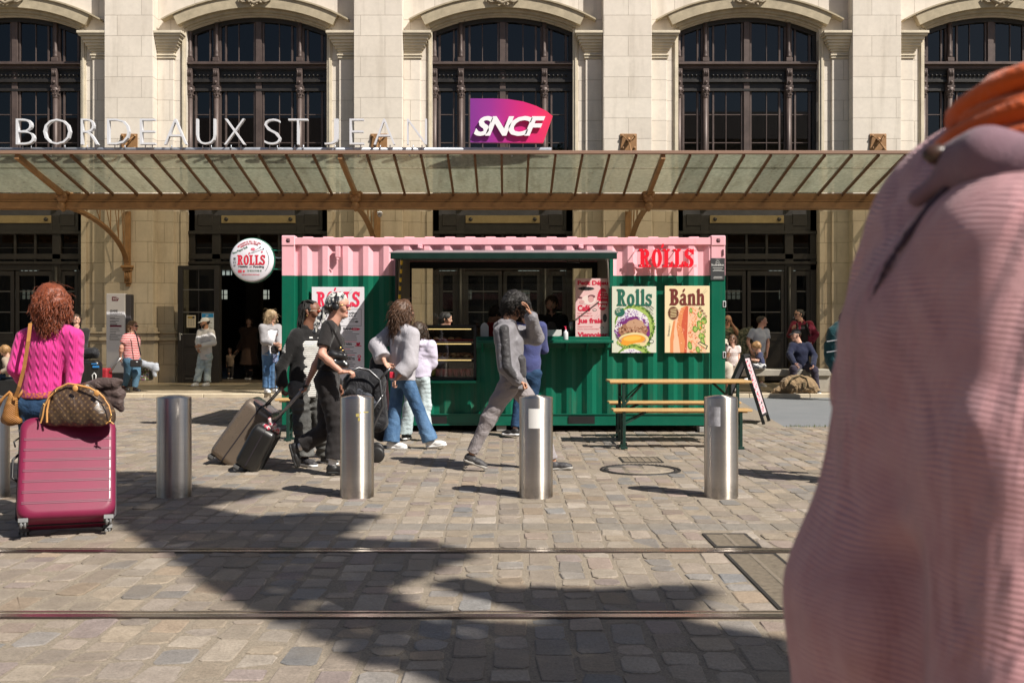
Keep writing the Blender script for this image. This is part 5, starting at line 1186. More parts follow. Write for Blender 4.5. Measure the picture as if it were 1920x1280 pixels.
# unseen tree added at right, its crown shaped to cast the big track shadow
def tree():
    hx, hy = -L.x/-L.z, -L.y/-L.z
    def gp(px, py): d = EYE*F/(py-HZ); return (PX(px, d), d)
    shade = [[(-160,905),(20,935),(120,950),(215,985),(300,1040),(360,1090),(450,1140),(560,1188),(640,1235),(835,1290),(1000,1400),(1500,1400),(1500,1256),(1350,1228),(1230,1192),(1100,1165),(905,1158),(790,1132),(760,1098),(905,1040),(830,1012),(640,1006),(735,964),(600,958),(480,966),(400,950),(540,918),(400,912),(360,905),(360,884),(215,882),(120,870),(-160,862)],
             [(945,1097),(1150,1100),(1330,1092),(1350,1110),(1290,1160),(1420,1185),(1500,1200),(1500,1230),(1350,1205),(1180,1180),(1010,1165),(975,1130)]]
    S = [[gp(*q) for q in p] for p in shade]
    def inside(x, y, P):
        c = False
        for i in range(len(P)):
            (xa, ya), (xb, yb_) = P[i], P[i-1]
            if (ya > y) != (yb_ > y) and x < (xb-xa)*(y-ya)/(yb_-ya)+xa: c = not c
        return c
    rg = random.Random(21); pts = []
    for P, cnt in ((S[0], 9000), (S[1], 1900)):
      bx = (min(p[0] for p in P), max(p[0] for p in P), min(p[1] for p in P), max(p[1] for p in P)); lim = len(pts)+cnt
      while len(pts) < lim:
        x, y = rg.uniform(bx[0], bx[1]), rg.uniform(bx[2], bx[3])
        if inside(x, y, P) and all(inside(x+a_, y+b_, P) for a_, b_ in ((.055,0),(-.055,0),(0,.055),(0,-.055))):
            h = 9.2 + 1.1*math.sin(x*1.3)*math.cos(y*1.1) + rg.uniform(-.8,.8); pts.append((x+hx*h, y+hy*h, h))
    ca = (sum(p[0] for p in pts)/len(pts), sum(p[1] for p in pts)/len(pts))
    base = (ca[0]+2.0, ca[1]-2.2, 0)
    t = thing('shadow_tree', 'added leafy tree out of view beyond the right edge, shaped to shade the tracks', 'tree', base)
    f = MB()
    for (x, y, z) in pts:
        s_ = rg.uniform(.055,.10); a_ = Vector((rg.gauss(0,1), rg.gauss(0,1), rg.gauss(0,.5))).normalized(); b_ = a_.cross(Vector((rg.gauss(0,1),rg.gauss(0,1),rg.gauss(0,1)))).normalized(); c = Vector((x,y,z))
        f.add([c-a_*s_, c-b_*s_*.7, c+a_*s_, c+b_*s_*.7], [(0,1,2,3)], rg.choice((0,0,1)))
    f.build('crown', [mat('leaf_green', (.05,.10,.02), .6), mat('leaf_light', (.09,.15,.03), .6)], t, fix=False)
    f = MB(); f.tube([base, (base[0]-.1,base[1]+.1,3), (base[0]-.3,base[1]+.2,6), (ca[0]+1,ca[1]-1,8.2)], [.32,.26,.22,.14], 12)
    for i in range(26):
        q = min((rg.choice(pts) for _ in range(60)), key=lambda p_: (p_[0]-base[0])**2+(p_[1]-base[1])**2); f.tube([(base[0]-.3,base[1]+.2,rg.uniform(5,6.2)), ((base[0]+q[0])/2,(base[1]+q[1])/2,q[2]-.9), q], [.09,.05,.012], 6)
    f.build('trunk', mat('bark', (.2,.16,.11), .9, noise=.3, nscale=6), t)
tree()
# ================================================================== FIGURES: smooth solid shapes sampled on a grid (surface nets)
class Sdf:
    def __init__(s): s.p = []
    def cap(s, a, b, ra, rb=None, side=None, wa=1.0, wb=None, k=.02, op='add', cut=None, ends=None):
        s.p.append((np.array(a, float), np.array(b, float), ra, ra if rb is None else rb, None if side is None else np.array(side, float)/np.linalg.norm(side), wa, wa if wb is None else wb, k, op, list(cut or [])))
        if ends:
            d = s.p[-1][1]-s.p[-1][0]; d /= max(1e-9, np.linalg.norm(d))
            if 'b' in ends: s.p[-1][9].append((s.p[-1][1], d))
            if 'a' in ends: s.p[-1][9].append((s.p[-1][0], -d))
        return s
    def box(s):
        lo, hi = np.full(3, 1e9), np.full(3, -1e9)
        for (a, b, ra, rb, sd_, wa, wb, k, op, cut) in s.p:
            if op == 'sub': continue
            m = max(ra*max(1, wa), rb*max(1, wb))+.03; lo = np.minimum(lo, np.minimum(a, b)-m); hi = np.maximum(hi, np.maximum(a, b)+m)
        return lo, hi
    def net(s, h, disp=None, cuts=()):
        lo, hi = s.box(); n = np.ceil((hi-lo)/h).astype(int)+2
        ax = [lo[i]+h*np.arange(n[i]) for i in range(3)]; D = np.full(n, .2, np.float32)
        for (a, b, ra, rb, sd_, wa, wb, k, op, cut) in s.p:
            m = max(ra*max(1, wa), rb*max(1, wb))+.03+k; l_ = np.minimum(a, b)-m; h_ = np.maximum(a, b)+m
            i0 = np.clip(((l_-lo)/h).astype(int), 0, n-1); i1 = np.clip(((h_-lo)/h).astype(int)+2, 1, n)
            if np.any(i1 <= i0): continue
            X, Y, Z = np.meshgrid(ax[0][i0[0]:i1[0]]-a[0], ax[1][i0[1]:i1[1]]-a[1], ax[2][i0[2]:i1[2]]-a[2], indexing='ij', sparse=True)
            ba = b-a; L2 = max(1e-9, ba@ba); t = np.clip((X*ba[0]+Y*ba[1]+Z*ba[2])/L2, 0, 1)
            qx, qy, qz = X-ba[0]*t, Y-ba[1]*t, Z-ba[2]*t; d2 = qx*qx+qy*qy+qz*qz
            if sd_ is not None:
                qs = qx*sd_[0]+qy*sd_[1]+qz*sd_[2]; w_ = wa+(wb-wa)*t; d2 = d2-qs*qs+(qs/w_)**2
            d = np.sqrt(np.maximum(d2, 0))-(ra+(rb-ra)*t)
            for (c, nn) in cut: d = np.maximum(d, (X+a[0]-c[0])*nn[0]+(Y+a[1]-c[1])*nn[1]+(Z+a[2]-c[2])*nn[2])
            sl = tuple(slice(i0[i], i1[i]) for i in range(3)); E = D[sl]
            if op == 'add': hh = np.clip(.5+.5*(E-d)/k, 0, 1); D[sl] = E+(d-E)*hh-k*hh*(1-hh)
            else: hh = np.clip(.5-.5*(E+d)/k, 0, 1); D[sl] = E+(-d-E)*hh+k*hh*(1-hh)
        if disp is not None or cuts:
            X, Y, Z = np.meshgrid(*ax, indexing='ij', sparse=True)
            if disp is not None:
                near = np.abs(D) < .06
                if near.any():
                    I = np.nonzero(near); D[I] += disp(ax[0][I[0]], ax[1][I[1]], ax[2][I[2]]).astype(np.float32)
            for (c, nn) in cuts: D = np.maximum(D, ((X-c[0])*nn[0]+(Y-c[1])*nn[1]+(Z-c[2])*nn[2]).astype(np.float32))
        D[0] = D[-1] = .1; D[:, 0] = D[:, -1] = .1; D[:, :, 0] = D[:, :, -1] = .1
        return surfnet(D, lo, h)
def surfnet(D, lo, h):
    S = D < 0; n = np.array(D.shape); c = n-1
    C = np.zeros(c, np.uint8)
    for i in (0,1):
        for j in (0,1):
            for k in (0,1): C += S[i:n[0]-1+i, j:n[1]-1+j, k:n[2]-1+k]
    act = np.argwhere((C > 0) & (C < 8))
    if len(act) == 0: return np.zeros((0,3)), np.zeros((0,4), int)
    idx = np.full(c, -1, np.int64); idx[tuple(act.T)] = np.arange(len(act))
    acc = np.zeros((len(act), 3)); cnt = np.zeros(len(act))
    for ax in range(3):
        o1, o2 = [a for a in range(3) if a != ax]
        for u in (0,1):
            for v in (0,1):
                p = act.copy(); p[:, o1] += u; p[:, o2] += v; q = p.copy(); q[:, ax] += 1
                a, b = D[tuple(p.T)], D[tuple(q.T)]; m = (a < 0) != (b < 0); t = np.where(m, a/np.where(a-b == 0, 1, a-b), 0)
                w_ = p.astype(float); w_[:, ax] += t; acc[m] += w_[m]; cnt[m] += 1
    V = acc/np.maximum(cnt, 1)[:, None]*h+lo; Q = []
    for ax in range(3):
        o1, o2 = (ax+1) % 3, (ax+2) % 3
        sa = [slice(0, n[i]) for i in range(3)]; sb = list(sa); sa[ax] = slice(0, n[ax]-1); sb[ax] = slice(1, n[ax])
        A, B_ = S[tuple(sa)], S[tuple(sb)]
        for flip, M in ((0, A & ~B_), (1, ~A & B_)):
            e = np.argwhere(M); e = e[(e[:, o1] > 0) & (e[:, o2] > 0) & (e[:, o1] < c[o1]) & (e[:, o2] < c[o2])]
            r = []
            for (u, v) in ((1,1),(0,1),(0,0),(1,0)):
                p = e.copy(); p[:, o1] -= u; p[:, o2] -= v; r.append(idx[tuple(p.T)])
            r = np.stack(r, 1); Q.append(r[:, ::-1] if flip else r)
    Q = np.concatenate(Q); Q = Q[(Q >= 0).all(1)]
    # one pass of smoothing
    return V, Q
def smooth_net(V, Q, it=1, f=.5):
    for _ in range(it):
        acc = np.zeros_like(V); cnt = np.zeros(len(V))
        for i in range(4):
            a, b = Q[:, i], Q[:, (i+1) % 4]
            np.add.at(acc, a, V[b]); np.add.at(cnt, a, 1); np.add.at(acc, b, V[a]); np.add.at(cnt, b, 1)
        V = V*(1-f)+acc/np.maximum(cnt, 1)[:, None]*f
    return V
def net_mesh(name, parts, mats, parent, smooth_it=1):
    """parts: list of (V, Q, material index or per-face array); one mesh object"""
    Vs, Qs, Ms, o = [], [], [], 0
    for V, Q, mi in parts:
        if len(V) == 0: continue
        if smooth_it: V = smooth_net(V, Q, smooth_it)
        Vs.append(V); Qs.append(Q+o); o += len(V); Ms.append(np.full(len(Q), mi) if np.isscalar(mi) else mi)
    if not Vs: return None
    V = np.concatenate(Vs).astype(np.float32); Q = np.concatenate(Qs).astype(np.int32); M = np.concatenate(Ms).astype(np.int32)
    me = bpy.data.meshes.new(name); me.vertices.add(len(V)); me.vertices.foreach_set('co', V.ravel())
    me.loops.add(len(Q)*4); me.loops.foreach_set('vertex_index', Q.ravel()); me.polygons.add(len(Q))
    me.polygons.foreach_set('loop_start', np.arange(0, len(Q)*4, 4, dtype=np.int32)); me.polygons.foreach_set('loop_total', np.full(len(Q), 4, np.int32))
    me.polygons.foreach_set('material_index', M); me.polygons.foreach_set('use_smooth', np.ones(len(Q), bool)); me.update(calc_edges=True)
    return link_mesh(name, me, mats, parent)
def folds(amp, fr=22, seed=0, stretch=(1,1,1)):
    r = np.random.default_rng(seed); K = r.normal(0, 1, (5, 3)); K /= np.linalg.norm(K, axis=1)[:, None]; K = K*np.array(stretch); ph = r.uniform(0, 6, 5)
    def f(x, y, z):
        w1 = np.sin((x*K[0,0]+y*K[0,1]+z*K[0,2])*fr*.45+ph[0]); w2 = np.sin((x*K[1,0]+y*K[1,1]+z*K[1,2])*fr*.6+ph[1])
        a = np.sin((x*K[2,0]+y*K[2,1]+z*K[2,2])*fr+2.2*w1+ph[2]); b = np.sin((x*K[3,0]+y*K[3,1]+z*K[3,2])*fr*1.7+2*w2+ph[3]); c = np.sin((x*K[4,0]+y*K[4,1]+z*K[4,2])*fr*3+2*a+ph[4])
        return amp*(.6*a*np.abs(a)+.45*b*w1+.2*c)
    return f

# fabric and skin
def skin(name, col, lip):
    if name in MATS: return MATS[name], MATS[name+'_lip']
    q = NB(name, .5, spec=.4); n = q.noise(14, detail=4); q.color(q.mix(n, tuple(c*.88 for c in col), tuple(min(1,c*1.1) for c in col)))
    q.b.inputs['Subsurface Weight'].default_value = .12; q.b.inputs['Subsurface Radius'].default_value = (.012,.004,.002); q.b.inputs['Subsurface Scale'].default_value = .5
    return q.m, mat(name+'_lip', lip, .45)
def cloth(name, col, rough=.85, var=.12, weave=500, bump=.0012, stripes=None, fold=.006, col2=None, sheen=.15, fscale=9):
    """stripes: (period in m, share of second colour, second colour)"""
    if name in MATS: return MATS[name]
    q = NB(name, rough, spec=.2); n = q.noise(6, detail=5); n2 = q.noise(weave, detail=2)
    c = q.mix(n, tuple(x*(1-var) for x in col), tuple(min(1, x*(1+var)) for x in col))
    if stripes:
        z = q.sep(q.tc.outputs['Object'])[2]; w_ = q.math('ADD', z, q.math('MULTIPLY', n, .012))
        f = q.math('LESS_THAN', q.math('FRACT', q.math('DIVIDE', w_, stripes[0])), stripes[1]); c = q.mix(f, c, stripes[2])
    if col2: c = q.mix(q.ramp(q.noise(col2[1], detail=3), [(.47,0.0),(.53,1.0)]), c, col2[0])
    q.color(c); b1 = q.bump(q.noise(fscale, detail=3, dist=.6), fold*2); q.l(q.bump(n2, bump, normal=b1), q.b.inputs['Normal']); q.b.inputs['Sheen Weight'].default_value = sheen
    return q.m
def denim(name, col, hi):
    if name in MATS: return MATS[name]
    q = NB(name, .85, spec=.2); n = q.noise(5, q.mapping((1,1,.5)), detail=5); n2 = q.noise(260, q.mapping((1,1,.3)), detail=2)
    c = q.mix(q.ramp(n, [(.35,0.0),(.65,1.0)]), col, hi); c = q.mix(1, c, q.ramp(n2, [(.3,.8),(.7,1.15)]), 'MULTIPLY'); q.color(c)
    b1 = q.bump(q.noise(10, q.mapping((1,1,1.6)), detail=4, dist=.8), .014); q.l(q.bump(n2, .001, normal=b1), q.b.inputs['Normal']); return q.m
def hairm(name, col, hi, rough=.45):
    if name in MATS: return MATS[name]
    q = NB(name, rough, spec=.5); n = q.noise(1, q.mapping((160,160,18)), detail=4, dist=.3); q.color(q.mix(q.ramp(n, [(.35,0.0),(.7,1.0)]), col, hi)); q.l(q.bump(n, .004), q.b.inputs['Normal']); return q.m

SK = {'light': skin('skin_light', (.56,.32,.23), (.45,.16,.13)), 'tan': skin('skin_tan', (.46,.24,.15), (.35,.13,.1)), 'brown': skin('skin_brown', (.20,.09,.055), (.2,.06,.05)), 'pink': skin('skin_pinkish', (.56,.30,.22), (.45,.15,.12))}
UP = np.array((0,0,1.0))
def nrm(v): v = np.array(v, float); return v/max(1e-9, np.linalg.norm(v))

def hand_sdf(S, W, D, N, T, sc=1.0, curl=25, spread=0.0, thumb=35):
    """W wrist, D direction to the knuckles, N palm normal, T thumb side"""
    W = np.array(W); D = nrm(D); T = nrm(np.array(T)-D*np.dot(T, D)); N = nrm(np.array(N)-D*np.dot(N, D)-T*np.dot(N, T))
    S.cap(W-D*.015*sc, W+D*.025*sc, .022*sc, .018*sc, T, 1.15, 1.4, k=.01*sc); S.cap(W+D*.025*sc, W+D*.082*sc, .0135*sc, .0115*sc, T, 2.3, 3.1, k=.012*sc)
    for i, (off, ln) in enumerate(((.029,.070),(.0095,.079),(-.0105,.073),(-.029,.058))):
        p = W+D*(.088-.003*abs(i-1))*sc+T*off*sc; d = nrm(D+T*spread*(1.5-i)); a = 0.0; r = .0087*sc
        for j, f in enumerate((.45,.32,.26)):
            a += R(curl*(1.0 if j else .7)*(1+.08*i)); dd = d*math.cos(a)+N*math.sin(a); q = p+dd*ln*f*sc*1.05
            S.cap(p, q, r, r*.9, k=.004*sc); p = q; r *= .92
    b = W+D*.022*sc+T*.024*sc; ta = R(thumb); m = b+(D*math.cos(ta)+T*math.sin(ta)*.8+N*.35)*.042*sc; e = m+(D*math.cos(ta*.4)+T*math.sin(ta*.4)*.6+N*(.3+curl/90))*.034*sc
    S.cap(b, m, .0125*sc, .0105*sc, k=.01*sc); S.cap(m, e, .0102*sc, .008*sc, k=.004*sc)

def head_sdf(S, C, hf, hu, g, neck=None, jaw=1.0, wd=1.0):
    hr = np.cross(hf, hu)
    P = lambda f, u, r=0.0: C+(hf*f+hu*u+hr*r)*g
    S.cap(P(-.028,.030), P(.018,.034), .087*g, .083*g, hr, .88*wd, k=.02*g); S.cap(P(.03,.03), P(.042,-.055), .060*g, .042*g, hr, 1.06*wd, .98*wd*jaw, k=.03*g)
    S.cap(P(.0,-.035), P(.052,-.088), .050*g, .025*g, hr, 1.1*wd*jaw, 1.05*jaw, k=.025*g)
    S.cap(P(.072,.026,-.030), P(.072,.026,.030), .016*g, k=.014*g); S.cap(P(.094,.012), P(.112,-.022), .0085*g, .0125*g, k=.010*g); S.cap(P(.098,-.026,-.012), P(.098,-.026,.012), .009*g, k=.007*g)
    for s_ in (-1, 1):
        S.cap(P(.104,.008,s_*.031), P(.10,.008,s_*.036), .0125*g, k=.012*g, op='sub'); S.cap(P(.062,-.012,s_*.042), P(.066,-.026,s_*.036), .022*g, k=.02*g)
        S.cap(P(-.012,.018,s_*.079*wd), P(-.004,-.022,s_*.075*wd), .0125*g, .009*g, hf, 1.3, k=.006*g)
    S.cap(P(.088,-.052,-.017), P(.088,-.052,.017), .0085*g, k=.006*g); S.cap(P(.086,-.062,-.013), P(.086,-.062,.013), .0085*g, k=.006*g); S.cap(P(.078,-.09,-.008), P(.078,-.09,.008), .017*g, k=.014*g)
    if neck is not None: S.cap(neck-UP*.02*g, P(-.022,-.055), .062*g, .052*g, k=.02*g); S.cap(neck+hf*.03*g, P(.02,-.075), .045*g, .038*g, k=.02*g)

def person(label, d, J, yaw, look=None, g=1.0, h=.010, skinc='light', top=None, pants=None, shoes=None, hair=None, extra=None, hands=None, build=1.0, group=None, tilt=0.0, eyes=True, face=True, seat=False, hw=1.0, brow=(.06,.035,.02), waist=1.0, skirt=None, hd=1.0, coat=None):
    """J maps joint names to (column, row, depth offset) of the photo grid; every radius is metric"""
    W = {k_: np.array(PP(v[0], v[1], d+(v[2] if len(v) > 2 else 0.0))) for k_, v in J.items()}
    fw = np.array((math.cos(R(yaw)), math.sin(R(yaw)), 0.0)); rt = np.array((math.sin(R(yaw)), -math.cos(R(yaw)), 0.0))
    sk, lipm = SK[skinc]; hm = h
    nk, pv, C = W['neck'], W['hip'], W['head']; sp = nrm(nk-pv); rtS = nrm(rt+np.array((0,0,tilt)))
    sw = .165*g*(.9+.1*build)*hw; sh = {'R': nk+rtS*sw-sp*.035*g, 'L': nk-rtS*sw-sp*.035*g}
    for s_ in 'LR':
        if 's'+s_ in W: sh[s_] = W['s'+s_]
    hp = {'R': pv+rt*.088*g, 'L': pv-rt*.088*g}; ch = nk-sp*.17*g+fw*.01*g; wa = pv+sp*.14*g
    ly, lp = look if look is not None else (yaw, 0.0)
    hf = np.array((math.cos(R(ly))*math.cos(R(lp)), math.sin(R(ly))*math.cos(R(lp)), math.sin(R(lp)))); hu = nrm(UP-hf*np.dot(UP, hf))
    hr = np.cross(hf, hu)
    gz = min(0, 0)
    base = (float(pv[0]), float(pv[1]), 0.0 if d < 21.2 else .075)
    if seat is not False and seat is not True: base = (base[0], base[1], seat)
    t = thing('person', label, 'person', base, group)
    t.location.z = base[2]
    Bd = Sdf(); b_ = build
    inn = .88
    Bd.cap(ch, wa, .098*g*b_*inn, .086*g*b_*inn*waist, rt, 1.42, 1.36, k=.05); Bd.cap(wa, pv, .086*g*b_*inn*waist, .10*g*b_*inn, rt, 1.36, 1.5, k=.05)
    Bd.cap(nk-sp*.05*g-rtS*.1*g*hw, nk-sp*.05*g+rtS*.1*g*hw, .055*g, k=.04)
    AR = {}
    for s_ in 'LR':
        if 'e'+s_ in W:
            e, w_ = W['e'+s_], W['w'+s_]; AR[s_] = (sh[s_], e, w_)
            Bd.cap(sh[s_], e, .048*g*b_, .037*g*b_, k=.03); Bd.cap(e, e+(w_-e)*.35, .038*g*b_, .039*g*b_, k=.02); Bd.cap(e+(w_-e)*.35, w_, .039*g*b_, .024*g, k=.02)
        if 'k'+s_ in W:
            k_, a_ = W['k'+s_], W['a'+s_]; fr_ = k_-.0
            Bd.cap(hp[s_], k_, .078*g*b_*inn, .052*g*b_*inn, k=.03); Bd.cap(k_, k_+(a_-k_)*.35, .050*g*b_, .052*g*b_, k=.03); Bd.cap(k_+(a_-k_)*.35, a_, .052*g*b_, .033*g, k=.02)
    parts = []
    V, Q = Bd.net(max(hm, .010)); parts.append((V, Q, 0))
    Hd = Sdf(); head_sdf(Hd, C, hf, hu, g*hd, nk, wd=1.0); V, Q = Hd.net(.0055 if hm <= .010 else .0075)
    if len(V):
        cen = V[Q].mean(1); m1 = np.zeros(len(Q), int)
        for uu in (-.052, -.062):
            rel = cen-(C+(hf*.09+hu*uu)*g*hd); m1[(np.abs(rel@hu) < .0065*g) & (np.abs(rel@hr) < .024*g) & (np.abs(rel@hf) < .014*g)] = 1
        parts.append((V, Q, m1))
    for s_ in 'LR':
        if s_ in AR and not (hands and hands.get(s_) == 'none'):
            hs = (hands or {}).get(s_, {}); e, w_ = AR[s_][1], AR[s_][2]; D = nrm(hs['D']) if 'D' in hs else nrm(w_-e)
            T = hs.get('T', fw if abs(np.dot(D, fw)) < .8 else UP); N = hs.get('N', -rtS if s_ == 'R' else rtS)
            Hs = Sdf(); hand_sdf(Hs, w_, D, N, T, g*.98, hs.get('curl', 28), hs.get('spread', .0), hs.get('thumb', 35)); V, Q = Hs.net(.0042 if hm <= .010 else .006); parts.append((V, Q, 0))
    net_mesh('body', parts, [sk, lipm], t)
    # ---- trousers
    if pants:
        S = Sdf(); pm_ = pants; thr, knr, anr = pm_.get('r', (.082,.062,.052)); ln = pm_.get('len', .97)
        top_c = [(pv+sp*pm_.get('rise', .10)*g, sp)]
        S.cap(pv+sp*.10*g, pv, .090*g*b_*waist, .100*g*b_, rt, 1.40, 1.5, k=.04, cut=top_c); S.cap(pv-fw*.045*g-UP*.01, pv-fw*.05*g-UP*.04*g, .075*g*b_, .07*g*b_, rt, 1.5, k=.05, cut=top_c)
        for s_ in 'LR':
            if 'k'+s_ not in W: continue
            k_, a_ = W['k'+s_], W['a'+s_]; en = k_+(a_-k_)*ln
            S.cap(hp[s_], k_, thr*g*b_*1.08, knr*g*b_, k=.03, cut=top_c if not seat else None); S.cap(k_, en, knr*g*b_, anr*g*b_, k=.03, ends='b')
            if pm_.get('stack'): S.cap(en-(a_-k_)*.09, en-(a_-k_)*.02, anr*g*b_*1.12, k=.015)
        V, Q = S.net(hm, folds(pm_.get('fold', .006), pm_.get('fr', 26), sum(map(ord, label)) % 97, (1,1,1.6)))
        po = net_mesh('trousers', [(V, Q, 0)], pm_['mat'], t)
    if skirt: pass
    # ---- upper garments (inner first)
    for ti, tp in enumerate([top] if isinstance(top, dict) else (top or [])):
        S = Sdf(); inf = tp.get('inf', .012)*g; hem = tp.get('hem', -.06); sl = tp.get('sleeve', 2.0); slr = tp.get('sr', (1,1,1)); open_ = tp.get('open')
        cutp = [(pv+UP*hem*g if tp.get('flat', 1) else pv+sp*hem*g, -UP)]
        low = pv+sp*(hem-.02)*g
        S.cap(ch, wa, .103*g*b_+inf, .092*g*b_*waist+inf, rt, 1.42, 1.36, k=.05, cut=cutp)
        S.cap(wa, low, .092*g*b_*waist+inf, (.100*b_+tp.get('flare', .004))*g+inf, rt, 1.38, 1.45, k=.05, cut=cutp)
        S.cap(nk-sp*.055*g-rtS*.11*g*hw, nk-sp*.055*g+rtS*.11*g*hw, .062*g+inf*.6, k=.05)
        S.cap(nk-sp*.01*g, nk+sp*.035*g, .062*g+inf*.5, .055*g+inf*.4, k=.03)
        if tp.get('bust'): [S.cap(ch+rt*x_*g+fw*.075*g-sp*.02*g, ch+rt*x_*g+fw*.08*g-sp*.03*g, .05*g, k=.05) for x_ in (-.07,.07)]
        for s_ in 'LR':
            if s_ not in AR: continue
            a_, e, w_ = AR[s_]; r0, r1, r2 = .056*g*b_+inf, .046*g*b_+inf*.9, .034*g+inf*.9
            r0 *= slr[0]; r1 *= slr[1]; r2 *= slr[2]
            if sl <= 1: en = a_+(e-a_)*sl; S.cap(a_, en, r0, r0*.97+.003, k=.04, ends='b')
            else: en = e+(w_-e)*min(1, (sl-1)); S.cap(a_, e, r0, r1, k=.04); S.cap(e, en, r1, r2, k=.02, ends='b')
            if tp.get('cuff') and sl > 1: S.cap(en-nrm(en-e)*.045*g, en-nrm(en-e)*.02*g, r2*1.02, k=.01); 
        S.cap(C-hu*.03*g, nk+sp*.06*g, (.057 if not tp.get('high') else .045)*g, .062*g, k=.006, op='sub')
        if tp.get('vneck'): S.cap(nk+sp*.05*g+fw*.06*g, nk-sp*tp['vneck']*g+fw*.13*g, .055*g, .012*g, k=.006, op='sub')
        if tp.get('hood'):
            S.cap(nk-fw*.06*g-rtS*.07*g+UP*.0*g, nk-fw*.06*g+rtS*.07*g+UP*.0*g, .05*g, k=.02); S.cap(nk-fw*.10*g-UP*.03*g, nk-fw*.09*g-UP*.08*g, .05*g, .03*g, rt, 1.5, k=.02); S.cap(nk+fw*.055*g-rtS*.06*g+UP*.01, nk-fw*.02*g-rtS*.09*g+UP*.02*g, .028*g, k=.02); S.cap(nk+fw*.055*g+rtS*.06*g+UP*.01, nk-fw*.02*g+rtS*.09*g+UP*.02*g, .028*g, k=.02)
        if tp.get('collar'):
            for a0 in range(0, 12): 
                p0, p1 = (R(a0*30), R(a0*30+30)); q = lambda a: nk+(fw*math.cos(a)+rtS*math.sin(a))*.064*g+sp*(.045-.025*math.cos(a))*g
                if a0 in (11, 0) and open_: continue
                S.cap(q(p0), q(p1), .016*g, k=.01)
        cc = []
        if open_:      # open front: a wedge removed in front of the chest
            for z_ in np.linspace(-.1, .62, 9): S.cap(pv+UP*z_*g+fw*.13*g-rt*open_*g, pv+UP*z_*g+fw*.13*g+rt*open_*g, .055*g, k=.008, op='sub')
        V, Q = S.net(hm if inf < .05 else hm, folds(tp.get('fold', .005), tp.get('fr', 24), (sum(map(ord, label))+ti) % 89))
        net_mesh(tp.get('name', 'shirt'), [(V, Q, 0)], tp['mat'], t)
    # ---- shoes
    if shoes:
        for s_ in 'LR':
            if 'a'+s_ not in W: continue
            a_ = W['a'+s_]; sp_ = (shoes.get(s_) or {}); F_ = nrm(sp_.get('D', fw)); Un = nrm(UP-F_*np.dot(UP, F_)) if abs(F_[2]) < .95 else nrm(fw)
            if 'U' in sp_: Un = nrm(np.array(sp_['U'])-F_*np.dot(sp_['U'], F_))
            rs = np.cross(F_, Un); S = Sdf(); cutb = [(a_-Un*.078*g, -Un)]; tall = shoes.get('tall', 0)
            S.cap(a_-Un*.045*g-F_*.022*g, a_-Un*.052*g+F_*.12*g, .038*g, .030*g, rs, .95, 1.35, k=.02, cut=cutb); S.cap(a_+Un*(.0+tall)*g, a_-Un*.04*g, .040*g, .042*g, k=.02, ends='a'); S.cap(a_-Un*.055*g+F_*.08*g, a_-Un*.06*g+F_*.165*g, .034*g, .024*g, rs, 1.3, 1.5, k=.02, cut=cutb)
            S.cap(a_+Un*.05*g, a_-Un*.0*g, .030*g, k=.006, op='sub')
            V, Q = S.net(min(hm, .008)); so = net_mesh('shoe', [(V, Q, 0)], shoes['mat'], t)
            S = Sdf(); cb = [(a_-Un*.088*g, -Un), (a_-Un*.066*g, Un)]
            S.cap(a_-Un*.077*g-F_*.025*g, a_-Un*.077*g+F_*.165*g, .018*g, .017*g, rs, 2.35, 2.5, k=.01, cut=cb); S.cap(a_-Un*.077*g-F_*.025*g, a_-Un*.077*g+F_*.06*g, .036*g, .036*g, k=.01, cut=cb); S.cap(a_-Un*.077*g+F_*.06*g, a_-Un*.077*g+F_*.15*g, .036*g, .043*g, k=.01, cut=cb)
            V, Q = S.net(min(hm, .006)); net_mesh('sole', [(V, Q, 0)], shoes.get('sole', MATS['print_white']), so)
            if shoes.get('sock'):
                S = Sdf(); S.cap(a_+UP*.0, a_+nrm(W['k'+s_]-a_)*.11*g, .037*g, .042*g, k=.01, ends='b'); V, Q = S.net(.008, folds(.003, 60, 3)); net_mesh('sock', [(V, Q, 0)], shoes['sock'], t)
    gh = g*hd; P = lambda f, u, r=0.0: C+(hf*f+hu*u+hr*r)*gh
    if eyes and face:
        f = MB()
        for s_ in (-1, 1): f.ball(P(.0865,.009,s_*.031), .0115*gh, 8, 0)
        f.build('eyes', [mat('eye_white', (.5,.47,.45), .3)], t)
        f = MB()
        for s_ in (-1, 1): f.ball(P(.0945,.009,s_*.031), .006*gh, 8, 0); f.tube([P(.092,.031,s_*.016), P(.094,.036,s_*.032), P(.082,.032,s_*.048)], [.003*gh,.0045*gh,.002*gh], 5)
        f.build('brows', [mat('brow_'+str(int(brow[0]*1000)), brow, .7)], t)
    # ---- hair
    if hair: hair_build(t, hair, P, hf, hu, hr, C, gh, hm)
    if extra: extra(t, W, P, dict(fw=fw, rt=rt, hf=hf, hu=hu, hr=hr, sp=sp, sh=sh, nk=nk, pv=pv, g=g, C=C, hm=hm, wa=wa, ch=ch))
    return t
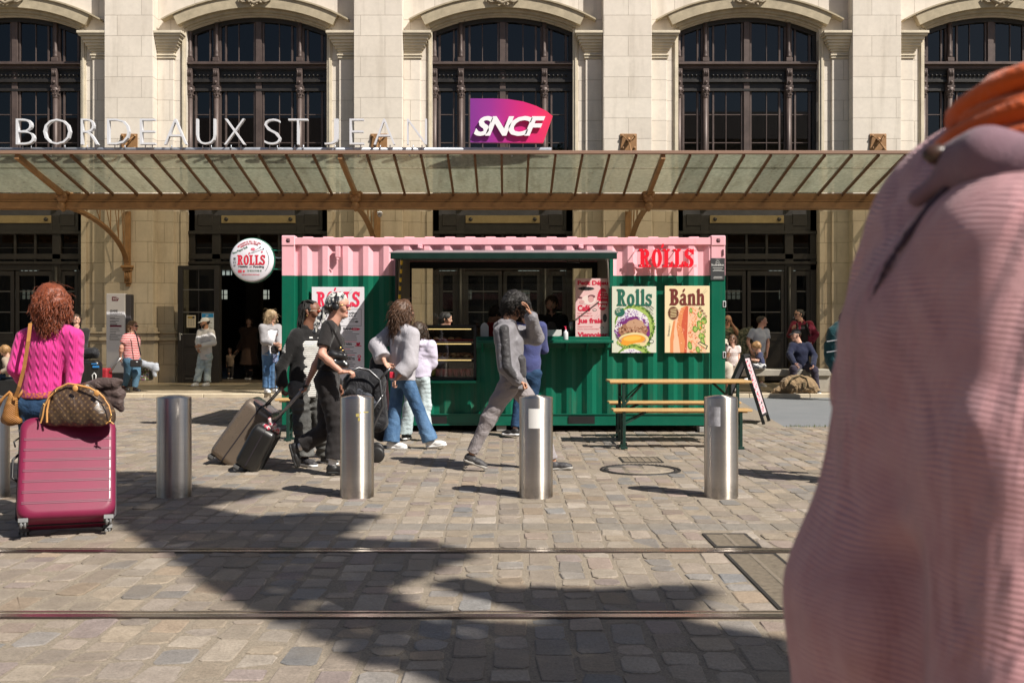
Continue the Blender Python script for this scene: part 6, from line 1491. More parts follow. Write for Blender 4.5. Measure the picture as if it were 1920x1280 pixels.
def hair_build(t, H, P, hf, hu, hr, C, g, hm):
    S = Sdf(); st = H.get('style', 'short'); th = H.get('th', .012)
    S.cap(P(-.034,.036), P(.006,.044), (.087+th)*g, (.078+th)*g, hr, .90, k=.02, cut=[(P(.088 if st != 'buzz' else .07, .0), nrm(hf*1.0-hu*H.get('line', .75)))])
    if st != 'buzz': S.cap(P(-.06,.0), P(-.055,-.035), (.055+th)*g, (.04+th)*g, hr, 1.25, k=.03, cut=[(P(-.005,0), hf)])
    for c in H.get('caps', []): S.cap(P(*c[0]), P(*c[1]), c[2]*g, c[3]*g, hr, c[4] if len(c) > 4 else 1, k=.03)
    for s_ in (-1, 1):
        if st == 'short': S.cap(P(.02,.03,s_*.074), P(.016,-.005,s_*.076), .012*g, .006*g, k=.01)
    amp = H.get('amp', .006); fr = H.get('fr', 70)
    V, Q = S.net(min(hm, .007), folds(amp*g, fr, 5)); o = net_mesh('hair', [(V, Q, 0)], H['mat'], t)
    ns = H.get('strands', 0)
    if ns and len(V):
        rg = random.Random(3); f = MB(); Cc = np.array(C); fall = H.get('fall', .12)*g; wv = H.get('wave', .01)*g
        for i in range(ns):
            v = V[rg.randrange(len(V))]; n = nrm(v-Cc+hf*.02); p = np.array(v)
            if H.get('skipface', 1) and np.dot(v-Cc, hf) > .055*g and np.dot(v-Cc, hu) < .06*g: continue
            pts = [p-n*.004]; d_ = nrm(n*.16+np.array((rg.gauss(0,.22), rg.gauss(0,.22), -.75))); ph = rg.uniform(0, 6); m = 7; ax_ = nrm(np.cross(n, UP)+1e-3)
            Lh = fall*rg.uniform(.5, 1.15); fly = rg.random() < .04
            if fly: d_ = nrm(n*.7+np.array((rg.gauss(0,.4), rg.gauss(0,.4), -.3)))
            for j in range(1, m+1):
                p = p+d_*Lh/m; d_ = nrm(d_+np.array((0,0,-.28))+np.array((rg.gauss(0,.08), rg.gauss(0,.08), 0))+n*.03)
                pts.append(p+ax_*wv*math.sin(ph+j*1.5)+n*wv*.6*math.cos(ph+j*1.5))
            r = H.get('sr', .0038)*g*(.4 if fly else 1); f.tube(pts, [r*.8]+[r]*(m-2)+[r*.7, r*.25], 5, cap=False)
        f.build('hair_strands', H.get('mat2', H['mat']), t, fix=False)
def ribbon(f, pts, w_, th=.003, up=(0,0,1), mi=0):
    for i in range(len(pts)-1): f.bar(pts[i], pts[i+1], w_, th, up, mi)
def sunglasses(f, P, g, mi=0, big=1.0, mf=0):
    for s_ in (-1, 1):
        f.ball(P(.097,.006,s_*.031), .021*g*big, 10, mi, sc=(1,1,.85)); f.tube([P(.092,.014,s_*.052), P(.04,.016,s_*.079), P(-.01,.012,s_*.082)], .0028*g, 5, mf)
    f.tube([P(.106,.012,-.012), P(.106,.012,.012)], .003*g, 5, mf)
# ================================================================== PEOPLE
H_blk = hairm('hair_black', (.008,.007,.006), (.028,.022,.019), .6); H_brn = hairm('hair_brown', (.035,.016,.008), (.16,.075,.035)); H_dbr = hairm('hair_dark_brown', (.018,.010,.006), (.07,.04,.022))
H_aub = hairm('hair_auburn', (.055,.012,.005), (.36,.085,.028)); H_bln = hairm('hair_blonde', (.20,.13,.07), (.52,.38,.22)); H_lbr = hairm('hair_light_brown', (.10,.055,.025), (.30,.17,.08)); H_sand = hairm('hair_sandy', (.22,.11,.04), (.48,.28,.12))
M_glas = mat('sunglass_black', (.01,.01,.012), .12); M_glo = mat('sunglass_amber', (.22,.03,.01), .12); M_gold = mat('gold_metal', (.6,.4,.15), .3, 1)
C_blk = cloth('black_cotton', (.022,.019,.019)); C_char = cloth('charcoal_fleece', (.017,.016,.016), .95, weave=90, bump=.005); M_wsh = mat('white_canvas', (.70,.68,.66), .7); M_bsh = mat('black_shoe_leather', (.015,.014,.014), .5); M_gsh = mat('grey_mesh_shoe', (.05,.047,.05), .6, noise=.7, nscale=45)
J_blue = denim('blue_jeans', (.045,.10,.20), (.12,.22,.37)); J_dark = denim('dark_jeans', (.015,.035,.08), (.03,.07,.14)); J_pale = denim('pale_jeans', (.38,.46,.48), (.58,.66,.68)); J_mid = denim('mid_jeans', (.05,.11,.17), (.09,.17,.25)); J_grey = denim('washed_black_jeans', (.06,.06,.058), (.15,.148,.14))

# --- the passer-by in front, partly out of frame
C_coat = cloth('pink_waffle_knit', (.50,.235,.25))
def knit_coat():
    q = NB('pink_waffle_knit_coat', .9, spec=.15); P_ = q.sep(q.tc.outputs['Object']); n = q.noise(3.2, detail=3)
    zz = q.math('ADD', q.math('ADD', P_[2], q.math('MULTIPLY', n, .06)), q.math('MULTIPLY', P_[0], .12))
    s1 = q.math('SINE', q.math('MULTIPLY', zz, 2*math.pi/.0050)); u_ = q.math('ADD', q.math('ADD', P_[0], P_[1]), q.math('MULTIPLY', n, .05)); s2 = q.math('SINE', q.math('MULTIPLY', u_, 2*math.pi/.0072))
    hgt = q.math('ADD', s1, q.math('MULTIPLY', s2, .35)); f = q.noise(900, detail=2); big = q.noise(5, q.mapping((1,1,.45)), detail=3, dist=.9)
    c = q.mix(q.ramp(q.noise(30, detail=4), [(.3,0.0),(.7,1.0)]), (.56,.29,.31), (.64,.365,.385)); c = q.mix(q.math('MULTIPLY', q.ramp(hgt, [(.0,1.0),(.5,0.0)]), .05), c, (.30,.11,.13)); q.color(c)
    b0 = q.bump(big, .07); b1 = q.bump(hgt, .00075, normal=b0); q.l(q.bump(f, .0008, normal=b1), q.b.inputs['Normal']); q.b.inputs['Sheen Weight'].default_value = .25; return q.m
M_coat = knit_coat()
def fg_extra(t, W, P, k):
    Q = lambda x, y, dd=0: np.array(PP(x, y, 1.0+dd)); rt = k['rt']
    S = Sdf()
    S.cap(Q(1945,440,.03), Q(1792,650,.0), .078, .095, k=.05); S.cap(Q(1762,640), Q(1748,880), .083, .085, k=.05); S.cap(Q(1748,880), Q(1698,1130), .085, .104, k=.06); S.cap(Q(1840,560,-.03), Q(1830,1050,-.03), .070, .075, k=.05); S.cap(Q(1830,1050,-.03), Q(1810,1500,-.04), .075, .075, k=.05); S.cap(Q(1850,800,-.165), Q(1990,755,-.185), .010, k=.02); S.cap(Q(1690,980,-.06), Q(1745,720,-.05), .012, k=.03); S.cap(Q(1650,1230,-.07), Q(1725,960,-.075), .014, k=.03); S.cap(Q(1695,1130), Q(1695,1520), .103, .107, k=.05)
    S.cap(Q(1900,470,.08), Q(1960,900,.08), .15, .15, k=.06); S.cap(Q(1960,900,.08), Q(1940,1520,.08), .15, .18, k=.06); S.cap(Q(2060,480,.0), Q(2150,600,.05), .085, .12, k=.05)
    S.cap(Q(1935,500,-.08), Q(1925,880,-.12), .097, .087, k=.03); S.cap(Q(1925,880,-.12), Q(1905,1400,-.15), .087, .078, k=.014)
    S.cap(Q(1690,520,.12), Q(1668,735,.10), .05, .058, k=.012); S.cap(Q(1668,735,.10), Q(1720,880,.04), .058, .04, k=.012)
    for (a_, b_, r_) in (((1650,1000,-.05),(1730,800,-.06),.008),((1640,1200,-.08),(1720,1000,-.085),.010),((1660,1400,-.09),(1730,1150,-.09),.010)): S.cap(Q(*a_), Q(*b_), r_, k=.04)
    for (a_, b_, r_) in (((1690,1050,-.10),(1690,1400,-.13),.004),): S.cap(Q(*a_), Q(*b_), r_, k=.05, op='sub')
    V, F_ = S.net(.006, folds(.0035, 15, 4, (1,1,.7)))
    net_mesh('coat', [(V, F_, 0)], M_coat, t)
    S = Sdf()
    for a_, b_, r0, r1 in (((1765,292,-.03),(1850,300,-.08),.012,.026),((1850,300,-.08),(1960,330,-.11),.028,.032),((1800,318,-.06),(1720,372,-.03),.016,.008)): S.cap(Q(*a_), Q(*b_), r0, r1, k=.02)
    V, F_ = S.net(.005, folds(.003, 40, 2)); net_mesh('collar', [(V, F_, 0)], cloth('dusty_violet_cloth', (.22,.13,.16)), t)
    # scarf: twisted strands wound round the neck
    f = MB(); rg = random.Random(6); c = Q(2045,222,-.01)
    for i in range(26):
        ph = rg.uniform(0, 6.28); rr = .092+.026*math.sin(i*1.7)+rg.uniform(-.006,.006); z_ = -.040+.072*i/25; tl = rg.uniform(-.018,.018); pts = []
        for a in range(0, 375, 15): pts.append(c+np.array(((rr+.008*math.sin(R(a*2)+ph))*math.cos(R(a)), (rr+.008*math.sin(R(a*2)+ph))*.9*math.sin(R(a)), z_+tl*math.sin(R(a)+ph)+.004*math.sin(R(a*3)+ph))))
        f.tube(pts, .0125, 8, cap=False)
    f.build('scarf', cloth('orange_wool', (.62,.10,.012), .9, var=.3, weave=260, bump=.002, sheen=.3), t, fix=False)
    S = Sdf(); cols = [Q(1830,310,-.075), Q(1790,340,-.060), Q(1745,388,-.05), Q(1702,440,-.05), Q(1662,500,-.045), Q(1632,565,-.035)]
    for i in range(5): S.cap(cols[i], cols[i+1], .0062-.0007*i, .0055-.0007*i, k=.004)
    V, F_ = S.net(.004); net_mesh('bag_strap', [(V, F_, 0)], cloth('strap_dark', (.075,.045,.065)), t)
    f = MB(); f.ball(Q(1760,290,-.05), .010, 10, sc=(1.6,.7,1)); f.build('button', mat('button_brown', (.06,.03,.02), .3), t)
person('person in pink waffle-knit coat and orange scarf, very close at the right edge', 1.0,
    {'head':(2165,112,.14),'neck':(1990,330),'hip':(1900,1400),'sL':(1925,470,-.08),'sR':(1950,470,.17),'eL':(1915,880,-.12),'wL':(1890,1300,-.14),'eR':(2000,850,.2),'wR':(1960,1180,.3),'kL':(1900,2250,-.05),'aL':(1890,3040,-.05),'kR':(2000,2250,.1),'aR':(2060,3040,.2)}, 180,
    pants=dict(mat=J_dark, r=(.085,.065,.06)), shoes=dict(mat=M_bsh), hair=dict(mat=hairm('hair_grey', (.20,.155,.16), (.33,.27,.27)), style='short', th=.018, amp=.003, caps=[((.03,.04,0),(.045,-.05,0),.092,.075,.95)], skipface=0), extra=fg_extra, face=True, eyes=False, hands={'L':'none'})

# --- woman in pink cable-knit jumper
def cable_knit():
    q = NB('pink_cable_knit', .85, spec=.2); P_ = q.sep(q.tc.outputs['Object']); u_ = q.math('DIVIDE', q.math('ADD', P_[0], q.math('MULTIPLY', q.noise(4, detail=2), .02)), .060)
    fx = q.math('SUBTRACT', q.math('FRACT', u_), .5); rib = q.math('ABSOLUTE', fx); br = q.math('SINE', q.math('ADD', q.math('MULTIPLY', P_[2], 2*math.pi/.075), q.math('MULTIPLY', fx, 9)))
    inside = q.math('LESS_THAN', rib, .22); hgt = q.math('ADD', q.math('MULTIPLY', inside, q.math('ADD', 1.0, q.math('MULTIPLY', br, .9))), q.math('MULTIPLY', q.math('SINE', q.math('MULTIPLY', fx, 38)), .22))
    st = q.math('SINE', q.math('MULTIPLY', P_[2], 2*math.pi/.006)); hgt = q.math('ADD', hgt, q.math('MULTIPLY', st, .10))
    q.color(q.mix(q.noise(7), (.60,.030,.22), (.70,.05,.28))); q.l(q.bump(hgt, .0042), q.b.inputs['Normal']); q.b.inputs['Sheen Weight'].default_value = .2; return q.m
M_tan = mat('tan_leather', (.42,.19,.055), .45, noise=.2, nscale=10, bump=.001)
def pink_extra(t, W, P, k):
    f = MB(); Q = lambda x, y, dd=0: Vector(PP(x, y, 7.6+dd))
    for a in ([Q(60,601,-.02), Q(57,606,-.12), Q(53,640,-.185), Q(45,690,-.18), Q(36,725,-.17), Q(28,748,-.14)],): 
        for i in range(len(a)-1): f.bar(a[i], a[i+1], .026, .005, (0,-1,.15))
    f.build('strap', M_tan, t)
    S = Sdf(); S.cap(k['pv']+k['sp']*.06, k['pv']-k['sp']*.02, .118, .125, k['rt'], 1.42, 1.45, cut=[(np.array(Q(80,746)), -UP)]); V, F_ = S.net(.008, folds(.004, 40)); net_mesh('undershirt', [(V, F_, 0)], cloth('orange_print', (.50,.13,.05), col2=((.30,.04,.14), 60)), t)
tp = person('woman in bright pink cable-knit jumper with auburn hair, back to the camera', 7.6,
    {'head':(101,572),'neck':(96,612),'hip':(77,757),'sR':(139,632,-.02),'sL':(48,634,.02),'eL':(30,690,-.03),'wL':(45,716,.28),'eR':(140,690,-.02),'wR':(134,738,-.08),'kL':(62,845),'aL':(58,945),'kR':(95,845),'aR':(100,945,.1)}, 84, look=(80,-4),
    top=dict(mat=cable_knit(), hem=.055, sleeve=2, inf=.016, fold=.003, name='jumper', cuff=1), pants=dict(mat=J_dark, r=(.095,.07,.06)), shoes=dict(mat=M_bsh),
    hair=dict(mat=H_aub, th=.024, amp=.012, fr=40, strands=1500, fall=.10, wave=.007, sr=.0026, caps=[((-.03,.0,0),(-.045,-.10,0),.108,.078,1.12),((-.02,.045,.02),(-.02,.05,-.02),.096,.096)]), extra=pink_extra, h=.008, hw=1.02, waist=.88)

# --- suitcases and bags of the pink woman
M_mag = mat('magenta_shell', (.19,.016,.052), .45, noise=.12, nscale=3, coat=.12, bump=.0004, bscale=240, spec=.25)
def suitcase(name, label, c_top, c_bot, wd, th, shell, rib=0, ribdir='h', handle=None, face_n=(0,-1,0), group=None, frame=None, logo=False, ribm=None, wr=.028):
    """leaning case: c_bot is the middle of its bottom face, c_top of its top; face_n the outward normal of the face towards the camera"""
    b, tt = Vector(c_bot), Vector(c_top); z = (tt-b); Hh = z.length; z.normalize(); n = Vector(face_n); n = (n-z*n.dot(z)).normalized(); x = n.cross(z).normalized()*-1
    if x.x < 0 and abs(x.x) > .3: x = -x
    t = thing(name, label, 'suitcase', (b.x, b.y, 0), group)
    def wp(p): return b + x*p[0] + n*(-p[1]) + z*p[2]
    f = MB(); rings = []; rc = min(.085, wd*.2); m_ = 7; hw_, hh_ = wd/2, Hh/2
    for i in range(2*m_+2):          # front edge round, sides, back edge round
        k_ = i if i <= m_ else i-1
        a_ = math.pi/2*(i/m_) if i <= m_ else math.pi/2*(1+(i-m_-1)/m_); er = .045
        yy = -th/2+er*(1-math.cos(a_)) if i <= m_ else th/2-er*(1-math.cos(math.pi-a_)); ins = er*(1-math.sin(a_)); ring = []
        for (cx_, cz_, a0) in ((1,1,0),(-1,1,90),(-1,-1,180),(1,-1,270)):
            for j in range(7):
                t_ = R(a0+15*j); r_ = rc; ring.append(((hw_-ins-r_)*cx_+r_*math.cos(t_), -yy, Hh/2+(hh_-ins-r_)*cz_+r_*math.sin(t_)))
        rings.append(ring)
    nn = len(rings[0]); V = [wp(p) for r_ in rings for p in r_]
    F_ = [(i*nn+j, i*nn+(j+1)%nn, (i+1)*nn+(j+1)%nn, (i+1)*nn+j) for i in range(len(rings)-1) for j in range(nn)]
    f.add(V, F_, 0, True); f.add([V[j] for j in range(nn)], [tuple(range(nn))]); f.add([V[-nn+j] for j in range(nn)], [tuple(range(nn))[::-1]])
    if frame is not None: pass
    o = f.build('shell', shell, t)
    f = MB(); p_ = th*.5
    f2 = MB()
    ring = [(-wd/2+.045,0,-.002),(wd/2-.045,0,-.002),(wd/2+.002,0,.045),(wd/2+.002,0,Hh-.045),(wd/2-.045,0,Hh+.002),(-wd/2+.045,0,Hh+.002),(-wd/2-.002,0,Hh-.045),(-wd/2-.002,0,.045)]
    for i in range(8): f2.bar(wp(ring[i]), wp(ring[(i+1)%8]), .012, .012, n, 0)
    f2.build('zip_seam', mat('zip_black', (.02,.015,.02), .6), t)
    if rib:
        for sgn in (-1, 1):
            for i in range(rib):
                if ribdir == 'h':
                    zz = Hh*(.09+.86*(i+.5)/rib) if not logo else Hh*(.135+.103*i)
                    f.bar(wp((-wd/2+.03, sgn*(p_+.0005), zz)), wp((wd/2-.03, sgn*(p_+.0005), zz)), .005, .006, z, 0); f.bar(wp((-wd/2+.03, sgn*(p_+.0003), zz+.011)), wp((wd/2-.03, sgn*(p_+.0003), zz+.011)), .003, .004, z, 0)
                else:
                    xx = -wd/2+wd*(i+1)/(rib+1); f.bar(wp((xx, sgn*p_, .05)), wp((xx, sgn*p_, Hh-.05)), .012, .008, x, 0)
        f.build('grooves', ribm or mat('groove_dark', (.12,.01,.04), .4), t)
    for sx in (-1, 1):
        for sy in (-1, 1):
            w_ = MB(); c = Vector(wp((sx*(wd/2-.045), sy*(th/2-.045), -.028))); ax = n.cross(z)
            for k_ in (-1, 1):
                cc = c+x*.012*k_; pts = [cc-x*.007, cc+x*.007]; w_.tube(pts, wr*.85, 14, 0)
            wh = w_.build('wheel', mat('wheel_grey', (.16,.16,.16), .5), t)
            w_ = MB(); w_.obox(c+z*.02, x*.03, n*.03, z*.014); w_.obox(c+z*.008, x*.006, n*.014, z*.02); w_.build('bracket', mat('wheel_bracket', (.10,.10,.10), .45), wh)
    f = MB(); 
    for sx in (-1, 1): f.obox(wp((sx*(wd/2-.035), -(th/2-.03) if False else (th/2-.03)*0, .0)), x*.0001, n*.0001, z*.0001)
    if handle:
        hb = Vector(handle); d_ = (hb-tt); 
        g_ = MB()
        for sx in (-1, 1): g_.tube([wp((sx*.07, 0, Hh-.01)), Vector(hb)+x*sx*.07], .0085, 8, 0)
        g_.tube([Vector(hb)-x*.085, Vector(hb)+x*.085], .015, 8, 1); g_.build('pull_handle', [mat('handle_metal', (.32,.30,.29), .3, .9), M_bsh], t)
    f = MB(); f.tube([wp((wd/2+.004, .02, Hh*.42)), wp((wd/2+.035, .02, Hh*.45)), wp((wd/2+.035, .02, Hh*.62)), wp((wd/2+.004, .02, Hh*.65))], .008, 8) if False else None
    return t, wp, Hh
yb_, yt_ = 6.93, 7.27
cb = Vector((PX(124.5, yb_), yb_, PZ(981, yb_)+.0)); ct = Vector((PX(129, yt_), yt_, PZ(794, yt_)))
ct = cb + (ct-cb).normalized()*(ct-cb).length
tm, wpm, Hm = suitcase('suitcase', 'large glossy magenta ribbed suitcase leaning on its wheels behind the pink woman', ct, cb, .615, .28, M_mag, rib=7, logo=True, handle=PP(134,742,7.52), face_n=(.42,-1,-.15), wr=.03)
f = MB()
pts = []
for i in range(17): a_ = 2*math.pi*i/16; pts.append(wpm((.0+.032*math.cos(a_), .1415, Hm*.885+.02*math.sin(a_))))
f.tube(pts, .005, 6); pts = [wpm((.0+.03*math.cos(a_/8*math.pi-.5), .1418, Hm*.885+.018*math.sin(a_/8*math.pi-.5))) for a_ in range(9)]
f.build('badge', mat('badge_steel', (.2,.17,.18), .3, .8), tm)
f = MB()
for sx in (-1, 1): f.ball(wpm((sx*(.615/2-.06), .118, .022)), .045, 12, sc=(1.15,.5,.55))
f.build('corner_guard', mat('guard_grey', (.12,.11,.12), .45), tm)
f = MB(); f.tube([wpm((-.31, -.03, .3)), wpm((-.345, -.03, .33)), wpm((-.345, -.03, .46)), wpm((-.31, -.03, .5))], .009, 8); f.tube([wpm((-.31,-.02,.63)), wpm((-.345,-.02,.60)), wpm((-.335,-.02,.56))], .006, 6); f.build('side_handle', M_bsh, tm)
# monogrammed tote on the case
def mono():
    q = NB('brown_monogram_canvas', .42, spec=.5); P_ = q.sep(q.tc.outputs['Object']); a = q.math('DIVIDE', q.math('ADD', P_[0], P_[2]), .045); b = q.math('DIVIDE', q.math('SUBTRACT', P_[0], P_[2]), .045)
    fa, fb = q.math('ABSOLUTE', q.math('SUBTRACT', q.math('FRACT', a), .5)), q.math('ABSOLUTE', q.math('SUBTRACT', q.math('FRACT', b), .5))
    m1 = q.math('MULTIPLY', q.math('LESS_THAN', q.math('MULTIPLY', fa, fb), .012), q.math('LESS_THAN', q.math('ADD', fa, fb), .3)); m2 = q.math('LESS_THAN', q.math('ABSOLUTE', q.math('SUBTRACT', q.math('ADD', fa, fb), .44)), .018)
    q.color(q.mix(q.math('MULTIPLY', q.math('MAXIMUM', m1, q.math('MULTIPLY', m2, .5)), .7), (.055,.032,.020), (.20,.12,.05))); q.l(q.bump(q.noise(6, detail=3, dist=.7), .03), q.b.inputs['Normal']); q.b.inputs['Coat Weight'].default_value = .3; return q.m
DT = 7.12; QT = lambda x, y, dd=0: np.array(PP(x, y, DT+dd))
t = thing('travel_bag', 'brown monogrammed canvas travel bag with tan trim sitting on the magenta suitcase', 'bag', (PX(145,DT), DT, PZ(794,DT)))
S = Sdf(); cut = [(QT(145,794), -UP)]
S.cap(QT(108,772), QT(182,772), .10, .10, UP, .95, k=.06, cut=cut); S.cap(QT(112,752), QT(176,748), .07, .065, k=.06); S.cap(QT(116,735), QT(162,730), .045, .04, k=.06); S.cap(QT(96,785), QT(196,785), .075, k=.05, cut=cut)
S.cap(QT(120,728,-.02), QT(160,724,-.02), .018, k=.03); S.cap(QT(122,780,-.13), QT(138,765,-.13), .02, k=.03, op='sub'); S.cap(QT(150,745,-.12), QT(160,760,-.12), .012, k=.03, op='sub')
V, F_ = S.net(.0065, folds(.007, 20, 12)); net_mesh('bag_body', [(V, F_, 0)], mono(), t)
f = MB(); pts = [QT(*p) for p in ((88,792,-.11),(88,770,-.10),(93,745,-.085),(108,728,-.075),(128,719,-.06),(146,722,-.07),(168,727,-.08),(186,737,-.09),(196,747,-.07))]
f.tube(pts, .0075, 8, 0); 
f.tube([QT(104,733,-.10), QT(92,744,-.105), QT(83,762,-.11), QT(80,780,-.11), QT(76,793,-.11)], .006, 6, 0); f.tube([QT(196,748,-.08), QT(204,760,-.09), QT(208,775,-.09), QT(206,790,-.1)], .005, 6, 0)
for x, y in ((141,728),(181,737)): f.ball(QT(x,y,-.10), .021, 12, 0, sc=(.95,.35,1.1))
for x, y in ((104,733),(82,758),(206,790),(208,778)): f.ball(QT(x,y,-.11), .009, 8, 1)
f.tube([QT(205,790,-.1), QT(199,794,-.1)], .006, 6, 0); f.tube([QT(207,790,-.1), QT(213,795,-.1)], .006, 6, 0)
f.build('leather_trim', [mat('pale_tan_leather', (.55,.27,.085), .5, noise=.15, nscale=12), M_gold], t, fix=False)
t = thing('folded_jacket', 'brown quilted jacket rolled up behind the monogrammed bag', 'jacket', (PX(205,7.35), 7.35, PZ(770,7.35)))
S = Sdf(); QJ = lambda x, y, dd=0: np.array(PP(x, y, 7.3+dd))
for (a, b, r_) in (((168,728),(200,720),.05),((180,722),(215,722),.045),((200,735),(224,738),.04),((205,748),(222,755),.035),((150,735),(170,728),.04),((218,760),(227,766),.02),((212,712),(226,716),.02)): S.cap(QJ(*a), QJ(*b), r_, k=.015)
V, F_ = S.net(.0065, folds(.009, 34, 7)); net_mesh('cloth', [(V, F_, 0)], cloth('brown_quilt', (.075,.05,.045), .5, fold=.02), t)
t = thing('handbag', 'woven tan shoulder bag hanging at the left hip of the pink woman', 'bag', (PX(22,7.5), 7.5, PZ(790,7.5)))
S = Sdf(); QH = lambda x, y, dd=0: np.array(PP(x, y, 7.5+dd))
S.cap(QH(24,745), QH(19,782), .035, .062, np.array((1,0,.1)), .95, k=.02); S.cap(QH(10,786), QH(34,789), .03, k=.02); V, F_ = S.net(.006, folds(.003, 60, 3))
def wicker():
    q = NB('tan_basket_leather', .5, spec=.4); P_ = q.sep(q.tc.outputs['Object']); s_ = q.math('MULTIPLY', q.math('SINE', q.math('MULTIPLY', P_[2], 420)), q.math('SINE', q.math('MULTIPLY', P_[0], 420)))
    q.color(q.mix(q.math('GREATER_THAN', P_[2], .13), q.mix(q.ramp(s_, [(.35,0.0),(.6,1.0)]), (.22,.09,.02), (.48,.22,.06)), (.40,.19,.055))); q.l(q.bump(s_, .002), q.b.inputs['Normal']); return q.m
net_mesh('bag_body', [(V, F_, 0)], wicker(), t)
f = MB(); f.bar(QH(28,742,-.04), QH(28,750,-.05), .03, .006, (0,1,0)); f.tube([QH(30,746), QH(18,735), QH(4,748,-.02), QH(-4,765)], .012, 6); f.tube([QH(34,745), QH(46,728,.05), QH(52,720,.1)], .01, 6); f.build('handles', M_tan, t)

# --- headscarf walker
def scarf_extra(t, W, P, k):
    g = k['g']; hr = k['hr']; S = Sdf()
    S.cap(P(-.03,.045), P(.01,.055), .094, .084, hr, .92, cut=[(P(.075,.02), nrm(k['hf']-k['hu']*.9))]); S.cap(P(-.06,.0), P(-.06,-.03), .06, .045, hr, 1.2, k=.02); S.cap(P(-.10,-.01), P(-.135,-.02), .035, .03, k=.02)
    S.cap(P(-.13,-.03), P(-.19,-.13,.02), .032, .03, hr, .6, k=.012); S.cap(P(-.19,-.13,.02), P(-.225,-.24,.03), .030, .020, hr, .6, k=.01); S.cap(P(-.12,-.03,.03), P(-.14,-.16,.05), .025, .014, hr, .6, k=.01)
    V, F_ = S.net(.006, folds(.006, 45, 4)); net_mesh('headscarf', [(V, F_, 0)], cloth('patterned_scarf', (.03,.035,.045), .6, col2=((.62,.60,.56), 26)), t)
    f = MB(); pts = [P(-.005+.0*math.cos(a), .03+.098*math.sin(a), .098*math.cos(a)) for a in [R(x) for x in range(-10, 191, 20)]]
    for i in range(len(pts)-1): f.bar(pts[i], pts[i+1], .020, .012, tuple(k['hf']))
    for s_ in (-1, 1): c = P(-.005,-.005,s_*.088); f.lathe([(0,-.018),(.026,-.018),(.034,-.008),(.034,.012),(.02,.018),(0,.018)], (c[0],c[1],c[2]), 16, axis='y')
    f.build('headphones', mat('headphone_black', (.015,.015,.017), .35), t)
    f = MB(); sunglasses(f, P, g, 0, .95, 1); f.build('sunglasses', [mat('lens_rose', (.30,.05,.07), .1), M_gold], t)
    sh = k['sh']; f = MB(); p = [sh['R']+np.array((-.0,-.05,.05)), sh['R']+np.array((.06,-.07,-.03)), np.array(PP(640,650,9.68)), np.array(PP(647,665,9.66))]
    for i in range(3): f.bar(p[i], p[i+1], .02, .005, (0,-1,0))
    f.build('bag_strap', M_bsh, t)
hb = mat('black_glossy_leather', (.016,.016,.017), .3, coat=.4, bump=.004, bscale=14)
person('woman walking in black tee and trousers with patterned headscarf and headphones', 9.88,
    {'head':(634,575),'neck':(621,606),'hip':(614,711),'eR':(603,664,-.26),'wR':(640,697,-.26),'eL':(600,668,.2),'wL':(577,716,.2),'kR':(632,800,-.05),'aR':(623,870,-.09),'kL':(612,806,.06),'aL':(561,838,.1)}, 0, look=(-3,0),
    top=dict(mat=C_blk, hem=.10, sleeve=.72, inf=.010, high=1, bust=1, sr=(1,1.05,1)), pants=dict(mat=C_blk, r=(.098,.090,.082), len=.86, rise=.13, fold=.007),
    shoes=dict(mat=M_bsh, sole=mat('black_sole', (.02,.02,.02), .6), sock=mat('white_sock', (.72,.70,.69), .9), L=dict(D=(.28,0,-.96), U=(.96,0,.28))), hair=dict(mat=H_dbr, th=.004, line=.9), skinc='pink', extra=scarf_extra, h=.008, waist=.9,
    hands={'R':dict(D=(1,0,.03),N=(0,.2,-1),T=(.1,1,.2),curl=45),'L':dict(D=(-.25,0,-1),N=(-1,0,.2),T=(0,-1,0),curl=70)})
t = thing('handbag', 'small shiny black leather bag under the arm of the headscarf woman', 'bag', (PX(640,9.65), 9.65, PZ(692,9.65)))
S = Sdf(); QB = lambda x, y, dd=0: np.array(PP(x, y, 9.64+dd)); S.cap(QB(622,664), QB(644,668), .045, .04, UP, .9, k=.02); S.cap(QB(616,676), QB(648,684), .04, .036, k=.02); V, F_ = S.net(.006, folds(.006, 40, 6), cuts=[(QB(630,652), UP)])
net_mesh('bag_body', [(V, F_, 0)], hb, t); f = MB(); f.ball(QB(638,652,-.04), .012, 8, sc=(1,.5,1)); f.ball(QB(642,657,-.04), .010, 8, sc=(1,.5,1)); f.build('buckle', M_gold, t)

# --- braids
def braids_extra(t, W, P, k):
    f = MB(); rg = random.Random(4); C_ = k['C']
    for i in range(46):
        a = rg.uniform(-1.3, 1.3); b0 = rg.uniform(.02, .11); p = P(-.06+.05*rg.random(), b0, .085*math.sin(a)); pts = [P(.02+.04*rg.random(), .09+.02*rg.random(), .05*math.sin(a)), P(-.04,.125,.06*math.sin(a)), p]
        q = np.array(p); fall = rg.uniform(.12, .30)
        for j in range(5): q = q+np.array((-k['hf'][0]*.02*(1-j/4)+rg.gauss(0,.004), rg.gauss(0,.004)-k['hf'][1]*.02*(1-j/4), -fall/5)); pts.append(q.copy())
        f.tube(pts, [.006]*(len(pts)-1)+[.003], 6, cap=False)
    for i in range(14): f.tube([P(.06,.09,-.07+.01*i), P(.0,.128,-.06+.009*i), P(-.06,.12,-.05+.008*i), P(-.11,.07,-.04+.006*i)], .006, 5)
    f.build('braids', H_blk, t, fix=False)
    f = MB(); sunglasses(f, P, k['g'], 0, 1.0, 1); f.build('sunglasses', [M_glo, mat('frame_white', (.6,.5,.4), .3)], t)
    f = MB(); pts = [P(-.01,-.035,s) for s in (.082,)]; f.ball(P(-.01,-.03,.083), .006, 6); f.build('earring', M_gold, t)
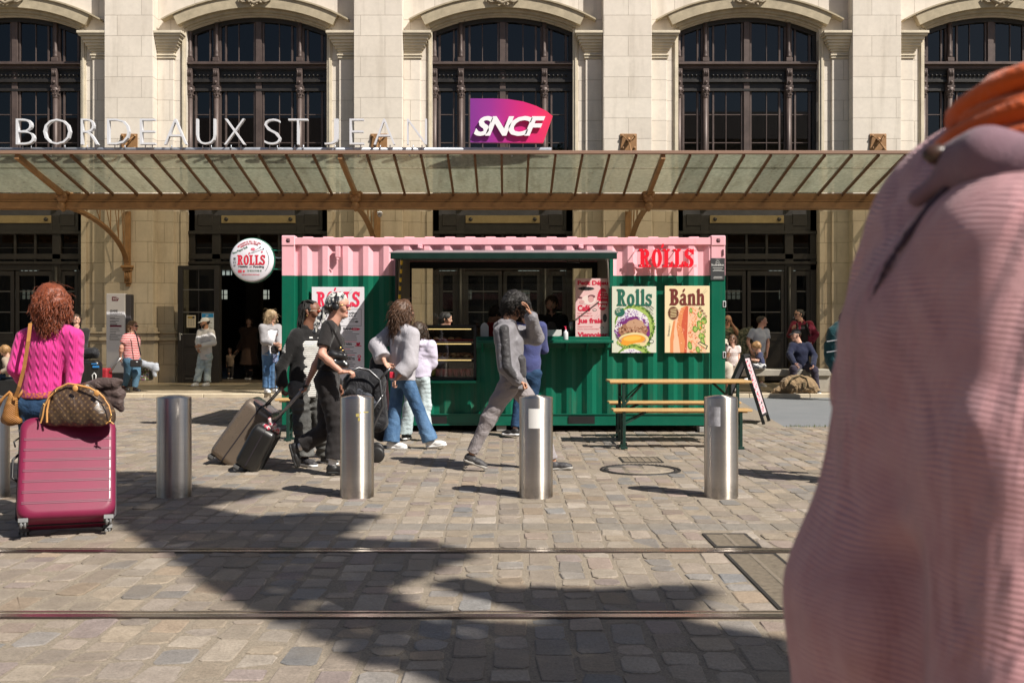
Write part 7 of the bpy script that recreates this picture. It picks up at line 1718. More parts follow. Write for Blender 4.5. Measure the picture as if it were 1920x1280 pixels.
person('woman with long dark braids in black fleece jacket over a striped top', 10.5,
    {'head':(582,586),'neck':(573,618),'hip':(573,726),'sR':(550,640,-.10),'sL':(602,640,.06),'eR':(527,688,-.14),'wR':(529,722,-.17),'eL':(618,690,.0),'wL':(634,722,-.1),'kR':(566,790,-.06),'aR':(571,856,-.04),'kL':(602,790,.1),'aL':(610,853,.2)}, -42, look=(-8,4),
    top=[dict(mat=cloth('breton_stripe', (.66,.64,.60), stripes=(.021,.30,(.03,.03,.035)), fold=.004), hem=-.10, sleeve=.5, inf=.006, name='striped_top'), dict(mat=C_char, hem=-.11, sleeve=2, inf=.024, open=.060, name='jacket', collar=1, cuff=1, sr=(.86,.86,1.0), fold=.007)],
    pants=dict(mat=J_grey, r=(.10,.092,.092), fold=.012, fr=22), shoes=dict(mat=M_gsh), skinc='brown', hair=dict(mat=H_blk, th=.004, line=1.2), extra=braids_extra, h=.0085, brow=(.01,.008,.006),
    hands={'R':dict(D=(.1,-.1,-1),N=(1,0,0),T=(0,-1,0),curl=65)})

# --- the two trolley cases
cb = Vector(PP(428,862,10.75)); ctp = Vector(PP(499,759,10.75))
t1, wp1, H1 = suitcase('suitcase', 'large metallic taupe hard-shell case tilted on two wheels', (ctp.x, 10.75, ctp.z), (cb.x-.02, 10.75, cb.z), .48, .33, mat('taupe_shell', (.20,.155,.118), .28, .35, noise=.06, nscale=4, coat=.4), rib=4, ribdir='v', handle=PP(529,726,10.6), face_n=(-1,0,.6), group='trolley cases pulled to the left of the kiosk', ribm=mat('groove_taupe', (.10,.075,.06), .4))
for hh in (.18, .42, .64):
    f = MB()
    c = Vector(wp1((0, 0, H1*hh/.8))); 
    for sx in (-1,1): q = Vector(wp1((sx*.213, 0, H1*hh/.75))); f.obox(q, Vector((.02,0,.02)), Vector((0,.006,0)), Vector((-.02,0,.025)))
    f.build('latch', mat('latch_steel', (.35,.34,.33), .3, .8), t1)
cb = Vector(PP(468,876,10.15)); ctp = Vector(PP(506,800,10.15))
t2, wp2, H2 = suitcase('suitcase', 'small black cabin case tilted forward, striped cloth peeking from its top', (ctp.x, 10.15, ctp.z), (cb.x-.02, 10.15, cb.z), .36, .24, mat('black_shell', (.014,.013,.012), .38, noise=.1, nscale=6, coat=.2), rib=3, ribdir='v', handle=PP(573,724,10.0), face_n=(-1,0,.5), group='trolley cases pulled to the left of the kiosk', ribm=M_blk)
t = thing('knotted_cloth', 'red and white cloth tucked at the top of the small black case', 'cloth', (ctp.x, 10.1, ctp.z))
S = Sdf(); rg = random.Random(5)
for i in range(7): a = np.array(PP(500+i*3.4+rg.uniform(-2,2), 800+rg.uniform(-7,5), 10.05)); S.cap(a, a+np.array((rg.gauss(0,.03), rg.gauss(0,.02), rg.gauss(0,.02))), .022, k=.01)
V, F_ = S.net(.006, folds(.008, 60, 3)); net_mesh('cloth', [(V, F_, 0)], cloth('red_white_cloth', (.5,.04,.08), col2=((.5,.46,.45), 30)), t)

# --- pushchair
DS_ = 10.9; QS = lambda x, y, dd=0: np.array(PP(x, y, DS_+dd)); M_alu = mat('dark_aluminium', (.12,.12,.125), .35, .8)
t = thing('pushchair', 'black pushchair with grey tube frame pushed by the headscarf woman', 'pushchair', (PX(690,DS_), DS_, 0))
f = MB()
for dd in (-.2, .22): f.tube([QS(658,696,dd-.1), QS(672,689,dd), QS(692,694,dd), QS(712,712,dd), QS(718,760,dd), QS(700,800,dd), QS(690,842,dd)], .014, 8); f.tube([QS(718,740,dd), QS(690,780,dd), QS(665,850,dd)], .012, 8); f.tube([QS(712,712,dd), QS(722,700,dd), QS(732,690,dd)], .012, 8)
f.tube([QS(658,696,-.3), QS(658,696,.12)], .016, 8); f.tube([QS(690,842,-.2), QS(690,842,.22)], .01, 8); f.build('frame', M_alu, t)
S = Sdf(); S.cap(QS(672,722), QS(700,716), .16, .14, k=.04); S.cap(QS(700,735), QS(712,790), .13, .10, k=.05); S.cap(QS(672,780), QS(700,792), .10, k=.05); S.cap(QS(690,728,-.1), QS(660,735,-.12), .07, k=.03)
V, F_ = S.net(.01, folds(.014, 20, 8)); net_mesh('seat', [(V, F_, 0)], cloth('black_nylon', (.015,.015,.018), .6, fold=.02), t)
S = Sdf(); S.cap(QS(655,742,-.1), QS(676,735,-.12), .07, k=.03); S.cap(QS(690,745,-.15), QS(700,755,-.15), .05, k=.03); V, F_ = S.net(.008, folds(.01, 30, 8)); net_mesh('blanket', [(V, F_, 0)], cloth('slate_print', (.06,.065,.08), col2=((.015,.015,.02), 25)), t)
for x, dd in ((664,-.22),(664,.24),(706,-.2),(706,.22)):
    f = MB(); c = QS(x, 0, dd); r_ = .085; f.lathe([(.0,-.02),(r_-.02,-.022),(r_,-.012),(r_,.012),(r_-.02,.022),(0,.02)], (c[0], c[1], r_), 20, axis='y'); f.build('wheel', M_bsh, t)
DK = 12.35; t = thing('travel_backpack', 'tall black bag with straps standing beside the pushchair', 'bag', (PX(708,DK), DK, 0))
S = Sdf(); QK = lambda x, y, dd=0: np.array(PP(x, y, DK+dd)); S.cap(QK(709,690), QK(709,800), .12, .13, np.array((0,1,0)), .9, k=.04); S.cap(QK(706,675), QK(712,680), .07, k=.04); S.cap(QK(702,800), QK(716,812), .10, k=.04)
V, F_ = S.net(.010, folds(.010, 22, 4), cuts=[(np.array((0,0,.01)), -UP)]); net_mesh('bag_body', [(V, F_, 0)], MATS['black_nylon'], t)
f = MB(); f.bar(QK(703,690,-.14), QK(703,765,-.15), .012, .006, (0,1,0)); f.tube([QK(698,765,-.14), QK(706,775,-.16), QK(712,790,-.15), QK(704,800,-.16)], .008, 6); f.build('straps', mat('grey_webbing', (.3,.3,.32), .7), t)
t = thing('pink_scarf', 'pale pink cloth hanging behind the jeans of the woman in grey', 'cloth', (PX(724,12.3), 12.3, .5)); S = Sdf(); S.cap(PP(723,716,12.3), PP(727,765,12.3), .03, .022, k=.01); V, F_ = S.net(.008, folds(.006, 40)); net_mesh('cloth', [(V, F_, 0)], cloth('rose_cloth', (.42,.20,.21)), t)

# --- grey jumper woman, girl in hoodie
def phone_x(t, W, P, k): pass
person('woman with long curly brown hair, loose grey jumper and flared blue jeans, hand behind back', 12.03,
    {'head':(757,585),'neck':(752,612),'hip':(754,708),'sR':(771,628,-.14),'sL':(733,624,.12),'eR':(769,680,-.2),'wR':(746,707,-.22),'eL':(707,648,.05),'wL':(722,680,-.12),'kR':(785,768,-.05),'aR':(806,824,-.05),'kL':(741,765,.05),'aL':(734,826,0)}, 32, look=(25,2),
    top=dict(mat=cloth('pale_grey_knit', (.42,.40,.43), .95, weave=160, bump=.004), hem=-.03, sleeve=1.75, inf=.040, sr=(1.0,1.15,1.4), name='jumper', fold=.008, fr=16), pants=dict(mat=J_blue, r=(.088,.070,.098), len=1.03, rise=.12),
    shoes=dict(mat=M_wsh, L=dict(D=(1,-.15,0)), R=dict(D=(1,-.1,.12))), hair=dict(mat=H_brn, th=.026, amp=.012, fr=60, strands=900, fall=.20, wave=.014, sr=.003, caps=[((-.05,.0,0),(-.075,-.12,0),.095,.075,1.2),((-.07,-.12,0),(-.09,-.22,.0),.075,.045,1.3)]), h=.0085,
    hands={'R':dict(D=(-.6,0,-.8),N=(0,-.5,0),T=(0,-1,.3),curl=50),'L':dict(D=(.6,-.4,-.6),curl=30)}, skinc='light')
t = thing('phone', 'red phone case held behind her back by the woman in grey', 'phone', tuple(PP(735,703,11.8))); f = MB(); f.bbox(PX(730,11.79), PX(740,11.79), 11.775, 11.80, PZ(709,11.79), PZ(697,11.79), .008); f.build('phone_case', mat('red_case', (.6,.03,.06), .35), t)
person('girl in pale lilac hoodie and light wide jeans, back to the camera', 12.85,
    {'head':(787,621),'neck':(789,643),'hip':(784,706),'eL':(770,680,.1),'wL':(775,700,.28),'eR':(811,682,0),'wR':(798,694,.25),'kR':(797,760),'aR':(797,812),'kL':(768,760),'aL':(759,812)}, 72, look=(40,-18), g=.86,
    top=dict(mat=cloth('lilac_fleece', (.60,.55,.68), .95), hem=-.0, sleeve=2, inf=.030, hood=1, name='hoodie', fold=.008), pants=dict(mat=J_pale, r=(.090,.085,.10), len=1.03, fold=.009), shoes=dict(mat=M_bsh), hair=dict(mat=H_dbr, th=.016, strands=260, fall=.16, wave=.006, caps=[((-.04,.0,0),(-.03,-.10,0),.085,.06,1.15)]), h=.0085)

# --- man in grey tracksuit shielding his face
def track_extra(t, W, P, k):
    sh = k['sh']['R']; e, w_ = W['eR'], W['wR']; S = Sdf(); o = np.array((.008,-.043,.0)); g = k['g']
    S.cap(sh+o+np.array((.0,-.012,.035)), e+o*1.2, .050, .048, k=.02); S.cap(e+o*1.2, w_+o*.75-(w_-e)*.12, .048, .036, k=.01); S.cap(k['nk']+np.array((.0,-.10,-.02)), sh+o+np.array((.0,-.01,.03)), .03, .046, k=.02)
    V, F_ = S.net(.006, folds(.003, 34, 3)); net_mesh('sleeve_panel', [(V, F_, 0)], cloth('dark_grey_nylon', (.055,.052,.055), .4, fold=.012), t)
    S = Sdf(); p = k['pv']+k['sp']*.15+k['fw']*.085; S.cap(p+np.array((.0,-.09,.03)), p+np.array((.01,-.085,-.10)), .062, .06, k=.02); V, F_ = S.net(.008, folds(.006, 30, 9)); net_mesh('pocket_panel', [(V, F_, 0)], MATS['dark_grey_nylon'], t)
C_trk = cloth('grey_nylon', (.20,.19,.205), .36, fold=.010, fscale=9); C_trp = cloth('warm_grey_jersey', (.28,.25,.255), .8, fold=.012)
person('man in grey tracksuit striding right, one hand shielding his eyes', 10.15,
    {'head':(966,573),'neck':(952,607),'hip':(961,709),'sR':(943,625,-.17),'sL':(972,626,.15),'eR':(949,688,-.24),'wR':(971,714,-.24),'eL':(1004,632,.10),'wL':(995,592,-.13),'kL':(1008,780,.08),'aL':(1037,864,.05),'kR':(917,783,-.06),'aR':(884,851,-.05)}, 0, look=(-12,-34),
    top=dict(mat=C_trk, hem=-.10, sleeve=2, inf=.029, hood=1, name='jacket', cuff=1, sr=(1.1,1.15,1.05), fold=.006, fr=30), pants=dict(mat=C_trp, r=(.104,.076,.054), len=.96, fold=.007, fr=20),
    shoes=dict(mat=M_gsh, sole=mat('grey_sole', (.36,.34,.31), .7), R=dict(D=(1,-.1,-.34)), L=dict(D=(1,-.1,.08))), hair=dict(mat=H_blk, th=.022, amp=.012, fr=80, strands=700, fall=.06, wave=.012, sr=.003, caps=[((-.05,-.0,0),(-.06,-.06,0),.085,.06,1.2),((.05,.09,0),(.07,.07,0),.045,.035,1.6)], skipface=0), skinc='tan', extra=track_extra, h=.008,
    hands={'L':dict(D=(-.36,-.12,.93),N=(-.75,.5,-.2),T=(.2,-.9,.1),curl=16,spread=.14,thumb=45),'R':dict(D=(.9,0,-.4),N=(-.3,.3,-1),T=(.5,-.8,0),curl=75)})
# --- customer at the counter
person('man in cobalt blue jumper and jeans leaning on the counter, half hidden', 13.3,
    {'head':(985,587),'neck':(992,608),'hip':(990,700),'eR':(1019,655,.1),'wR':(1012,640,.25),'eL':(970,655,.1),'wL':(985,645,.3),'kL':(972,758),'aL':(966,803,-.1),'kR':(998,758),'aR':(1002,806)}, 82, look=(95,-10), g=.97,
    top=dict(mat=cloth('cobalt_knit', (.058,.068,.18), .9), hem=-.0, sleeve=2, inf=.02, name='jumper'), pants=dict(mat=J_dark, r=(.092,.068,.066), rise=.08), shoes=dict(mat=M_bsh, L=dict(D=(-.9,.3,0))), hair=dict(mat=H_dbr, th=.012, strands=80, fall=.04), h=.011)
# --- staff and people beyond the hatch
def vendor_x(t, W, P, k):
    S = Sdf(); S.cap(P(.07,-.055,-.03), P(.07,-.055,.03), .02, k=.01); S.cap(P(.06,-.09,-.02), P(.06,-.09,.02), .03, k=.02); [S.cap(P(.03,-.03,s*.062), P(.055,-.08,s*.04), .016, .022, k=.02) for s in (-1,1)]
    V, F_ = S.net(.006, folds(.004, 90)); net_mesh('beard', [(V, F_, 0)], H_dbr, t)
person('bearded vendor in open black jacket looking down behind the counter', 14.85,
    {'head':(1034,571),'neck':(1034,594),'hip':(1034,662),'eR':(1013,628,-.05),'wR':(1022,645,-.35),'eL':(1056,628,-.05),'wL':(1046,645,-.35),'kR':(1024,710),'aR':(1022,747),'kL':(1044,710),'aL':(1046,747)}, -90, look=(-98,-14),
    top=[dict(mat=cloth('grey_marl', (.16,.14,.13)), hem=-.05, sleeve=.6, inf=.006, name='shirt'), dict(mat=C_blk, hem=-.06, sleeve=2, inf=.022, open=.03, name='jacket', collar=1)], pants=dict(mat=C_blk), shoes=dict(mat=M_bsh), hair=dict(mat=H_dbr, th=.014, strands=120, fall=.04), extra=vendor_x, h=.010)
person('worker in red top with black cap, bent over inside the kiosk', 15.1,
    {'head':(930,590),'neck':(921,609),'hip':(914,668),'eL':(925,640,.2),'wL':(940,645,.1),'eR':(918,640,-.2),'wR':(935,648,-.3),'kR':(912,715),'aR':(910,749),'kL':(918,715),'aL':(918,749)}, 10, look=(15,-40), g=.95,
    top=dict(mat=cloth('dark_red_cotton', (.32,.015,.02)), hem=-.05, sleeve=1.9, inf=.018), pants=dict(mat=C_blk), shoes=dict(mat=M_bsh), hair=dict(mat=H_blk, th=.016), h=.012)
def hand_face(t, W, P, k): pass
person('man in dark green jacket with hand at his mouth, seen through the kiosk', 18.2,
    {'head':(836,599),'neck':(828,616),'hip':(826,674),'eR':(838,650,-.25),'wR':(845,620,-.12),'eL':(822,645,.2),'wL':(830,665,.25),'kR':(826,718),'aR':(826,756),'kL':(830,718),'aL':(834,756)}, -15, look=(-12,-5),
    top=dict(mat=cloth('bottle_green', (.01,.03,.02)), hem=-.08, sleeve=2, inf=.022, collar=1, name='jacket'), pants=dict(mat=C_blk), shoes=dict(mat=M_bsh), hair=dict(mat=H_blk, th=.014, strands=80, fall=.03), h=.011, hands={'R':dict(D=(-.35,.1,.9),N=(-.9,.2,0),T=(0,1,0),curl=40)})

# --- left side, before the station
def cross_bag(t, W, P, k): 
    f = MB(); a = [np.array(PP(x, y, 21.45)) for x, y in ((252,619),(257,632),(261,652),(264,666))]
    for i in range(3): f.bar(a[i], a[i+1], .025, .008, (0,-1,0))
    f.build('bag_strap', M_bsh, t); f = MB(); sunglasses(f, P, k['g'], 0, 1.15); f.build('sunglasses', M_glas, t)
person('woman in red and white striped tee and jeans with black crossbody bag', 21.7,
    {'head':(249,612),'neck':(245,626),'hip':(248,677),'sR':(235,634,-.1),'sL':(256,634,.1),'eR':(228,651,-.15),'wR':(226,668,-.1),'eL':(258,655,.25),'wL':(256,672,.3),'kR':(240,701,0),'aR':(233,724,0),'kL':(256,701,-.1),'aL':(253,726,-.1)}, -35, look=(-5,0), g=.92, build=1.28,
    top=dict(mat=cloth('red_white_stripe', (.62,.50,.47), stripes=(.036,.60,(.42,.035,.045)), fold=.004), hem=-.02, sleeve=.55, inf=.015, bust=1), pants=dict(mat=J_mid, r=(.095,.07,.05)), shoes=dict(mat=M_bsh, sole=M_blk), hair=dict(mat=H_lbr, th=.012, strands=160, fall=.10, caps=[((-.06,.0,0),(-.07,-.06,0),.06,.045,1.2)]), skinc='pink', extra=cross_bag, h=.011)
t = thing('crossbody_bag', 'small black camera-style bag at the hip of the striped woman', 'bag', tuple(PP(256,685,21.4))); f = MB(); f.bbox(PX(245,21.4), PX(266,21.4), 21.35, 21.45, PZ(688,21.4), PZ(674,21.4), .02); f.bbox(PX(257,21.4), PX(260,21.4), 21.34, 21.35, PZ(679,21.4), PZ(677,21.4), .002, 1); f.build('bag_body', [C_blk, M_white], t)
t = thing('trolley', 'thin pull handle and wheels of a red trolley behind the striped woman', 'trolley', tuple(PP(205,715,21.5)))
f = MB(); f.tube([PP(226,671,21.55), PP(196,708,21.55)], .013, 6); f.tube([PP(222,675,21.7), PP(203,706,21.7)], .013, 6); f.build('pull_handle', mat('handle_metal', (.32,.30,.29), .3, .9), t)
f = MB(); f.bbox(PX(187,21.6), PX(206,21.6), 21.45, 21.75, .14, PZ(690,21.6), .03); f.build('bag_body', mat('dark_red_nylon', (.28,.01,.02), .6, bump=.004, bscale=20), t)
t = thing('patchwork_bag', 'bag with small coloured squares and a grey jacket laid over it', 'bag', tuple(PP(262,716,21.95)))
f = MB(); f.bbox(PX(243,21.95), PX(284,21.95), 21.85, 22.1, PZ(713,21.95), PZ(686,21.95), .03); o = f.build('bag_body', M_blk, t); f = MB(); rg = random.Random(4)
for i in range(13):
    for j in range(8): xx, zz = PX(244.5+i*3,21.95), PZ(711.5-j*3,21.95); f.bbox(xx, xx+.024, 21.842, 21.85, zz, zz+.024, .002, rg.randrange(4))
f.build('squares', [mat('sq_cream', (.6,.55,.45), .7), mat('sq_mauve', (.3,.12,.2), .7), mat('sq_olive', (.2,.22,.08), .7), mat('sq_sky', (.3,.38,.45), .7)], o, fix=False)
S = Sdf(); QG = lambda x, y, dd=0: np.array(PP(x, y, 21.8+dd)); 
for a, b, r_ in (((262,680),(290,686),.07),((276,686),(294,692),.06),((286,690),(292,704),.04),((232,684),(240,692),.06)): S.cap(QG(*a), QG(*b), r_, k=.03)
V, F_ = S.net(.014, folds(.02, 18, 5)); net_mesh('jacket', [(V, F_, 0)], cloth('grey_pinstripe', (.28,.31,.36), stripes=(.03,.3,(.5,.5,.52))), t)
def cap_x(t, W, P, k, m=None, beard=True, mb=None):
    S = Sdf(); S.cap(P(-.03,.05), P(.01,.055), .094*k['g'], .085*k['g'], k['hr'], .92, cut=[(P(0,.035), -k['hu'])]); S.cap(P(.09,.05,-.03), P(.14,.035,0), .012, .010, k['hr'], 3, 4, k=.02); S.cap(P(.08,.05,0), P(.15,.035,0), .010, .010, k['hr'], 6, 4.5, k=.012)
    V, F_ = S.net(.009); net_mesh('cap', [(V, F_, 0)], m, t)
    if beard: vendor_x(t, W, P, k)
person('bearded man in white cap, white shirt and pale jeans waiting by the open door', 24.0,
    {'head':(384,606),'neck':(386,620),'hip':(385,668),'eR':(371,641,-.1),'wR':(372,655,-.3),'eL':(401,643,-.1),'wL':(377,648,-.35),'kR':(374,693,-.1),'aR':(369,716,-.2),'kL':(388,693),'aL':(389,716,-.1)}, -110, look=(-150,-8), g=.97,
    top=dict(mat=cloth('white_linen', (.66,.64,.64)), hem=-.08, sleeve=2, inf=.022, collar=1), pants=dict(mat=J_pale, r=(.10,.085,.085), len=1.0, fold=.010), shoes=dict(mat=M_wsh), hair=dict(mat=H_blk, style='buzz', th=.004), skinc='tan', extra=lambda t, W, P, k: cap_x(t, W, P, k, mat('white_cap', (.7,.69,.68), .8)), h=.011)
def blonde_x(t, W, P, k): f = MB(); sunglasses(f, P, k['g'], 0, 1.1); f.build('sunglasses', M_glas, t)
person('blonde woman in grey cardigan, white top and jeans beside the kiosk', 21.25,
    {'head':(509,593),'neck':(507,611),'hip':(507,661),'eR':(495,640,-.12),'wR':(516,645,-.3),'eL':(524,640,-.12),'wL':(526,649,-.3),'kR':(500,698,-.05),'aR':(499,727,-.05),'kL':(513,698),'aL':(514,727)}, -55, look=(-22,-8), g=1.02,
    top=[dict(mat=cloth('white_jersey', (.68,.67,.70)), hem=-.02, sleeve=.4, inf=.006, vneck=.05, name='top'), dict(mat=cloth('grey_cardigan', (.30,.29,.30), .95), hem=-.05, sleeve=1.9, inf=.026, open=.06, name='cardigan')], pants=dict(mat=J_blue, r=(.088,.075,.08), len=1.0), shoes=dict(mat=M_wsh), hair=dict(mat=H_bln, th=.018, strands=300, fall=.15, wave=.012, caps=[((-.05,.0,0),(-.05,-.10,0),.08,.055,1.35)]), extra=blonde_x, h=.010)
t = thing('cane_trolley', 'upright pole with dark pouch held by the blonde woman', 'trolley', tuple(PP(515,736,21.05)))
f = MB(); f.tube([PP(516,735,21.0), PP(516,655,21.0)], .012, 8); f.build('pole', M_alu, t); f = MB(); f.bbox(PX(508,21), PX(523,21), 20.95, 21.05, PZ(662,21), PZ(648,21), .03); f.bbox(PX(512,21), PX(520,21), 20.95, 21.03, PZ(680,21), PZ(664,21), .02, 1); f.build('pouch', [C_blk, cloth('navy_print', (.04,.06,.16), col2=((.3,.35,.5), 30))], t)
# inside the hall
person('dark figure of a woman inside the station doorway', 27.5,
    {'head':(467,604),'neck':(466,617),'hip':(467,660),'eL':(455,640),'wL':(446,655),'eR':(478,640),'wR':(476,660),'kR':(464,688),'aR':(464,704),'kL':(470,688),'aL':(470,704)}, -90, g=.98, top=dict(mat=cloth('dark_brown_coat', (.05,.028,.02)), hem=-.35, sleeve=2, inf=.05, flare=.04, name='coat'), pants=dict(mat=C_blk), shoes=dict(mat=M_bsh), hair=dict(mat=H_dbr, th=.014, caps=[((-.05,0,0),(-.05,-.08,0),.08,.06,1.2)]), h=.014)
person('small child in pale top inside the station doorway, reaching sideways', 27.5,
    {'head':(431,657),'neck':(432,666),'hip':(432,684),'eL':(438,668),'wL':(446,660),'eR':(426,675),'wR':(425,684),'kR':(429,696),'aR':(429,706),'kL':(435,696),'aL':(435,706)}, -90, g=.52, hd=1.3, top=dict(mat=cloth('dun_cotton', (.16,.12,.09)), hem=-.08, sleeve=2, inf=.02), pants=dict(mat=C_blk), shoes=dict(mat=M_bsh), hair=dict(mat=H_dbr, th=.01), h=.014)
# far left
person('boy in beige sweatshirt sitting at the left edge, looking down', 20.9,
    {'head':(9,658),'neck':(15,672),'hip':(20,703),'eR':(22,692,.15),'wR':(6,700,.1),'eL':(16,692,-.2),'wL':(3,697,-.2),'kL':(-2,704,-.1),'aL':(0,733,-.1),'kR':(-2,702,.15),'aR':(3,733,.15)}, 178, look=(185,-38), g=.78, hd=1.12, top=dict(mat=cloth('beige_fleece', (.33,.26,.20)), hem=-.04, sleeve=2, inf=.028), pants=dict(mat=J_dark), shoes=dict(mat=M_bsh), hair=dict(mat=H_sand, th=.018, strands=200, fall=.05), seat=True, h=.011)
t = thing('travel_case', 'dark case the boy is sitting on at the left edge', 'suitcase', (PX(20,20.9), 20.9, 0)); f = MB(); f.bbox(PX(0,20.9), PX(44,20.9), 20.75, 21.08, .03, .40, .04); f.build('shell', M_blk, t)
person('woman in black holding her hand to her face behind the pink jumper', 20.9,
    {'head':(143,601),'neck':(145,618),'hip':(147,668),'eR':(133,648,-.2),'wR':(143,620,-.22),'eL':(158,645,.0),'wL':(160,662,-.2),'kR':(141,704),'aR':(141,731),'kL':(152,704),'aL':(154,731)}, -70, look=(-60,-5), top=dict(mat=C_blk, hem=-.08, sleeve=1.6, inf=.02), pants=dict(mat=C_blk), shoes=dict(mat=M_bsh), hair=dict(mat=H_dbr, th=.012, strands=120, fall=.08), h=.011, hands={'R':dict(D=(.0,-.2,1),N=(.5,1,0),T=(1,0,0),curl=30)})
t, wq, Hq = suitcase('suitcase', 'upright black cabin suitcase behind the pink jumper, blue tags on it', tuple(PP(170,676,20.6)), (PX(170,20.6), 20.6, .08), .41, .24, mat('black_shell', (.014,.013,.012), .38), rib=3, ribdir='v', ribm=M_blk)
f = MB(); f.bbox(PX(174,20.47), PX(186,20.47), 20.455, 20.47, PZ(689,20.47), PZ(685.5,20.47), .001, 0); f.bbox(PX(172,20.47), PX(182,20.47), 20.455, 20.47, PZ(683,20.47), PZ(681,20.47), .001, 0)
f.tube([PP(174,714,20.46), PP(173,703,20.46), PP(177,699,20.46), PP(180,703,20.46), PP(179,714,20.46)], .012, 6, 1); f.build('tags', [mat('tag_blue', (.03,.2,.5), .5), MATS['white_plastic']], t)
t = thing('duffel_bag', 'small black bag sitting on top of the upright black suitcase', 'bag', tuple(PP(170,673,20.6))); S = Sdf(); QD = lambda x, y, dd=0: np.array(PP(x, y, 20.6+dd)); S.cap(QD(163,661), QD(177,661), .10, k=.03); S.cap(QD(160,668), QD(180,668), .05, k=.03); V, F_ = S.net(.012, folds(.01, 30, 4)); net_mesh('bag_body', [(V, F_, 0)], MATS['black_nylon'], t)

# --- group on the right, by the stone bench
camo = cloth('camouflage', (.10,.10,.05), col2=((.04,.045,.025), 22), fold=.02); camo2 = cloth('camouflage_tan', (.20,.18,.11), col2=((.06,.07,.04), 18), fold=.02)
def glx(t, W, P, k): f = MB(); sunglasses(f, P, k['g'], 0, 1.15); f.build('sunglasses', M_glas, t)
person('bald man in camouflage tee and sunglasses, half behind the kiosk corner', 24.3,
    {'head':(1365,600),'neck':(1363,615),'hip':(1362,660),'eL':(1383,625,-.15),'wL':(1372,606,-.25),'eR':(1350,640),'wR':(1358,652,-.3),'kR':(1356,692),'aR':(1356,714),'kL':(1368,692),'aL':(1370,714)}, -90, look=(-110,-5), build=1.1, top=dict(mat=camo2, hem=-.05, sleeve=.7, inf=.02), pants=dict(mat=camo), shoes=dict(mat=M_bsh), skinc='tan', extra=glx, h=.012, hands={'L':dict(D=(-.3,-.1,.9),N=(-.9,.3,0),T=(0,1,0),curl=60)})
person('seated woman in cream skirt mostly hidden by the kiosk corner, forearm showing', 21.75,
    {'head':(1344,622),'neck':(1345,638),'hip':(1352,684),'eL':(1362,666,-.1),'wL':(1380,676,-.15),'eR':(1338,664),'wR':(1350,680,-.3),'kL':(1364,690,-.42),'aL':(1366,727,-.42),'kR':(1350,690,-.42),'aR':(1350,727,-.42)}, -85, top=dict(mat=cloth('cream_cotton', (.5,.44,.36)), hem=-.05, sleeve=.6, inf=.012), pants=dict(mat=cloth('cream_cotton', (.5,.44,.36)), r=(.11,.11,.10), len=.55), shoes=dict(mat=M_tan), hair=dict(mat=H_brn, th=.012), skinc='pink', seat=True, h=.012)
person('little girl in white striped tee standing before the seated woman', 21.5,
    {'head':(1373,637),'neck':(1375,650),'hip':(1374,683),'eR':(1365,668,-.05),'wR':(1367,658,-.2),'eL':(1385,666),'wL':(1385,680,-.05),'kR':(1370,706),'aR':(1370,727),'kL':(1379,706),'aL':(1380,727)}, -95, look=(-115,-18), g=.68, hd=1.2, top=dict(mat=cloth('white_fine_stripe', (.66,.62,.60), stripes=(.04,.25,(.5,.25,.2))), hem=-.05, sleeve=.6, inf=.014), pants=dict(mat=cloth('pale_beige', (.45,.38,.3)), r=(.10,.09,.09), len=.4), shoes=dict(mat=M_wsh), hair=dict(mat=H_brn, th=.014, strands=160, fall=.12, caps=[((-.05,0,0),(-.05,-.09,0),.075,.055,1.25)]), h=.011)
person('man in pale grey ringer tee standing behind the bench, head turned right', 23.3,
    {'head':(1429,603),'neck':(1424,618),'hip':(1423,664),'eR':(1402,640,-.05),'wR':(1408,657,-.2),'eL':(1440,642,-.0),'wL':(1438,662,-.1),'kR':(1414,695),'aR':(1410,717,-.1),'kL':(1428,695),'aL':(1428,717,-.25)}, -75, look=(-12,0), hw=1.08, top=dict(mat=cloth('pale_grey_jersey', (.42,.44,.50)), hem=-.04, sleeve=.68, inf=.014), pants=dict(mat=cloth('khaki_twill', (.24,.18,.11)), r=(.09,.07,.06)), shoes=dict(mat=mat('grey_canvas', (.42,.40,.39), .7)), hair=dict(mat=H_dbr, style='buzz', th=.006), skinc='pink', h=.010)
t = thing('camouflage_backpack', 'camouflage backpack slung beside the man in the ringer tee', 'backpack', tuple(PP(1393,680,23.4))); S = Sdf(); QC = lambda x, y, dd=0: np.array(PP(x, y, 23.4+dd)); S.cap(QC(1396,628), QC(1392,664), .15, .16, k=.05); S.cap(QC(1403,622), QC(1400,640), .10, k=.04); S.cap(QC(1388,655,-.1), QC(1396,660,-.1), .08, k=.03); V, F_ = S.net(.014, folds(.018, 18, 3)); net_mesh('bag_body', [(V, F_, 0)], camo2, t)
f = MB(); f.tube([QC(1410,612,-.12), QC(1409,625,-.16), QC(1406,645,-.15)], .018, 6); f.build('strap', camo, t)
person('small boy in navy tee sitting on the bench, leaning left', 21.6,
    {'head':(1418,650),'neck':(1423,661),'hip':(1428,686),'eR':(1420,674,.1),'wR':(1408,670,.1),'eL':(1421,676,-.15),'wL':(1407,674,-.15),'kL':(1408,687,-.15),'aL':(1405,708,-.15),'kR':(1408,686,.1),'aR':(1406,706,.1)}, 180, look=(178,-30), g=.66, hd=1.2, top=dict(mat=cloth('navy_tee', (.045,.05,.10)), hem=-.05, sleeve=.7, inf=.016), pants=dict(mat=cloth('black_white_print', (.5,.5,.5), col2=((.03,.03,.04), 18)), r=(.10,.09,.08), len=.2), shoes=dict(mat=M_wsh), hair=dict(mat=H_sand, th=.018, strands=160, fall=.05), seat=True, h=.011)
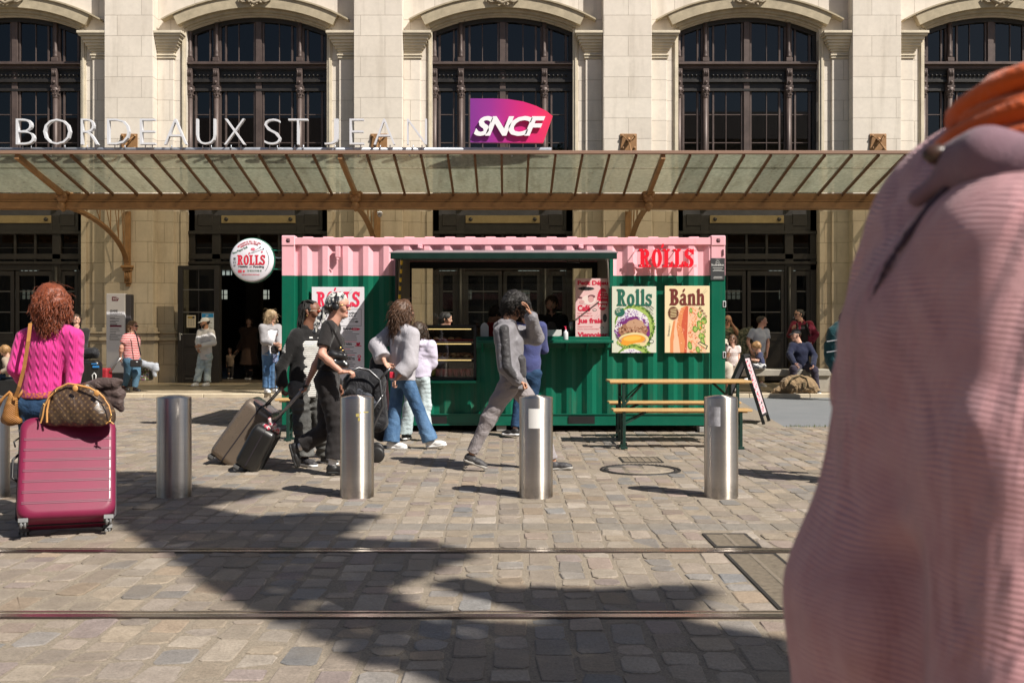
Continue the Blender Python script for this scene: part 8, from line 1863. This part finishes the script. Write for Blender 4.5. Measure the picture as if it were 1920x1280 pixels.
def maroon_x(t, W, P, k):
    glx(t, W, P, k); f = MB(); f.tube([P(.10,-.055,0), P(.16,-.07,0)], .004, 6); f.build('cigarette', M_white, t)
    f = MB(); 
    for s_ in (-1, 1): a = k['nk']+k['rt']*s_*.11+UP*.03-k['sp']*.02; f.tube([a-k['fw']*.05, a+k['fw']*.075-UP*.02, a+k['fw']*.12-k['sp']*.14, a+k['fw']*.11-k['sp']*.30+k['rt']*s_*.03, a-k['fw']*.02-k['sp']*.36+k['rt']*s_*.04], .020, 6)
    f.build('backpack_straps', C_blk, t)
person('man in maroon jacket and sunglasses with backpack straps, standing behind the bench', 23.9,
    {'head':(1498,590),'neck':(1503,605),'hip':(1509,654),'eR':(1481,628,-.1),'wR':(1486,616,-.32),'eL':(1530,627,.0),'wL':(1521,642,-.1),'kR':(1505,688),'aR':(1503,715),'kL':(1516,688),'aL':(1518,715)}, -105, look=(-165,0), build=1.05, hw=1.05, top=[dict(mat=C_blk, hem=-.03, sleeve=.4, inf=.006, name='tee'), dict(mat=cloth('maroon_softshell', (.16,.012,.03)), hem=-.06, sleeve=2, inf=.028, open=.045, name='jacket', collar=1)], pants=dict(mat=cloth('khaki_twill', (.24,.18,.11))), shoes=dict(mat=M_bsh), hair=dict(mat=H_blk, th=.008), skinc='light', extra=maroon_x, h=.010, hands={'R':dict(curl=60)})
person('young man in navy sweatshirt and dark cap seated on the bench, looking left', 21.75,
    {'head':(1492,629),'neck':(1500,645),'hip':(1503,688),'eR':(1480,664,-.12),'wR':(1490,682,-.4),'eL':(1527,668,-.12),'wL':(1524,686,-.42),'kR':(1488,692,-.45),'aR':(1487,728,-.42),'kL':(1527,694,-.45),'aL':(1531,729,-.42)}, -88, look=(-168,-8), hw=1.05, top=dict(mat=cloth('navy_sweat', (.012,.015,.038)), hem=-.03, sleeve=2, inf=.026, cuff=1, name='sweatshirt'), pants=dict(mat=cloth('plum_black_twill', (.035,.028,.045)), r=(.10,.08,.07)), shoes=dict(mat=M_bsh), hair=dict(mat=H_dbr, style='buzz', th=.005), skinc='light', seat=True, h=.0095, extra=lambda t, W, P, k: cap_x(t, W, P, k, mat('washed_black_cap', (.035,.033,.036), .8), False))
t = thing('duffel_bag', 'tan military duffel bag slumped on the kerb before the seated young man', 'bag', tuple(PP(1486,738,21.25)))
S = Sdf(); QM = lambda x, y, dd=0: np.array(PP(x, y, 21.25+dd)); S.cap(QM(1478,722), QM(1515,722), .17, .16, k=.06); S.cap(QM(1455,732), QM(1475,728), .07, .12, k=.06); S.cap(QM(1484,712), QM(1512,710), .09, .07, k=.05); S.cap(QM(1520,730), QM(1526,730), .10, k=.05); S.cap(QM(1448,736), QM(1460,735), .035, k=.03)
V, F_ = S.net(.012, folds(.024, 22, 6), cuts=[(np.array((0,0,.079)), -UP)]); net_mesh('bag_body', [(V, F_, 0)], cloth('coyote_canvas', (.25,.17,.095), fold=.03, var=.25), t)
f = MB(); f.tube([QM(1478,722,-.19), QM(1486,708,-.14), QM(1500,704,-.08), QM(1512,709,-.12), QM(1516,724,-.18)], .016, 6); f.bar(QM(1508,726,-.19), QM(1508,716,-.17), .05, .012, (0,1,0)); f.build('straps', cloth('olive_webbing', (.10,.075,.04)), t)
t = thing('large_backpack', 'big dark teal trekking backpack on the back of the person by the pink coat', 'backpack', tuple(PP(1560,700,20.2))); S = Sdf(); QL = lambda x, y, dd=0: np.array(PP(x, y, 20.2+dd)); S.cap(QL(1566,625), QL(1562,675), .17, .15, k=.05); S.cap(QL(1574,612), QL(1570,620), .12, k=.05); S.cap(QL(1552,645), QL(1552,665), .07, k=.03); S.cap(QL(1566,680), QL(1566,690), .12, k=.04); V, F_ = S.net(.014, folds(.012, 18, 3)); net_mesh('bag_body', [(V, F_, 0)], cloth('teal_nylon', (.008,.05,.06), .55, fold=.02), t)
f = MB(); f.bar(QL(1550,640,-.17), QL(1578,636,-.18), .02, .01, (0,1,0)); f.bar(QL(1550,660,-.17), QL(1578,656,-.18), .02, .01, (0,1,0)); f.build('straps', mat('grey_webbing', (.3,.3,.32), .7), t)
person('person in teal jacket carrying the big backpack, mostly behind the pink coat', 20.2,
    {'head':(1586,598),'neck':(1586,613),'hip':(1590,668),'eR':(1588,645,-.2),'wR':(1596,660,-.2),'eL':(1592,640,.2),'wL':(1600,655,.2),'kR':(1586,708),'aR':(1584,742),'kL':(1595,708),'aL':(1600,742)}, 10, top=dict(mat=cloth('teal_shell', (.03,.13,.15)), hem=-.05, sleeve=2, inf=.024), pants=dict(mat=C_blk), shoes=dict(mat=M_bsh), hair=dict(mat=H_blk, th=.014), h=.012)
person('walker almost wholly behind the pink coat, grey heel lifting off the paving', 9.2,
    {'head':(1662,555),'neck':(1652,596),'hip':(1640,712),'eR':(1640,670,-.2),'wR':(1660,712,-.2),'eL':(1670,668,.2),'wL':(1690,705,.2),'kR':(1636,800),'aR':(1588,845),'kL':(1690,795),'aL':(1712,885)}, 0, top=dict(mat=C_blk, hem=-.06, sleeve=2, inf=.02), pants=dict(mat=J_dark), shoes=dict(mat=M_gsh, sole=M_wsh, R=dict(D=(.5,0,-.87), U=(.87,0,.5))), hair=dict(mat=H_blk, th=.012), h=.011)
# facing row of buildings across the square (behind the camera; seen only in reflections)
for i, (xa, xb, hh) in enumerate(((-60,-38,13),(-37.6,-14,15.5),(-13.6,8,12.5),(8.4,30,16),(30.4,60,13.5))):
    t = thing('town_house', ['low stone town house at the far left across the square','tall stone town house across the square, second from left','middle stone town house across the square','tallest stone town house across the square, right of the middle','stone town house at the far right across the square'][i], 'building', ((xa+xb)/2, -26, 0), 'houses across the square')
    f = MB(); f.box(xa, xb, -34, -26, -.1, hh); f.build('wall', mat('house_stone', (.42,.36,.27), .85, noise=.15, nscale=1), t)
    f = MB(); f.prismx([(-34.3,hh),(-25.7,hh),(-30,hh+3)], xa, xb); f.build('roof', mat('house_roof', (.12,.09,.08), .8), t)
    f = MB(); x_ = xa+1.5
    while x_ < xb-2:
        for z_ in (1, 4.6, 8.2, 11.4):
            if z_+2 < hh: f.box(x_, x_+1.2, -26, -25.95, z_, z_+2.1)
        x_ += 2.9
    f.build('windows', mat('house_window', (.03,.03,.035), .2), t)
